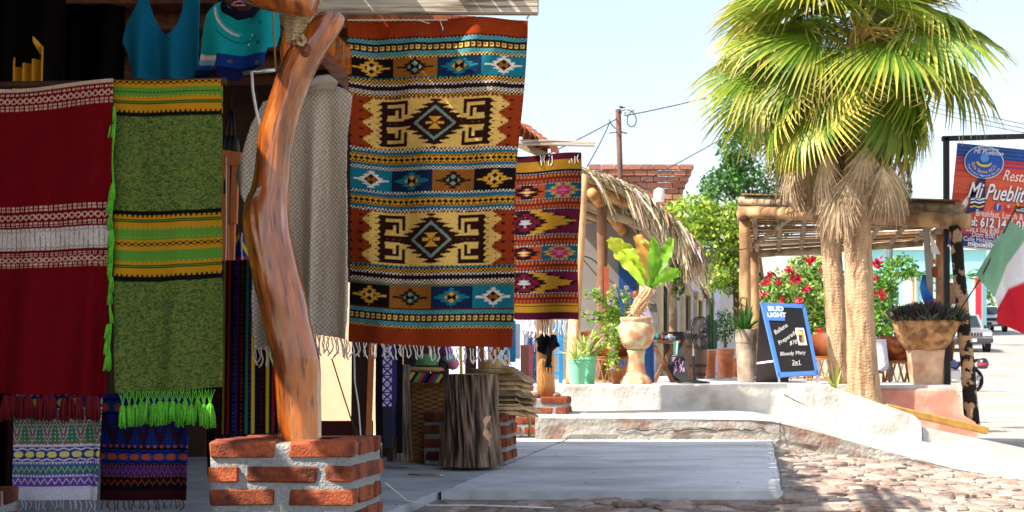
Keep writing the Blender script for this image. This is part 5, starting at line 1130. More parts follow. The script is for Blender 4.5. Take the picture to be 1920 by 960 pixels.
# terracotta pots with cactus and shrub
def tpot(lab, px, Y, r, h_):
    c = T(px, Y); t = thing('terracotta_pot', lab, 'pot', c, 0, 'terracotta pots at the back of the terrace')
    MB().lathe([(r*.78, 0), (r*.92, h_*.8), (r, h_*.82), (r*1.02, h_), (r*.92, h_), (r*.88, h_*.85)], c, 28).build('pot_body', m_terra, t, smooth=False)
    MB().lathe([(r*.9, h_*.9), (.001, h_*.92)], c, 16, closed=False).build('soil', m_dirt, t); return t
tpot('narrow terracotta pot with the columnar cactus', 1332, 18.6, .075, .355); tpot('wide terracotta pot with the leafy shrub', 1360, 18.9, .12, .375); tpot('terracotta pot half hidden behind the stone planter', 1381, 19.4, .07, .25)
m_cac = M('cactus', S(58, 92, 56), .6, .2, 20, .2)
cc_ = thing('columnar_cactus', 'tall ribbed green cactus growing in the narrow terracotta pot', 'cactus', T(1332, 18.6)+Vector((0, 0, .33)))
for x_, y1, r_ in ((1334, 546, .03), (1341, 600, .024), (1327, 590, .02)):
    p0 = P(x_, 655, 18.6); p1 = P(x_, y1, 18.6); n = 14
    MB().lathe([(r_*.9, 0), (r_, .1), (r_, (p1-p0).length*.9), (r_*.6, (p1-p0).length*.98), (.001, (p1-p0).length)], (p0.x, p0.y+.01*(x_ % 3), p0.z), 28, fn=lambda a, z, i: 1+.14*math.cos(7*a), closed=False).build('stem', m_cac, cc_, smooth=True)
def bush(name, lab, blobs, size, cols, cat='shrub', trunkp=None, seed=1, flowers=None, trunk_r=.02, aspect=.5, group=None):
    c0 = blobs[0][0]; base_ = trunkp[0] if trunkp else c0
    t = thing(name, lab, cat, base_, 0, group); mb = MB()
    for i, (c, r, n) in enumerate(blobs): leaf_cloud(mb, c, r, n, size, cols, seed=seed*31+i, aspect=aspect)
    tag(mb.build('crown', m_leaf, t), kind='stuff')
    if trunkp:
        st = MB(); st.tube(trunkp, [trunk_r*(1.2-.8*i/(len(trunkp)-1)) for i in range(len(trunkp))], 8, col=S(110, 84, 62))
        for (c, r, n) in blobs: st.tube([trunkp[-1], Vector(trunkp[-1]).lerp(Vector(c), .5)+Vector((0, 0, .05)), c], [trunk_r*.5, trunk_r*.3, trunk_r*.15], 5, col=S(110, 84, 62))
        st.build('trunk', M('twig', (1, 1, 1), .9, .3, 20, .3, attr=True), t)
    if flowers:
        fb_ = MB(); 
        for i, (c, r, n, cols2) in enumerate(flowers): leaf_cloud(fb_, c, r, n, size*.75, cols2, seed=seed*77+i, aspect=.9, shell=.1)
        tag(fb_.build('flowers', m_leaf, t), kind='stuff')
    return t
GR = [S(60, 104, 40), S(84, 134, 48), S(110, 156, 56), S(44, 84, 34)]
bush('leafy_shrub', 'dark leafy shrub in the wide terracotta pot', [(P(1358, 610, 18.9), (.14, .14, .24), 420)], .045, [S(50, 86, 40), S(70, 110, 46), S(36, 66, 30)], trunkp=[P(1360, 652, 18.9), P(1359, 620, 18.9)], seed=3)
# tall stone planter with agave
pc = T(1399, 15.4); m_stone = M('cantera_stone', S(170, 150, 130), .95, .25, 14, .7, col2=S(130, 112, 98), mixscale=6, dist=.012)
sp_ = thing('stone_planter', 'tall tapered grey stone planter left of the blue menu board', 'planter', pc)
MB().lathe([(.085, 0), (.09, .02), (.108, .38), (.112, .42), (.12, .425), (.122, .565), (.105, .565), (.1, .5)], pc, 28, fn=lambda a, z, i: 1+.02*noise.noise((a*3, z*12, 3))).build('planter_body', m_stone, sp_, smooth=False)
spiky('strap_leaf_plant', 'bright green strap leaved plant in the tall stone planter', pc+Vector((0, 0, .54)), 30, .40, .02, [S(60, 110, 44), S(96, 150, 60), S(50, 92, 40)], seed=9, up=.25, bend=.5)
# A-frame menu board
ab = thing('menu_board', 'blue framed A-shaped chalkboard with handwritten drink offer', 'sign', T(1475, 14.8))
TLb, TRb, BRb, BLb = P(1426, 567, 14.9), P(1509, 571, 15.02), P(1535, 703, 14.82), P(1459, 707, 14.7)
m_bf = M('blue_plastic', S(78, 128, 204), .45, .04, 8, .03)
xd = ((TRb-TLb)+(BRb-BLb)).normalized(); yd0 = ((TLb-BLb)+(TRb-BRb)).normalized(); nb_ = xd.cross(yd0).normalized()
def onf(s_, v_, o_=0.0): return (BLb*(1-s_)+BRb*s_)*(1-v_)+(TLb*(1-s_)+TRb*s_)*v_+nb_*o_
def slabq(mb, s0, s1, v0, v1, o0, o1, nsub=1):
    q = [(s0, v0), (s1, v0), (s1, v1), (s0, v1)]; vs = [onf(*p, o1) for p in q]+[onf(*p, o0) for p in q]
    return mb.add(vs, [(0, 1, 2, 3), (7, 6, 5, 4), (4, 5, 1, 0), (5, 6, 2, 1), (6, 7, 3, 2), (7, 4, 0, 3)])
slabq(MB(), 0, 1, 0, 1, -.02, 0).build('front_panel', m_bf, ab); slabq(MB(), .09, .92, .06, .94, .001, .003).build('writing_surface', M('menu_black', S(30, 30, 33), .6, .2, 10, .05), ab)
slabq(MB(), .01, .46, .755, .99, .0035, .0105).build('brand_panel', m_bf, ab)
for v0, v1, s0, s1 in ((.0, .06, 0, 1), (.94, 1, 0, 1), (0, 1, 0, .085), (0, 1, .925, 1)): slabq(MB(), s0+.002, s1-.002, v0+.002, v1-.002, .001, .009).build('frame_bar', m_bf, ab)
xdir = onf(1, .5)-onf(0, .5); ydir = onf(.5, 1)-onf(.5, 0); m_wp = M('white_print', S(238, 240, 244), .6, .02, 5, 0)
text_mesh('lettering', 'BUD', .07, m_wp, ab, onf(.12, .885, .0125), xdir, ydir, bold=.0025, xs=1.25)
text_mesh('lettering', 'LIGHT', .066, m_wp, ab, onf(.07, .80, .0125), xdir, ydir, bold=.0022, xs=1.15)
tl_ = Vector(xdir).normalized(); ul_ = Vector(ydir).normalized(); ca, sa = math.cos(.52), math.sin(.52); xr_ = tl_*ca+ul_*sa; yr_ = ul_*ca-tl_*sa
text_mesh('lettering', 'Ballena', .064, m_chalk, ab, onf(.16, .56, .0045), xr_, yr_, shear=.3); text_mesh('lettering', 'Preparada!!', .062, m_chalk, ab, onf(.2, .42, .0045), xr_, yr_, shear=.3)
text_mesh('lettering', '$70', .06, m_chalk, ab, onf(.44, .42, .0045), tl_*.97+ul_*.2, ul_, shear=.3)
text_mesh('lettering', 'Bloody Mary', .056, m_chalk, ab, onf(.16, .28, .0045), tl_*.99+ul_*.06, ul_, shear=.25); text_mesh('lettering', '2x1', .066, m_chalk, ab, onf(.4, .16, .0045), tl_, ul_, shear=.2)
MB().tube([onf(.4, .145, .005), onf(.62, .15, .005)], .002, 4).build('underline', m_chalk, ab)
slabq(MB(), .66, .86, .42, .66, .0035, .005).build('photo_border', m_wp, ab); slabq(MB(), .69, .83, .45, .63, .0055, .0065).build('photo_print', M('drink_photo', S(60, 20, 40), .4, .9, 26, 0, col2=S(214, 190, 120), mixscale=12), ab)
q = [TLb+Vector((0, .03, 0)), Vector((P(1418, 0, 15.3).x, 15.35, TZ)), Vector((P(1462, 0, 15.4).x+.1, 15.45, TZ)), TRb+Vector((0, .03, 0))]
mb = MB(); mb.add([*q, *[p+Vector((0, .02, 0)) for p in q]], [(0, 1, 2, 3), (7, 6, 5, 4), (0, 4, 5, 1), (1, 5, 6, 2), (2, 6, 7, 3), (3, 7, 4, 0)]); mb.build('back_panel', M('board_back', S(70, 60, 56), .7, .1, 8, .1), ab)
for s_, in ((.03,), (.97,)): MB().beam(onf(s_, .02, -.01), Vector((onf(s_, 0).x, onf(s_, 0).y, TZ)), .02, .02).build('foot', m_chrome, ab)
MB().beam(P(1420, 681, 15.1), P(1450, 677, 14.8), .012, .018).build('strap', m_wp, ab)
# agave at the palm foot
spiky('agave', 'small yellow green agave at the foot of the palms', Vector((P(1566, 0, 13.95).x, 13.95, .38)), 9, .36, .012, [S(190, 200, 90), S(150, 170, 70), S(206, 206, 110)], seed=21, up=.5)
# ------------------------------------------------------------------ palms
def frond_mesh(seed, L=1.0, pet=.55, nseg=38, arc=2.0, droop=.35, dead=False, cup=.25, ytip=.5, bend=0.0):
    r = random.Random(seed); mb = MB(); g0 = S(148, 168, 46); g1 = S(78, 120, 38); yl = S(228, 210, 96); ds = S(198, 174, 138); d2 = S(156, 130, 102)
    petc = [S(190, 180, 90), S(150, 160, 60)] if not dead else [d2, d2]
    mb.tube([(0, 0, 0), (pet*.5, 0, .03), (pet, 0, 0)], [.02, .014, .010], 6, col=[petc[0], petc[1], petc[1]])
    da = 2*arc/nseg
    for k in range(nseg):
        a = -arc+da*(k+.5); l = L*(.72+.28*math.cos(a*.55))*r.uniform(.93, 1.05); cs = []; pts = []; wd = []
        dr = droop*r.uniform(.6, 1.4); split = .66 if not dead else .12
        ttip = r.random() < .6; kk = r.uniform(.85, 1.15) if not dead else r.uniform(.45, 1.25)
        for i, t in enumerate((.0, .22, .45, .66, .78, .9, 1.0)):
            rr = l*t; z = -cup*L*(t**2)*(.4+.6*abs(a)/arc)*.5
            o = max(0, t-.45)/.55; z -= dr*l*o*o
            pts.append((pet+rr*math.cos(a)*(1-.12*o*dr), rr*math.sin(a)*(1-.15*o*dr), z))
            wd.append(max(.002, (rr*math.tan(da/2)*1.08 if t <= split else l*split*math.tan(da/2)*1.0*(1-(t-split)/(1-split)))))
            if dead: wd[-1] = .017*(1-.6*t)*kk
            if dead: c = tuple((ds[q]*(1-t)+d2[q]*t)*kk for q in range(3))
            else:
                y_ = max(0, (t-(.5 if ttip else .78))/.5)*ytip*1.6+(abs(a)/arc)**3*.35*ytip; y_ = min(1, y_); m_ = (.5+.5*math.sin(k*2.4))*.7
                gm = [g0[q]*m_+g1[q]*(1-m_) for q in range(3)]; c = tuple((gm[q]*(1-y_)+yl[q]*y_)*kk for q in range(3))
                if t > .95: c = S(206, 176, 120)
            cs.append(c)
        if dead: pts = [(p[0], p[1]*.5, p[2]) for p in pts]
        if bend:
            cb, sb_ = math.cos(bend), math.sin(bend); pts = [(pet+(p[0]-pet)*cb+p[2]*sb_, p[1], p[2]*cb-(p[0]-pet)*sb_) for p in pts]
        mb.strip(pts, wd, (-math.sin(a), math.cos(a), 0), cs, fold=-.42)
    me = mb.mesh('frond'); me.materials.append(m_dead if dead else m_frond); return me
FR = [frond_mesh(k, L=1.0, droop=d, ytip=y, nseg=50, arc=1.75, cup=c_, bend=.35+.12*k) for k, (d, y, c_) in enumerate(((.06, .3, .3), (.14, .45, .5), (.22, .6, .35), (.1, .35, .6), (.3, .5, .4), (.08, .25, .2)))]
FY = [frond_mesh(20+k, L=.95, droop=.12, ytip=1.5, cup=.4, nseg=46, arc=1.5, bend=.3) for k in range(3)]
FD = [frond_mesh(40+k, L=.95, pet=.25, nseg=30, arc=1.1, droop=.1, dead=True, cup=.1) for k in range(4)]
def place_frond(parent, me, base_, az, el, s_, roll=0.0, name='frond'):
    d = Vector((math.cos(az)*math.cos(el), math.sin(az)*math.cos(el), math.sin(el))); h = Vector((-math.sin(az), math.cos(az), 0))
    up = d.cross(h).normalized(); y = h*math.cos(roll)+up*math.sin(roll); z = d.cross(y)
    return inst(name, me, parent, base_, Matrix((d, y, z)).transposed(), (s_, s_, s_))
m_ptr = M('palm_trunk', S(186, 152, 118), .92, .22, 7, .9, stretch=(5, 5, .9), bscale=7, col2=S(140, 108, 80), mixscale=2.4, mixlo=.5, mixhi=.66, dist=.02)
_t = m_ptr.node_tree; _b = [q for q in _t.nodes if q.type == 'BUMP'][0]; _w = _t.nodes.new('ShaderNodeTexWave'); _w.wave_type = 'BANDS'; _w.bands_direction = 'Z'
_w.inputs['Scale'].default_value = 9; _w.inputs['Distortion'].default_value = 9; _w.inputs['Detail'].default_value = 3; _w.inputs['Detail Scale'].default_value = 2
_g = _t.nodes.new('ShaderNodeNewGeometry'); _t.links.new(_g.outputs['Position'], _w.inputs['Vector']); _b2 = _t.nodes.new('ShaderNodeBump'); _b2.inputs['Strength'].default_value = .3; _b2.inputs['Distance'].default_value = .02
_t.links.new(_w.outputs['Fac'], _b2.inputs['Height']); _t.links.new(_b2.outputs[0], _b.inputs['Normal'])
def palm(lab, prof, Y, crown, nfr, seed, spread, ndead, skirt_y, facing):
    r = random.Random(seed); b = P((prof[0][1]+prof[0][2])/2, prof[0][0], Y); t = thing('fan_palm', lab, 'palm tree', b, 0, 'fan palms')
    n = 40; mb = MB(); vs = []; ysl = np.linspace(prof[0][0], prof[-1][0], 110); pr = sorted(prof)
    for yv in ysl:
        l = np.interp(yv, [p[0] for p in pr], [p[1] for p in pr]); q = np.interp(yv, [p[0] for p in pr], [p[2] for p in pr]); c = P((l+q)/2, yv, Y); w_ = (q-l)/2*Y/F
        for k in range(n):
            a = 2*math.pi*k/n; f = 1+.025*noise.noise((math.cos(a)*3, math.sin(a)*3, c.z*2+seed))+.02*noise.noise((math.cos(a)*9, math.sin(a)*9, c.z*1.2+seed))+.012*math.sin(c.z*38+2*noise.noise((a, c.z*3, seed)))
            vs.append((c.x+w_*f*math.cos(a), c.y+w_*f*math.sin(a), c.z))
    mb.add(vs, [(i*n+k, i*n+(k+1) % n, (i+1)*n+(k+1) % n, (i+1)*n+k) for i in range(len(ysl)-1) for k in range(n)]+[tuple((len(ysl)-1)*n+k for k in range(n))]); mb.build('trunk', m_ptr, t, smooth=True)
    top = P(*crown, Y); 
    for k in range(nfr):
        az = k*2.39996+r.uniform(-.15, .15); f = (k+.5)/nfr; el = math.radians(80-128*f**1.0)+r.uniform(-.12, .12)
        me = r.choice(FR) if f < .74 or r.random() < .45 else r.choice(FY); s_ = spread*r.uniform(.85, 1.12)*(1 if f < .7 else .82)
        bp = top+Vector((math.cos(az)*.1, math.sin(az)*.1, -.55*f**1.2))
        place_frond(t, me, bp, az, el, s_, r.uniform(-.55, .55))
    for k in range(ndead):
        az = k*2.39996+r.uniform(-.3, .3); el = math.radians(-84+r.uniform(-4, 14)); yv = r.uniform(*skirt_y); c = P((prof[-1][1]+prof[-1][2])/2, yv, Y); rr = (.16+.34*r.random()**1.5)
        place_frond(t, r.choice(FD), c+Vector((math.cos(az)*rr, math.sin(az)*rr, 0)), az, el, r.uniform(.55, .85)*facing, r.uniform(-.5, .5), 'dead_frond')
    # crossed leaf bases
    for k in range(34):
        a = r.uniform(0, 6.28); c = P((prof[-1][1]+prof[-1][2])/2, r.uniform(*boots), Y); R_ = (prof[-1][2]-prof[-1][1])/2*Y/F
        p0 = c+Vector((math.cos(a)*R_*.95, math.sin(a)*R_*.95, -.02)); a2 = a+r.choice((-.5, .5)); p1 = c+Vector((math.cos(a2)*R_*1.25, math.sin(a2)*R_*1.25, .13))
        mb = MB(); mb.strip([p0, p0.lerp(p1, .5)+Vector((0, 0, .01)), p1], [.045, .032, .02], Vector((-math.sin(a), math.cos(a), .2)), col=[S(150, 112, 80), S(190, 150, 112), S(214, 180, 140)], fold=.2); mb.build('leaf_base', m_dead, t)
    for k in range(8):   # flower stalks among the fronds
        a = r.uniform(0, 6.28); mb = MB(); p0 = top+Vector((0, 0, -.25)); d = Vector((math.cos(a), math.sin(a), 0))
        mb.tube([p0, p0+d*.2+Vector((0, 0, .15)), p0+d*.45+Vector((0, 0, .1)), p0+d*.65+Vector((0, 0, -.12))], [.016, .012, .008, .004], 6, col=S(214, 170, 100)); mb.build('flower_stalk', m_dead, t)
    return t
boots = (380, 425)
palm('nearer fan palm with the thicker pale trunk and full green crown', [(770, 1592, 1658), (740, 1590, 1652), (680, 1588, 1645), (610, 1588, 1640), (560, 1585, 1637), (520, 1584, 1637), (450, 1583, 1633), (390, 1584, 1632), (330, 1582, 1630), (120, 1586, 1626), (60, 1590, 1622)], 14.3, (1600, 40), 36, 4, 1.0, 34, (225, 320), .82)
boots = (340, 392)
palm('slimmer fan palm behind and left of the thicker palm', [(740, 1556, 1594), (640, 1551, 1589), (560, 1546, 1584), (450, 1539, 1577), (390, 1537, 1574), (300, 1538, 1576), (160, 1536, 1572), (110, 1538, 1568)], 15.2, (1532, 80), 22, 9, .98, 28, (235, 320), .82)
# ------------------------------------------------------------------ stone bowl planter
c = Vector((P(1735, 0, 14.8).x, 14.8, .397)); bp = thing('bowl_planter', 'rough stone bowl on a tapered pink cantera column full of purple plants', 'planter', c)
mb = MB(); vs = []
for j in range(9):
    t_ = j/8; w_ = .122+.035*t_; z = .39*t_
    for (sx_, sy_) in ((-1, -1), (-.3, -1.04), (.4, -1.04), (1, -1), (1.03, 0), (1, 1), (0, 1), (-1, 1), (-1.03, 0)):
        k = 1+.03*noise.noise((sx_*3, sy_*3, z*8)); vs.append((c.x+sx_*w_*k, c.y+sy_*w_*k, c.z+z))
mb.add(vs, [(j*9+i, j*9+(i+1) % 9, (j+1)*9+(i+1) % 9, (j+1)*9+i) for j in range(8) for i in range(9)]+[tuple(72+i for i in range(9))]); mb.build('column', M('pink_cantera', S(206, 168, 136), .95, .2, 9, .6, bscale=24, col2=S(186, 120, 84), mixscale=5, mixlo=.52, mixhi=.68, dist=.01), bp, smooth=True)
MB().lathe([(.15, .385), (.2, .40), (.27, .49), (.31, .58), (.335, .66), (.335, .69), (.315, .695), (.30, .66)], c, 56, fn=lambda a, z, i: 1+.035*noise.noise((math.cos(a)*7, math.sin(a)*7, z*14))).build('bowl', M('rough_stone', S(176, 132, 88), .95, .35, 16, .9, bscale=34, col2=S(120, 84, 54), mixscale=9, dist=.02), bp, smooth=True)
MB().lathe([(.31, .66), (.001, .70)], c, 24, closed=False).build('soil', m_dirt, bp)
pp = thing('purple_plant', 'dense dark green and purple plant filling the stone bowl', 'plant', c+Vector((0, 0, .68)))
mb = MB(); r = random.Random(5)
for k in range(240):
    a = r.uniform(0, 6.28); rr = .36*math.sqrt(r.random()); b0 = c+Vector((rr*math.cos(a), rr*math.sin(a), .68+.08*(1-(rr/.36)**2)))
    for q in range(9):
        a2 = r.uniform(0, 6.28); el = r.uniform(.3, 1.45); l = r.uniform(.08, .16); d = Vector((math.cos(a2)*math.cos(el)+.5*math.cos(a)*rr/.36, math.sin(a2)*math.cos(el)+.4*math.sin(a)*rr/.36, math.sin(el))).normalized()
        col = r.choice((S(44, 62, 40), S(60, 84, 50), S(34, 48, 36), S(84, 50, 80), S(110, 80, 104), S(96, 110, 84)))
        mb.strip([b0, b0+d*l*.5, b0+d*l], [.009, .011, .001], d.cross(Vector((r.uniform(-1, 1), r.uniform(-1, 1), .3))), col=col, fold=.3)
tag(mb.build('foliage', m_leaf, pp), kind='stuff')
spiky('strap_leaf_plant', 'few pale strap leaves sticking out left of the purple plant', c+Vector((-.33, -.02, .67)), 9, .34, .02, [S(150, 170, 90), S(190, 196, 120)], seed=33, up=.3)
# ------------------------------------------------------------------ gazebo
gz = thing('rustic_gazebo', 'rustic log shelter with a slatted roof behind the palms', 'gazebo', T(1400, 16.5))
FLp, FRp = P(1398, 398, 16.5), P(1806, 408, 14.95)
def log(name, a, b, r0, r1, parent, mat=None, n=14, sag=.0):
    a = Vector(a); b = Vector(b); pts = [a.lerp(b, t)+Vector((.012*noise.noise((t*5, a.x, 1)), .012*noise.noise((t*5, a.y, 2)), .02*noise.noise((t*4, a.z, 3))-sag*math.sin(t*3.14))) for t in np.linspace(0, 1, 12)]
    return MB().tube(pts, [r0+(r1-r0)*t+.006*noise.noise((t*9, a.x, b.x)) for t in np.linspace(0, 1, 12)], n).build(name, mat or m_log, parent, smooth=True)
log('post', (P(1398, 0, 16.5).x, 16.5, TZ), P(1397, 410, 16.5), .075, .062, gz); log('post', (P(1416, 0, 19).x, 19, TZ), P(1413, 440, 19), .07, .06, gz)
log('post', P(1824, 800, 14.8), P(1790, 424, 14.95), .075, .062, gz, M('charred_log', S(176, 140, 104), .9, .25, 6, .7, col2=S(30, 24, 22), mixscale=7.5, mixlo=.47, mixhi=.5, bscale=24))
log('post', (P(1762, 0, 16.4).x, 16.4, .35), P(1762, 440, 16.4), .05, .05, gz); log('post', (P(1744, 0, 18.2).x, 18.2, .3), P(1742, 460, 18.2), .055, .05, gz)
log('beam', P(1386, 398, 16.5), P(1818, 416, 14.9), .065, .085, gz); log('beam', P(1388, 378, 16.6), P(1806, 394, 15.1), .055, .06, gz, m_wood)
log('beam', P(1404, 477, 19.1), P(1730, 455, 18.3), .06, .05, gz, m_wood); log('beam', P(1390, 402, 16.4), P(1408, 474, 19.2), .06, .05, gz); log('beam', P(1804, 408, 15.0), P(1738, 450, 18.4), .06, .06, gz, m_wood)
for t_ in np.linspace(.04, .96, 8):
    a = P(1398, 384, 16.5).lerp(P(1800, 398, 15.0), t_); b = P(1408, 478, 19.1).lerp(P(1728, 456, 18.3), t_); log('rafter', a+Vector((0, 0, .05)), b+Vector((0, 0, .03)), .035, .03, gz, m_wood, 8)
log('rafter', P(1402, 470, 18.9), P(1500, 395, 16.3), .03, .03, gz, m_wood, 8)
r = random.Random(12); slm = []
for k in range(4):
    m_ = MB(); pts = [(x, .006*noise.noise((x*3, k, 1)), .015*noise.noise((x*2, k, 4))) for x in np.linspace(-.5, .5, 9)]
    vs = []; 
    for p in pts: vs += [(p[0], p[1]-.5, p[2]), (p[0], p[1]+.5, p[2]), (p[0], p[1]+.5, p[2]+.3), (p[0], p[1]-.5, p[2]+.3)]
    m_.add(vs, [(i*4+q, i*4+(q+1) % 4, (i+1)*4+(q+1) % 4, (i+1)*4+q) for i in range(8) for q in range(4)]+[(0, 3, 2, 1), (32, 33, 34, 35)]); me = m_.mesh('slat'); me.materials.append(m_slat2 if False else M('carrizo_slat', S(134, 102, 70), .85, .25, 8, .3, rnd=.3)); slm.append(me)
ns = 42
for k in range(ns):
    t_ = (k+.5)/ns; a = P(1392, 380, 16.5).lerp(P(1404, 488, 19.2), t_); b = P(1806, 394, 15.0).lerp(P(1734, 464, 18.5), t_)
    a.z += .10-.03*t_; b.z += .10-.03*t_; d = b-a; mid = (a+b)/2; Lb = d.length*r.uniform(.95, 1.05); x = d.normalized(); y = Vector((-x.y, x.x, 0)); z = x.cross(y)
    R = Matrix((x, y, z)).transposed() @ Matrix.Rotation(r.uniform(-.012, .012), 3, 'Z') @ Matrix.Rotation(r.uniform(-.25, .25), 3, 'X')
    inst('slat', r.choice(slm), gz, mid+Vector((0, 0, r.uniform(-.01, .02))), R, (Lb, r.uniform(.045, .085), .05))
# hanging lantern ornament and mask on the gazebo
hl = thing('hanging_ornament', 'grey mirror strip with pale cloth and blue figure hanging in the shelter', 'ornament', P(1740, 430, 15.4))
MB().beam(P(1736, 425, 15.3), P(1743, 538, 15.3), .06, .03, col=S(150, 146, 140)).build('mirror_strip', m_attr, hl)
mb = MB(); mb.add([P(1744, 440, 15.28), P(1764, 478, 15.28), P(1746, 474, 15.24), P(1752, 452, 15.35)], [(0, 1, 2), (0, 3, 1), (0, 2, 3), (1, 3, 2)], S(226, 220, 206)); mb.build('pale_cloth', m_attr, hl)
MB().lathe([(.001, -.02), (.02, 0), (.014, .03), (.001, .04)], P(1752, 492, 15.3), 10, closed=False, col=S(190, 150, 60)).build('bell', m_attr, hl); MB().lathe([(.012, -.06), (.035, -.04), (.035, .04), (.012, .06)], P(1753, 510, 15.3), 10, col=S(150, 60, 40)).build('bead', m_attr, hl)
MB().tube([P(1733, 516, 15.35), P(1731, 538, 15.33), P(1740, 560, 15.33), P(1746, 575, 15.33), P(1742, 600, 15.33)], [.02, .04, .06, .05, .012], 12, col=[S(24, 80, 160), S(40, 130, 200), S(24, 70, 150), S(150, 40, 70), S(40, 60, 120)]).build('blue_figure', m_attr, hl, smooth=True)
# ------------------------------------------------------------------ sign frame and banner
sf = thing('sign_frame', 'black steel sign frame at the right edge of the picture', 'sign frame', (P(1775, 0, 16).x, 16, .2))
MB().beam((P(1776, 0, 16).x, 16, .1), P(1774, 258, 16), .06, .06, bev=.005).build('upright', m_black, sf); MB().beam(P(1766, 260, 16), P(2120, 250, 16), .06, .055, bev=.005).build('top_bar', m_black, sf)
MB().beam((P(2110, 0, 16).x, 16, -.3), P(2110, 258, 16), .06, .06, bev=.005).build('upright', m_black, sf)
an = math.radians(5.6); bx = Vector((math.cos(an), 0, -math.sin(an))); by = Vector((math.sin(an), 0, math.cos(an)))
def bannerc(u, v, px, py):
    a = base(u, S(216, 84, 54)); X_ = u*310; Y_ = v*195
    t = np.clip((Y_-26)/40, 0, 1)[..., None]; a = A(*S(204, 44, 60))*(1-t)+A(*S(222, 92, 58))*t
    t = np.clip((Y_-150)/30, 0, 1)[..., None]; a = a*(1-t)+A(*S(130, 40, 90))*t
    put(a, Y_ < 22, S(30, 84, 160)); put(a, (Y_ < 24) & (np.floor(Y_/3.4) % 2 < 1), S(24, 56, 120)); put(a, (Y_ > 22) & (Y_ < 40) & (np.floor(Y_/3) % 3 < 1), S(120, 50, 110)); put(a, (Y_ > 40) & (Y_ < 62) & (np.floor(Y_/4) % 3 < 1), S(196, 56, 50))
    put(a, Y_ > 178, S(28, 60, 140)); put(a, (Y_ > 168) & (Y_ < 178), S(96, 40, 110)); put(a, Y_ > 192, S(210, 206, 210))
    put(a, (np.abs(Y_-74-6*saw(X_/22)) < .9) | (np.abs(Y_-82-6*saw(X_/22)) < .9), S(200, 72, 44))
    dd = np.abs(((X_+8) % 26)-13)+np.abs(Y_-116); put(a, (dd < 11) & (np.floor(dd/2.5) % 2 < 1) & (X_ > 70), S(206, 74, 46))
    put(a, (X_ < 40) & (Y_ > 92) & (Y_ < 128) & (X_ < 40-(Y_-92)*.5), S(196, 60, 44)); put(a, (X_ > 12+(128-Y_)*.5) & (X_ < 30) & (Y_ > 96) & (Y_ < 124) & (X_ < 40-(Y_-92)*.5), S(230, 226, 222))
    return a
bn = thing('restaurant_banner', 'red and blue restaurant banner hung from the black frame', 'banner', P(1795, 268, 15.95))
YBn = 15.95; TL_ = P(1795, 268, YBn); k_ = YBn/F
def onB(x, y, o=0.0): return TL_+bx*x*k_-by*y*k_+Vector((0, -o, 0))       # banner pixels
u, v = np.meshgrid(np.linspace(0, 1, 201), np.linspace(0, 1, 141)); colr = bannerc(u, v, None, None)
mb = MB(); vs = []; 
for j in range(141):
    for i in range(201): vs.append(onB(i/200*310, j/140*195, .02*math.sin(i/200*5)*math.sin(j/140*3)))
mb.add(vs, [((j+1)*201+i, (j+1)*201+i+1, j*201+i+1, j*201+i) for j in range(140) for i in range(200)], colr.reshape(-1, 3).tolist())
o = mb.build('vinyl', M('printed_vinyl', (1, 1, 1), .45, .03, 6, .05, attr=True), bn); md = o.modifiers.new('Solidify', 'SOLIDIFY'); md.thickness = .003
m_wt = m_wp; m_lb = M('logo_blue', S(30, 84, 172), .5, .05, 9, 0); m_db = M('dark_blue_print', S(26, 40, 96), .5, .05, 9, 0); m_yp = M('yellow_print', S(240, 196, 60), .5, .02, 5, 0); m_pk = M('peach_print', S(250, 206, 170), .5, .02, 5, 0)
def disc(cx_, cy_, rx, ry, mat, o, name): 
    m = MB(); n = 40; m.add([onB(cx_+rx*math.cos(2*math.pi*i/n), cy_+ry*math.sin(2*math.pi*i/n), o) for i in range(n)], [tuple(range(n-1, -1, -1))]); m.build(name, mat, bn)
disc(52, 32, 37, 31, m_wt, .026, 'logo_edge'); disc(52, 32, 35.5, 29.5, m_lb, .030, 'logo_disc'); disc(52, 24, 8, 8, M('pale_blue_print', S(90, 150, 210), .5, .05, 9, 0), .033, 'logo_face')
mb = MB(); arc_ = [onB(52+14*math.cos(a), 30+9*math.sin(a), .034) for a in np.linspace(.2, 2.9, 12)]; mb.strip(arc_, [.003, .008, .01, .012, .012, .013, .013, .012, .012, .011, .01, .014], (0, 0, 1)); mb.build('logo_smile', m_yp, bn)
def tx(s, x, y, size, mat, **kw): text_mesh('lettering', s, size*k_*1.35, mat, bn, onB(x, y, kw.pop('o', .034)), bx, by, **kw)
tx('Restaurante', 37, 9, 6, m_wt, shear=.3); tx('Mi Pueblito', 30, 17, 9, m_wt, shear=.3)
def arct(s, rx, ry, a0, a1, size, mat):
    for i, ch_ in enumerate(s):
        a = a0+(a1-a0)*(i+.5)/len(s)
        if ch_ == ' ': continue
        p = onB(52+rx*math.cos(a), 32+ry*math.sin(a), .034); tg = (bx*(-rx*math.sin(a))-by*(ry*math.cos(a)))*-1; tg.normalize(); up_ = Vector((-tg.z, 0, tg.x)); text_mesh('lettering', ch_, size*k_*1.35, mat, bn, p, tg, up_, align='CENTER')
arct('Todos Santos B.C.S.', 24, 20.5, math.radians(172), math.radians(8), 6.2, m_pk); arct('Traditional Mexican Cuisine', 32, 27, math.radians(165), math.radians(20), 4.4, m_wt)
m = MB(); m.add([onB(*p, .028) for p in ((44, 62), (58, 62), (62, 110), (60, 122), (36, 128), (30, 134), (26, 130), (34, 108))], [(7, 6, 5, 4, 3, 2, 1, 0)]); m.build('logo_body', m_db, bn)
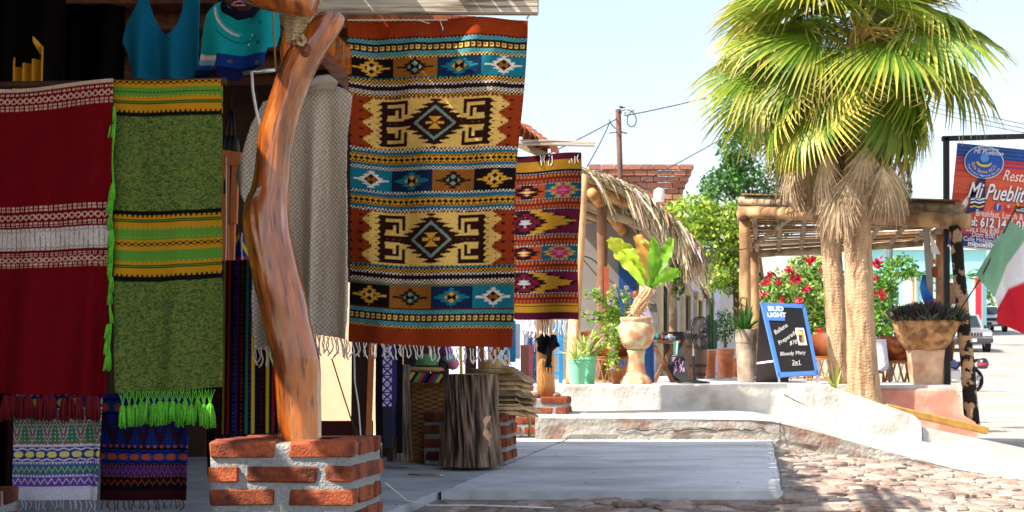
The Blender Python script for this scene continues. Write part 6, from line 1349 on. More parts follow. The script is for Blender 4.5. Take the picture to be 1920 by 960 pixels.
for yy_ in (112, 104, 98):
    m = MB(); m.strip([onB(34, yy_+6, .031), onB(42, yy_+3, .031), onB(50, yy_+5, .031), onB(60, yy_+1, .031)], [.008]*4, (0, 0, 1)); m.build('logo_stripe', m_yp if yy_ == 112 else m_wt, bn)
tx('Restaurante', 88, 62, 21, M('cream_print', S(244, 236, 226), .5, .02, 5, 0), shear=.35, xs=.72)
tx('Mi Pueblito', 27, 101, 31, M('shade_print', S(110, 40, 50), .5, .02, 5, 0), shear=.35, xs=.62, o=.032, bold=.008); tx('Mi Pueblito', 26, 100, 31, m_wt, shear=.35, xs=.62, o=.036, bold=.003)
for i, (x_, mt, ch_) in enumerate(((80, m_lb, 'f'), (99, M('red_print', S(200, 40, 50), .5, .02, 5, 0), '*'), (118, m_black, 'wifi'))):
    m = MB(); m.add([onB(x_+dx, 108+dy, .03) for dx, dy in ((0, 0), (12 if i < 2 else 22, 0), (12 if i < 2 else 22, 12), (0, 12))], [(3, 2, 1, 0)]); m.build('icon', mt, bn)
    tx(ch_, x_+(3 if i < 2 else 2), 118, 12 if i < 2 else 8, m_wt)
tx('Breakfast, Lunch & Dinner', 45, 133, 12.5, m_wt, xs=.7); tx('Tel: 612 14 5 01 73', 24, 152, 17.5, m_wt, xs=.74, bold=.004, o=.036); tx('Tel: 612 14 5 01 73', 24.6, 152.6, 17.5, m_db, xs=.74, bold=.008, o=.033)
tx('Lun a Sab 8:00 am - 9:00 pm', 30, 163, 10.5, m_wt, xs=.75); tx('Dom 8:00 am - 5:00 pm', 42, 172.5, 10.5, m_wt, xs=.75); tx('Calle Hidalgo/Juarez Centro', 27, 181.5, 9.5, m_wt, xs=.8); tx('mipueblito.bcs', 36, 190, 10, m_wt, bold=.003)
for x_ in (4, 120, 240): MB().tube([onB(x_, 1, .01), onB(x_, 1, .01)+Vector((0, .03, .09+.01*x_/60))], .004, 5).build('tie', m_fringe, bn)
# ------------------------------------------------------------------ flag
fg = thing('mexican_flag', 'green white and red flag hanging from a slanted stick', 'flag', P(1765, 640, 14.6))
MB().tube([P(1762, 640, 14.7), P(1840, 520, 14.5), P(1907, 385, 14.3)], .009, 6).build('stick', m_darkw, fg); MB().lathe([(.001, -.02), (.014, 0), (.001, .05)], P(1908, 384, 14.3), 8, closed=False, col=S(220, 170, 40)).build('finial', m_attr, fg)
mb = MB(); nu_, nv_ = 40, 40; vs = []; cs = []
fl_ = [(0, [(1829, 515), (1861, 463), (1893, 411)]), (.42, [(1866, 558), (1889, 496), (1930, 440)]), (.66, [(1871, 578), (1890, 540), (1956, 512)]), (1, [(1868, 604), (1922, 627), (2000, 642)])]
def flp(s_, t_):
    def on(pl): q = s_*2; k = min(int(q), 1); f = q-k; return (pl[k][0]*(1-f)+pl[k+1][0]*f, pl[k][1]*(1-f)+pl[k+1][1]*f)
    for (ta, pa_), (tb_, pb_) in zip(fl_[:-1], fl_[1:]):
        if t_ <= tb_+1e-9: f = (t_-ta)/(tb_-ta); a, b = on(pa_), on(pb_); return a[0]*(1-f)+b[0]*f, a[1]*(1-f)+b[1]*f
for j in range(nv_+1):
    for i in range(nu_+1):
        s_, t_ = i/nu_, j/nv_; px_, py_ = flp(s_, t_)
        vs.append(P(px_, py_, 14.4+.06*math.sin(s_*7+t_*5)+.03*math.sin(t_*13+s_*3))); cs.append(S(134, 184, 152) if t_ < .425 else (S(236, 236, 238) if t_ < .675 else S(206, 34, 52)))
mb.add(vs, [(j*(nu_+1)+i, (j+1)*(nu_+1)+i, (j+1)*(nu_+1)+i+1, j*(nu_+1)+i+1) for j in range(nv_) for i in range(nu_)], cs)
o = mb.build('flag_cloth', M('flag_cloth', (1, 1, 1), .8, .06, 30, .1, attr=True, trans=.45), fg, smooth=True)
# ------------------------------------------------------------------ palapa hut
ph = thing('palapa_hut', 'thatched hut with log rafters behind the terrace', 'hut', T(1150, 16))
edge = [(1040, 312), (1090, 316), (1125, 324), (1160, 338), (1200, 360), (1235, 386), (1265, 414), (1290, 438), (1312, 462)]
def ept(t):
    q = t*(len(edge)-1); i = min(int(q), len(edge)-2); f = q-i; return edge[i][0]*(1-f)+edge[i+1][0]*f, edge[i][1]*(1-f)+edge[i+1][1]*f
Y0, Y1 = 15.4, 19.5
mb = MB(); vs = []; n = 24
for j, Yp in enumerate((Y0, Y1)):
    for i in range(n+1):
        x_, y_ = ept(i/n); p = P(x_, y_+14, Y0); vs.append((p.x, Yp, p.z))
    for i in range(n+1):
        x_, y_ = ept(i/n); p = P(x_, y_+24, Y0); vs.append((p.x, Yp, p.z))
m = n+1; fs = []
for i in range(n): fs += [(i, i+1, 2*m+i+1, 2*m+i), (m+i+1, m+i, 3*m+i, 3*m+i+1), (m+i, m+i+1, i+1, i)]
mb.add(vs, fs, S(150, 128, 96)); mb.build('thatch_bed', m_thatch, ph)
mb = MB(); r = random.Random(3); tcol = [S(214, 200, 172), S(190, 172, 142), S(160, 138, 110), S(228, 216, 192), S(120, 100, 80)]
def blade(p, d, l, w_, c, sag=.4):
    pts = [p, p+d*l*.4, p+d*l*.75+Vector((0, 0, -sag*l*.25)), p+d*l+Vector((0, 0, -sag*l*.6))]; mb.strip(pts, [w_, w_, w_*.8, w_*.2], Vector((d.y+.2, -d.x+r.uniform(-.6, .6), r.uniform(-.5, .5))), col=tuple(x*r.uniform(.75, 1.2) for x in c), fold=.2)
for k in range(5200):
    t = r.random()**.75; x_, y_ = ept(t); dep = r.random()**1.6; Yp = Y0-.1+dep*3.9; p0 = P(x_, y_+r.uniform(-3, 10), Y0); p = Vector((p0.x, Yp, p0.z))
    x2, y2 = ept(min(1, t+.08)); sl = Vector((x2-x_, 0, -(y2-y_))); sl = sl.normalized() if sl.length else Vector((.7, 0, -.7))
    if t > .92: sl = Vector((.45, 0, -.9))
    front = dep < .12; rag = r.random()
    if front:
        px_long = 1 if t > .52 else (1 if (abs(x_-1112) < 8 or abs(x_-1175) < 12) else 0)
        d = (sl*.55+Vector((r.uniform(-.1, .15), -.25, -.7 if px_long else -.2))).normalized(); l = r.uniform(.25, .6)*(1 if t > .6 else .75) if px_long else r.uniform(.1, .22)
        if t > .52: l *= .55+.5*(t-.52)
    else: d = (sl+Vector((r.uniform(-.2, .2), r.uniform(-.5, .2), .05))).normalized(); l = r.uniform(.3, .6)
    l = l*.55 if t > .86 else l; d = (d+Vector((r.gauss(0, .13), r.gauss(0, .1), r.gauss(0, .13)))).normalized(); blade(p, d, l*r.choice((.6, .8, 1, 1, 1.3)), r.uniform(.006, .015), r.choice(tcol))
for k in range(2000):   # hanging eave at the right end
    x_ = r.uniform(1196, 1318); y_ = np.interp(x_, [p[0] for p in edge], [p[1] for p in edge])+r.uniform(0, 30); p = P(x_, y_, Y0+r.uniform(-.12, .5)); blade(p, Vector((r.uniform(-.02, .3), r.uniform(-.25, .1), -1)).normalized(), r.uniform(.1, .26)*(.7+.35*(x_-1196)/120), r.uniform(.005, .012), r.choice(tcol), .2)
tag(mb.build('thatch', m_thatch, ph), kind='stuff')
m_gold = M('yellow_log', S(196, 142, 84), .75, .25, 6, .4, col2=S(140, 92, 54), mixscale=5)
def lg_(name, a, b, r0, mat=None): return log(name, a, b, r0, r0*.9, ph, mat or m_gold)
lg_('rake_log', P(1060, 336, 15.5), P(1262, 410, 15.5), .06); lg_('rake_log', P(1060, 372, 15.75), P(1262, 440, 15.75), .055, m_wood)
for i, Yp in enumerate((16.2, 16.9, 17.7, 18.5)): lg_('rafter', Vector((P(1050, 336, 15.5).x, Yp, P(0, 340, 15.5).z)), Vector((P(1270, 420, 15.5).x, Yp, P(0, 420, 15.5).z)), .05, m_wood)
lg_('purlin', P(1110, 362, 15.2), P(1205, 480, 18.6), .06); lg_('purlin', P(1205, 386, 15.3), P(1255, 476, 18.6), .055, m_wood)
lg_('post', (P(1130, 0, 15.7).x, 15.7, TZ), P(1128, 372, 15.7), .06, M('dark_post', S(120, 84, 58), .85, .3, 7, .4)); lg_('post', (P(1262, 0, 16.5).x, 16.5, TZ), P(1262, 420, 16.5), .05, m_wood)
lg_('post', P(1072, 722, 14.4), P(1092, 330, 14.9), .062, M('peach_log', S(214, 160, 116), .8, .2, 6, .4, stretch=(5, 5, .8)))
m_gwall = M('grey_wall', S(126, 122, 116), .9, .08, 5, .2)
MB().box((P(1112, 0, 17.2).x, 17.2, 1.35), (1.1, .1, 1.9)).build('wall', m_gwall, ph); MB().box((P(1176, 0, 17.1).x, 17.1, 1.2), (.2, .06, 1.5)).build('door', m_dblue, ph)
MB().beam(P(1137, 500, 15.6), P(1138, 640, 15.6), .05, .03).build('door_frame', M('rust_paint', S(160, 72, 48), .7, .2, 9, .2), ph)
MB().box(P(1218, 545, 16.2), (.14, .1, .3)).build('meter_box', M('grey_box', S(150, 152, 152), .5, .1, 8, .1), ph)
mb = MB()
for k in range(5): mb.tube([P(1205+k*5, 470, 16.3), P(1212+k*4, 560, 16.2), P(1225+k*2, 600, 16.2), P(1208+k*6, 650, 16.2)], .012, 6)
mb.build('cable_bundle', M('grey_cable', S(120, 118, 116), .6, .2, 9, .1), ph)
mb = MB(); mb.tube([P(1088+70*math.sin(t)*.6, 520-40*math.cos(t), 17.05) for t in np.linspace(0, 2.6, 20)], .008, 5); mb.tube([P(1088, 480, 17.05), P(1122, 520, 17.05)], .006, 5); mb.build('wire_loop', m_black, ph)
# basket lamp / figure near the fern
bush('hanging_plant', 'trailing green plant hanging under the thatch', [(P(1272, 515, 16.4), (.09, .12, .3), 260), (P(1262, 480, 16.4), (.1, .1, .15), 120)], .05, GR, 'plant', seed=41)
blob('painted_head', 'small painted figure with red cap behind the broad leaf plant', 'figure', P(1190, 552, 15.0), .04, (170, 90, 70)); 
# ------------------------------------------------------------------ lilac house row and white wall behind
m_lilac2 = M('lilac_wall', S(196, 196, 222), .9, .06, 2, .15); m_cream = M('cream_trim', S(214, 190, 150), .9, .1, 6, .2); m_wwall = M('white_wall', S(228, 222, 212), .9, .05, 2, .15)
hs = thing('lilac_house', 'pale lilac house with cream window frames behind the barrel', 'house', (2.3, 22, .3))
wa, wb = P(1222, 700, 20.0), P(1350, 700, 32.0); zt_ = 2.35
def onw(t, z, o=0.0): d = (wb-wa); nn = Vector((d.y, -d.x, 0)).normalized(); p = wa.lerp(wb, t); return Vector((p.x, p.y, z))+nn*o
mb = MB(); mb.add([onw(0, .2), onw(1, .2), onw(1, zt_), onw(0, zt_), onw(0, .2, -3), onw(1, .2, -3), onw(1, zt_, -3), onw(0, zt_, -3)], [(0, 1, 2, 3), (4, 0, 3, 7), (1, 5, 6, 2), (3, 2, 6, 7)]); mb.build('wall', m_lilac2, hs)
def wbox(t0, t1, z0, z1, o0, o1, name, mat, par):
    q = [(t0, z0), (t1, z0), (t1, z1), (t0, z1)]; MB().add([onw(*p, o1) for p in q]+[onw(*p, o0) for p in q], [(0, 1, 2, 3), (4, 5, 1, 0), (5, 6, 2, 1), (6, 7, 3, 2), (7, 4, 0, 3)]).build(name, mat, par); 
for k, tt in enumerate((.1, .36, .55, .76)):
    z0, z1 = (.5, 1.75) if k in (0, 2) else (1.0, 1.75)
    wbox(tt-.035, tt+.035, z0, z1, .0, .02, 'window', m_darkw, hs); 
    for a, b, c_, d_ in ((tt-.055, tt-.035, z0-.1, z1+.14), (tt+.035, tt+.055, z0-.1, z1+.14), (tt-.055, tt+.055, z1, z1+.14), (tt-.055, tt+.055, z0-.12, z0)): wbox(a, b, c_, d_, 0, .07, 'window_frame', m_cream, hs)
    for q in range(4): wbox(tt-.03+q*.018, tt-.026+q*.018, z0, z1, .02, .035, 'window_bar', m_black, hs)
for tt in (.22, .66): wbox(tt-.02, tt+.02, 1.85, 2.2, 0, .18, 'wall_lamp', M('clay_lamp', S(150, 84, 54), .8, .2, 9, .2), hs)
ww = MB(); ww.box((P(1400, 0, 33).x, 33, 1.6), (3.4, .2, 3.0)); tag(ww.build('white_wall', m_wwall), 'sunlit white garden wall behind the terracotta pots', 'wall')
# ------------------------------------------------------------------ brick building
bb = thing('brick_building', 'brick building with a stepped cornice rising behind the thatched hut', 'building', P(1230, 420, 30))
xl, xr = P(1130, 0, 30).x, P(1287, 0, 30).x; zt_ = P(0, 309, 30).z; zb_ = .4
m_bb = M('building_brick', S(150, 100, 78), .9, .15, 9, .3, rnd=.25); m_bm = M('building_mortar', S(168, 140, 120), .95, .15, 9, .3)
MB().box(((xl+xr)/2-.3, 32.5, (zb_+zt_)/2), (xr-xl+.0-.6, 5.0-.1, zt_-zb_-.1)).build('wall_core', m_bm, bb)
bm_ = MB(); bm_.box((0, 0, 0), (1, 1, 1)); bme = bm_.mesh('brick'); bme.materials.append(m_bb); ph_ = .12
for c_ in range(13):
    z = zt_-.06-c_*ph_; ov = [.14, .10, .05, .0, -.05][min(c_, 4)]; x = xl-.3+(.135 if c_ % 2 else 0); yf = 30-ov
    while x < xr+ov-.02:
        x1 = min(x+.27, xr+ov); inst('brick', bme, bb, ((x+x1)/2, yf+.07, z), (0, 0, 0), (x1-x-.018, .16, ph_-.02)); x = x1
    y = yf+.16; 
    while y < 33.2:
        inst('brick', bme, bb, (xr+ov-.08, y+.16, z), (0, 0, 0), (.16, .25, ph_-.02)); y += .27
MB().lathe([(.09, -.12), (.11, 0), (.1, .1), (.04, .14)], P(1236, 366, 28.5), 14).build('roof_tank', m_wwall, bb)
# ------------------------------------------------------------------ utility pole and wires
up = thing('utility_pole', 'rust brown steel utility pole rising above the thatched roof', 'utility pole', P(1163, 420, 26))
MB().tube([P(1164, 480, 26), P(1163, 330, 26), P(1159, 205, 26)], .05, 10).build('shaft', m_iron, up, smooth=True)
MB().beam(P(1160, 212, 25.9), P(1170, 208, 25.9), .04, .04).build('bracket', m_black, up); MB().lathe([(.03, -.06), (.05, 0), (.02, .02), (.045, .05), (.02, .07)], P(1170, 210, 25.9), 10).build('insulator', M('porcelain', S(190, 186, 180), .3, .05, 5, 0), up)
MB().beam(P(1161, 200, 25.9), P(1172, 203, 25.9), .05, .03).build('clamp', m_black, up)
m_wire = M('wire', S(70, 74, 80), .7, .1, 5, 0)
def wire(lab, pts, r=.011): tag(MB().tube(pts, r, 5).build('overhead_wire', m_wire, smooth=True), lab, 'wire')
def sagw(a, b, Ya, Yb, s_, n=14): return [P(a[0]*(1-t)+b[0]*t, a[1]*(1-t)+b[1]*t+s_*4*t*(1-t), Ya*(1-t)+Yb*t) for t in np.linspace(0, 1, n)]
wire('overhead wire running from the utility pole to the right behind the palm', sagw((1172, 217), (1420, 158), 26, 30, 3)); wire('overhead wire dropping left from the utility pole behind the rug', sagw((1158, 222), (960, 318), 26, 22, 4)); wire('wire hanging from the clamp down to the thatched roof', sagw((1144, 228), (1098, 316), 26, 22, 4))
wire('long diagonal wire crossing in front of the brick building', sagw((1196, 344), (1440, 208), 26, 32, 4)); wire('looped slack wire hung on the utility pole', [P(1175+13*math.sin(t)+3*t, 222-16*math.cos(t), 26) for t in np.linspace(0, 6, 22)])
wire('second slack wire loop below the pole bracket', [P(1159+17*math.sin(t)*1.0, 236+20*math.sin(t*.5)*1.0+8*math.cos(t), 26) for t in np.linspace(-1.5, 4.6, 22)])
for k in range(3): wire('%s of three parallel wires right of the palm crown' % ['upper', 'middle', 'lower'][k], sagw((1700, 178+k*9), (1960, 240+k*8), 40, 30, 4))
wire('pale thin line strung between the thatch and the log shelter', sagw((1310, 462), (1400, 466), 15.6, 16.4, 5), .006)
# ------------------------------------------------------------------ trees and bushes
YG = [S(170, 190, 60), S(140, 170, 50), S(196, 206, 84), S(104, 140, 44), S(80, 116, 40)]
bush('flame_vine', 'sunlit yellow green vine mass behind the log shelter', [(P(1300, 410, 24), (.45, .6, .42), 1500), (P(1345, 440, 24), (.5, .6, .6), 2000), (P(1385, 430, 24), (.3, .5, .55), 1200), (P(1375, 500, 24), (.4, .5, .5), 1500), (P(1335, 520, 23.5), (.28, .4, .22), 500), (P(1265, 392, 25), (.2, .3, .12), 240)], .085, YG, 'bush', trunkp=[P(1385, 640, 24), P(1380, 560, 24), P(1370, 480, 24)], seed=11, trunk_r=.06)
bush('broadleaf_tree', 'airy dark green tree behind the crown of the palms', [(P(1385, 275, 27), (.42, .5, .45), 900), (P(1350, 345, 27), (.42, .5, .28), 620), (P(1410, 345, 27), (.5, .5, .4), 900), (P(1370, 318, 27), (.25, .4, .3), 350), (P(1690, 360, 27), (.25, .3, .2), 160), (P(1450, 400, 27), (.5, .5, .5), 900), (P(1330, 362, 26), (.15, .2, .12), 120)], .1, [S(60, 104, 44), S(84, 130, 56), S(44, 80, 38), S(110, 150, 70)], 'tree', trunkp=[P(1420, 640, 27), P(1425, 520, 27), P(1415, 420, 27)], seed=13, trunk_r=.1)
RED = [S(206, 34, 66), S(214, 60, 96), S(176, 24, 50)]
bush('bougainvillea', 'leafy bougainvillea with red flowers behind the blue menu board', [(P(1470, 560, 21), (.4, .5, .45), 1500), (P(1530, 560, 21), (.4, .5, .55), 1500), (P(1440, 600, 21), (.25, .4, .4), 800), (P(1500, 620, 21), (.5, .5, .4), 1400), (P(1520, 500, 21.3), (.35, .5, .25), 700)], .075, [S(130, 170, 60), S(170, 200, 100), S(80, 124, 44), S(200, 214, 130), S(54, 94, 36)], 'bush', trunkp=[P(1510, 720, 21), P(1508, 640, 21), P(1500, 590, 21)], seed=15, trunk_r=.04,
     flowers=[(P(1450, 590, 20.5), (.05, .05, .04), 26, RED), (P(1478, 600, 20.5), (.04, .05, .04), 20, RED), (P(1512, 540, 20.5), (.06, .05, .05), 30, RED), (P(1535, 620, 20.5), (.04, .05, .04), 20, RED), (P(1480, 505, 20.5), (.05, .05, .04), 24, RED), (P(1444, 515, 20.5), (.04, .05, .04), 20, RED), (P(1493, 522, 20.5), (0.072, 0.072, 0.072), 54, RED), (P(1436, 528, 20.5), (0.058, 0.072, 0.058), 36, RED), (P(1520, 487, 20.7), (0.086, 0.072, 0.043), 48, RED), (P(1500, 565, 20.5), (0.065, 0.072, 0.050), 36, RED), (P(1462, 530, 20.5), (0.036, 0.036, 0.036), 18, RED), (P(1428, 552, 20.5), (0.043, 0.036, 0.043), 21, RED), (P(1545, 505, 20.6), (0.036, 0.036, 0.036), 18, RED), (P(1555, 560, 20.6), (0.036, 0.036, 0.036), 18, RED), (P(1470, 560, 20.5), (0.036, 0.036, 0.036), 14, RED)])
bush('bougainvillea', 'smaller bougainvillea with red flowers right of the palm trunk', [(P(1655, 545, 21), (.22, .3, .4), 700), (P(1690, 500, 22), (.25, .3, .2), 420), (P(1655, 610, 21), (.2, .3, .25), 340)], .075, [S(90, 140, 50), S(50, 90, 40), S(130, 176, 70)], 'bush', trunkp=[P(1650, 700, 21), P(1652, 620, 21), P(1655, 580, 21)], seed=17, trunk_r=.03,
     flowers=[(P(1645, 492, 20.6), (0.065, 0.072, 0.065), 48, RED), (P(1652, 552, 20.6), (0.065, 0.072, 0.058), 48, RED), (P(1640, 522, 20.6), (0.029, 0.036, 0.029), 18, RED)])
bush('garden_hedge', 'dark green garden hedge far behind the log shelter', [(P(1430, 590, 24), (.5, .4, .7), 1300), (P(1500, 580, 24), (.6, .4, .75), 1700), (P(1575, 580, 24), (.6, .4, .75), 1500), (P(1640, 590, 24), (.4, .4, .6), 900)], .1, [S(50, 92, 36), S(74, 120, 44), S(36, 70, 30), S(96, 140, 54)], 'hedge', trunkp=[P(1520, 720, 24), P(1520, 650, 24)], seed=19, trunk_r=.04)
lp = MB(); lp.tube([(P(1668, 0, 24).x, 24, -.5), P(1668, 455, 24)], .055, 10); tag(lp.build('grey_pole', M('grey_paint', S(80, 84, 92), .5, .1, 9, .1), smooth=True), 'plain dark grey pole right of the palm trunk', 'pole')
# ------------------------------------------------------------------ far right: turquoise building, palms, vehicles
tb = thing('turquoise_building', 'pale turquoise building across the street at the far right', 'building', (P(1770, 0, 85).x, 85, rz(85)))
x0, x1 = P(1610, 0, 85).x, P(1850, 0, 85).x; zt_ = P(0, 466, 85).z; m_tq = M('turquoise_wall', S(150, 214, 222), .9, .05, .6, .1)
MB().box(((x0+x1)/2, 90, (zt_+rz(85)-.5)/2), (x1-x0, 10, zt_-rz(85)+.5)).build('wall', m_tq, tb); MB().box(((x0+x1)/2, 84.9, zt_+.1), (x1-x0+.4, 10.4-10, .35)).build('cornice', m_wwall, tb)
for a, b, y0, y1, mt in ((1700, 1716, 520, 610, m_wwall), (1642, 1668, 525, 575, m_darkw), (1734, 1752, 560, 600, m_darkw), (1828, 1838, 520, 600, M('red_curtain', S(180, 40, 60), .8, .1, 3, .1)), (1776, 1800, 530, 570, m_darkw)):
    p = P((a+b)/2, (y0+y1)/2, 84.9); f = MB().box((p.x, 84.92, p.z), ((b-a)*85/F+.3, .16, (y1-y0)*85/F+.3)).build('window', m_wwall, tb); MB().box((p.x, 84.8, p.z), ((b-a)*85/F, .14, (y1-y0)*85/F)).build('pane', mt, f)
wb2 = thing('white_building', 'white building low on the skyline left of the banner', 'building', (P(1720, 0, 110).x, 110, rz(110)))
MB().box((P(1725, 0, 112).x, 114, (P(0, 380, 112).z+2)/2), (3.6, 4, P(0, 380, 112).z-2)).build('wall', m_wwall, wb2); MB().box((P(1725, 0, 112).x, 111.9, P(0, 383, 112).z+.1), (3.9, .4, .3)).build('parapet', m_wwall, wb2)
def small_palm(lab, px, yb, yt, Y, seed):
    b = P(px, yb, Y); tp_ = P(px+1, yt, Y); t = thing('young_palm', lab, 'palm tree', b, 0, 'young palms across the street'); r_ = random.Random(seed)
    MB().tube([b, b.lerp(tp_, .5), tp_], [.12, .09, .07], 8).build('trunk', m_ptr, t)
    for k in range(14):
        a = k*2.4; el = r_.uniform(-.2, 1.1); l = 1.2; d = Vector((math.cos(a)*math.cos(el), math.sin(a)*math.cos(el), math.sin(el))); mb = MB()
        for s_ in (-1, 1):
            for q in range(9):
                tt = .15+q*.1; p = tp_+d*l*tt+Vector((0, 0, -.6*l*tt*tt)); sd2 = (Vector((-math.sin(a), math.cos(a), 0))*s_+d*.5+Vector((0, 0, -.4))).normalized(); mb.strip([p, p+sd2*.2, p+sd2*.36], [.03, .03, .004], d, col=r_.choice((S(70, 120, 50), S(110, 160, 70), S(50, 96, 44))))
        mb.build('frond', m_leaf, t)
small_palm('young feather palm in front of the turquoise building, left one', 1711, 600, 522, 70, 1); small_palm('young feather palm half hidden behind the charred post', 1808, 600, 520, 70, 2)
def carM(n_, c): return M(n_, c, .3, .03, 3, 0, coat=.6, spec=.5)
def wheel(t, x, y, R, W, rim=True):
    tyre = MB(); n = 24
    prof = [(R*.62, -W/2), (R*.95, -W/2), (R, -W*.35), (R, W*.35), (R*.95, W/2), (R*.62, W/2)]
    tyre.lathe(prof, n=n, closed=False); tyre.v = [(v[2]+x, v[0]+y, v[1]+R) for v in tyre.v]
    wl = tyre.build('wheel', m_rubber, t, local=True, smooth=False); rm = MB(); rm.lathe([(R*.62, -W*.3), (R*.5, -W*.2), (R*.2, -W*.3), (.001, -W*.3)], n=16, closed=False); rm.lathe([(R*.62, W*.3), (R*.5, W*.2), (R*.2, W*.3), (.001, W*.3)], n=16, closed=False); rm.v = [(v[2]+x, v[0]+y, v[1]+R) for v in rm.v]
    rm.build('rim', m_chrome, wl, local=True)
def loft_car(name, lab, cat, loc, yaw, sect, W, mat, boxy=False, slots=False, sc=1.0):
    """sect: (y, z_bottom, z_belt, z_top) from front (-y) to rear; cabin part where z_top > z_belt"""
    t = thing(name, lab, cat, loc, yaw); t.scale = (sc, sc, sc); mb = MB(); vs = []
    for (y, zb, zbelt) in [(s[0], s[1], s[2]) for s in sect]:
        for (fx, z) in ((-.92, zb), (-1, zb+.12), (-1, zbelt-.12), (-.93, zbelt), (-.4, zbelt+.025), (.4, zbelt+.025), (.93, zbelt), (1, zbelt-.12), (1, zb+.12), (.92, zb)): vs.append((fx*W/2, y, z))
    m = len(sect); mb.add(vs, [(i*10+k, (i+1)*10+k, (i+1)*10+(k+1) % 10, i*10+(k+1) % 10) for i in range(m-1) for k in range(10)]+[tuple(range(9, -1, -1))[::-1], tuple((m-1)*10+k for k in range(9, -1, -1))]); mb.build('body', mat, t, local=True)
    cab = [s for s in sect if s[3] > s[2]]; ys_ = [s[0] for s in cab]; z0 = cab[0][2]; z1 = cab[0][3]; ya, yb_ = ys_[0], ys_[-1]; wi = .80
    mb = MB(); q = [(-W*.45, ya, z0), (W*.45, ya, z0), (W*.45, yb_, z0), (-W*.45, yb_, z0), (-W*.5*wi, ya+.55, z1), (W*.5*wi, ya+.55, z1), (W*.5*wi, yb_-.25, z1), (-W*.5*wi, yb_-.25, z1)]
    mb.add(q, [(0, 1, 5, 4), (1, 2, 6, 5), (2, 3, 7, 6), (3, 0, 4, 7), (4, 5, 6, 7)]); cb = mb.build('cabin', mat, t, local=True)
    def pane(i, j, k, l, o):
        a, b, c_, d_ = [Vector(q[w_]) for w_ in (i, j, k, l)]; cen = (a+b+c_+d_)/4; nn = (b-a).cross(d_-a).normalized(); MB().add([cen+(p-cen)*.86+nn*.006 for p in (a, b, c_, d_)], [(0, 1, 2, 3)]).build('window', m_glass, cb, local=True)
    pane(0, 1, 5, 4, 0); pane(1, 2, 6, 5, 0); pane(3, 0, 4, 7, 0); pane(2, 3, 7, 6, 0)
    yf = sect[0][0]; zb, zbelt = sect[0][1], sect[0][2]
    m_hl = M('headlamp', S(226, 222, 206), .2, .02, 5, 0, spec=.6); m_trim = M('grey_trim', S(60, 62, 66), .6, .1, 6, .05)
    for s_ in (-1, 1): MB().box((s_*W*.37, yf-.01, zbelt-.16), (W*.2, .05, .15), bev=.012).build('headlight', m_hl, t, local=True)
    gr = MB().box((0, yf-.008, zbelt-.17), (W*.5, .03, .2), bev=.008).build('grille', mat if slots else m_trim, t, local=True)
    for k in range(7): MB().box((-W*.21+k*W*.07, yf-.03, zbelt-.17), (W*.035, .03, .16), bev=.006).build('grille_slot', m_black, gr, local=True)
    MB().box((0, yf-.06, zb+.12), (W*.99, .16, .2), bev=.03).build('bumper', m_trim, t, local=True); MB().box((0, yf-.15, zb+.13), (.36, .012, .13)).build('licence_plate', m_wwall, t, local=True)
    for s_ in (-1, 1): MB().box((s_*(W*.5+.1), ya+.35, z0+.1), (.2, .09, .15), bev=.02).build('mirror', m_trim, t, local=True)
    for s_ in (-1, 1):
        wheel(t, s_*(W*.5-.13), sect[1][0]+.05, .36, .22); wheel(t, s_*(W*.5-.13), sect[-2][0]-.05, .36, .22)
    return t
suv = [(-2.1, .42, .98, 0), (-1.6, .40, 1.04, 0), (-.95, .38, 1.08, 1.72), (1.6, .40, 1.08, 1.72), (2.1, .45, 1.06, 0)]
loft_car('parked_suv', 'grey boxy off-road car facing the camera in the street', 'car', (P(1826, 0, 63).x, 65, rz(63.2)-.03), -.06, suv, 1.82, carM('silver_paint', S(140, 138, 142)), slots=True)
sedan = [(-2.0, .3, .78, 0), (-1.3, .28, .86, 0), (-.75, .28, .92, 1.42), (1.4, .28, .92, 1.42), (2.0, .32, .9, 0)]
loft_car('parked_car', 'white car parked behind the stone bowl planter', 'car', (P(1655, 0, 56).x, 58, rz(56)-.03), -.05, sedan, 1.75, carM('white_paint', S(226, 226, 226)))
loft_car('parked_van', 'white van parked behind the silver car', 'van', (P(1720, 0, 68).x, 70, rz(68)-.02), -.05, [(-2.2, .4, 1.1, 0), (-1.7, .4, 1.2, 0), (-1.3, .4, 1.25, 2.1), (2.0, .4, 1.25, 2.1), (2.3, .45, 1.2, 0)], 1.9, carM('van_paint', S(214, 218, 220)))
loft_car('distant_car', 'white car far up the street left of the flag', 'car', (P(1866, 0, 92).x, 94, rz(92)), -.05, suv, 1.9, MATS['white_paint'])
# motorcycle with helmet
mz = rz(38.5); mcx = P(1786, 0, 38.5).x
mc = thing('motorcycle', 'dark blue motorcycle with a helmet on its seat beside the charred post', 'motorcycle', (mcx, 38.5, mz), -1.25)
m_mb = carM('bike_blue', S(34, 56, 120))
def bwheel(y):
    R = .3; ty = MB(); ty.tube([(0, y+R*math.cos(a), R+R*math.sin(a)) for a in np.linspace(0, 6.283, 29)], .055, 8); wl = ty.build('wheel', m_rubber, mc, local=True, smooth=True)
    sp = MB(); sp.tube([(0, y+.2*math.cos(a), R+.2*math.sin(a)) for a in np.linspace(0, 6.283, 25)], .02, 6)
    for k in range(6): a = k*1.047; sp.tube([(0, y, R), (0, y+.2*math.cos(a), R+.2*math.sin(a))], .014, 5)
    sp.build('rim', m_chrome, wl, local=True)
bwheel(-.62); bwheel(.62)
MB().tube([(0, -.62, .3), (0, -.42, .75), (0, -.35, .95)], [.03, .035, .03], 8).build('fork', m_chrome, mc, local=True); MB().tube([(-.34, -.25, 1.0), (-.1, -.36, .98), (.1, -.36, .98), (.34, -.25, 1.0)], .015, 8).build('handlebar', m_black, mc, local=True)
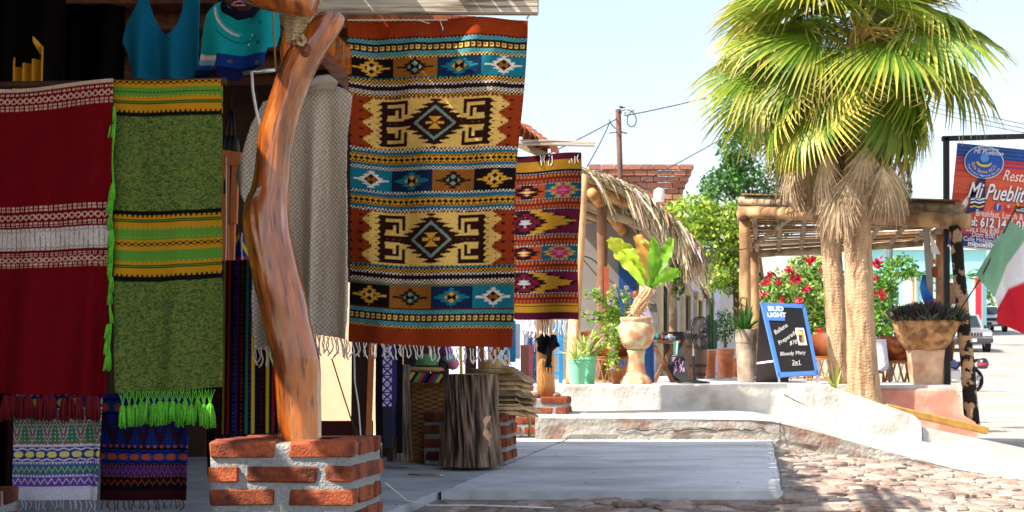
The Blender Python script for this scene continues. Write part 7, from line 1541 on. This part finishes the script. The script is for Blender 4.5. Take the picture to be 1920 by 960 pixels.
MB().tube([(0, -.42, .78), (0, -.2, .82), (0, .0, .74), (0, .15, .66)], [.08, .15, .15, .09], 14, ell=.9).build('tank', m_mb, mc, local=True, smooth=True); MB().tube([(0, .0, .74), (0, .3, .74), (0, .6, .80), (0, .82, .86)], [.1, .12, .11, .05], 12, ell=.6).build('seat', m_rubber, mc, local=True, smooth=True)
MB().box((0, -.02, .42), (.26, .42, .36), bev=.04).build('engine', m_chrome, mc, local=True); MB().tube([(.12, -.1, .3), (.14, .3, .28), (.15, .75, .38)], [.03, .04, .05], 8).build('exhaust', m_chrome, mc, local=True, smooth=True)
MB().tube([(0, .4, .62), (0, .62, .66), (0, .9, .62)], [.05, .09, .03], 10, ell=.5).build('tail', m_mb, mc, local=True, smooth=True); MB().tube([(0, -.85, .58), (0, -.62, .66), (0, -.38, .6)], [.05, .08, .05], 10, ell=.3).build('front_mudguard', m_mb, mc, local=True, smooth=True)
MB().lathe([(.001, -.08), (.09, -.05), (.1, .03), (.06, .08), (.001, .09)], (0, -.5, .86), 14, closed=False).build('headlight', m_chrome, mc, local=True, smooth=True)
for s_ in (-1, 1): MB().tube([(s_*.3, -.28, 1.0), (s_*.34, -.3, 1.12)], .01, 6).lathe([(.001, 0), (.06, .01), (.06, .03), (.001, .04)], (s_*.35, -.3, 1.13), 10, closed=False).build('mirror', m_black, mc, local=True)
hm = MB(); hcn = P(1843, 682, 38.2); hm.lathe([(.06, -.14), (.13, -.12), (.15, -.02), (.145, .06), (.09, .14), (.001, .16)], hcn, 20, closed=False); hm_t = thing('helmet', 'dark helmet hanging behind the motorcycle seat', 'helmet', hcn)
hm.build('shell', carM('helmet_black', S(30, 32, 44)), hm_t, smooth=True); MB().lathe([(.153, -.05), (.156, -.03), (.156, .0), (.15, .02)], hcn, 20, closed=False).build('stripe', M('helmet_red', S(170, 40, 50), .3, .02, 5, 0), hm_t)
# tree line behind so that the street does not end in bare sky
for i, (px_, Yp, rr, n_) in enumerate(((1600, 130, (7, 4, 3.5), 500), (1960, 150, (9, 4, 5), 600))):
    c = P(px_, 560, Yp); bush('distant_tree', ['far tree behind the white and turquoise buildings', 'far green tree at the right edge behind the flag'][i], [(c, rr, n_*2)], .9, GR, 'tree', trunkp=[Vector((c.x, c.y, rz(Yp)-.2)), Vector((c.x, c.y, c.z))], seed=60+i, trunk_r=.3)
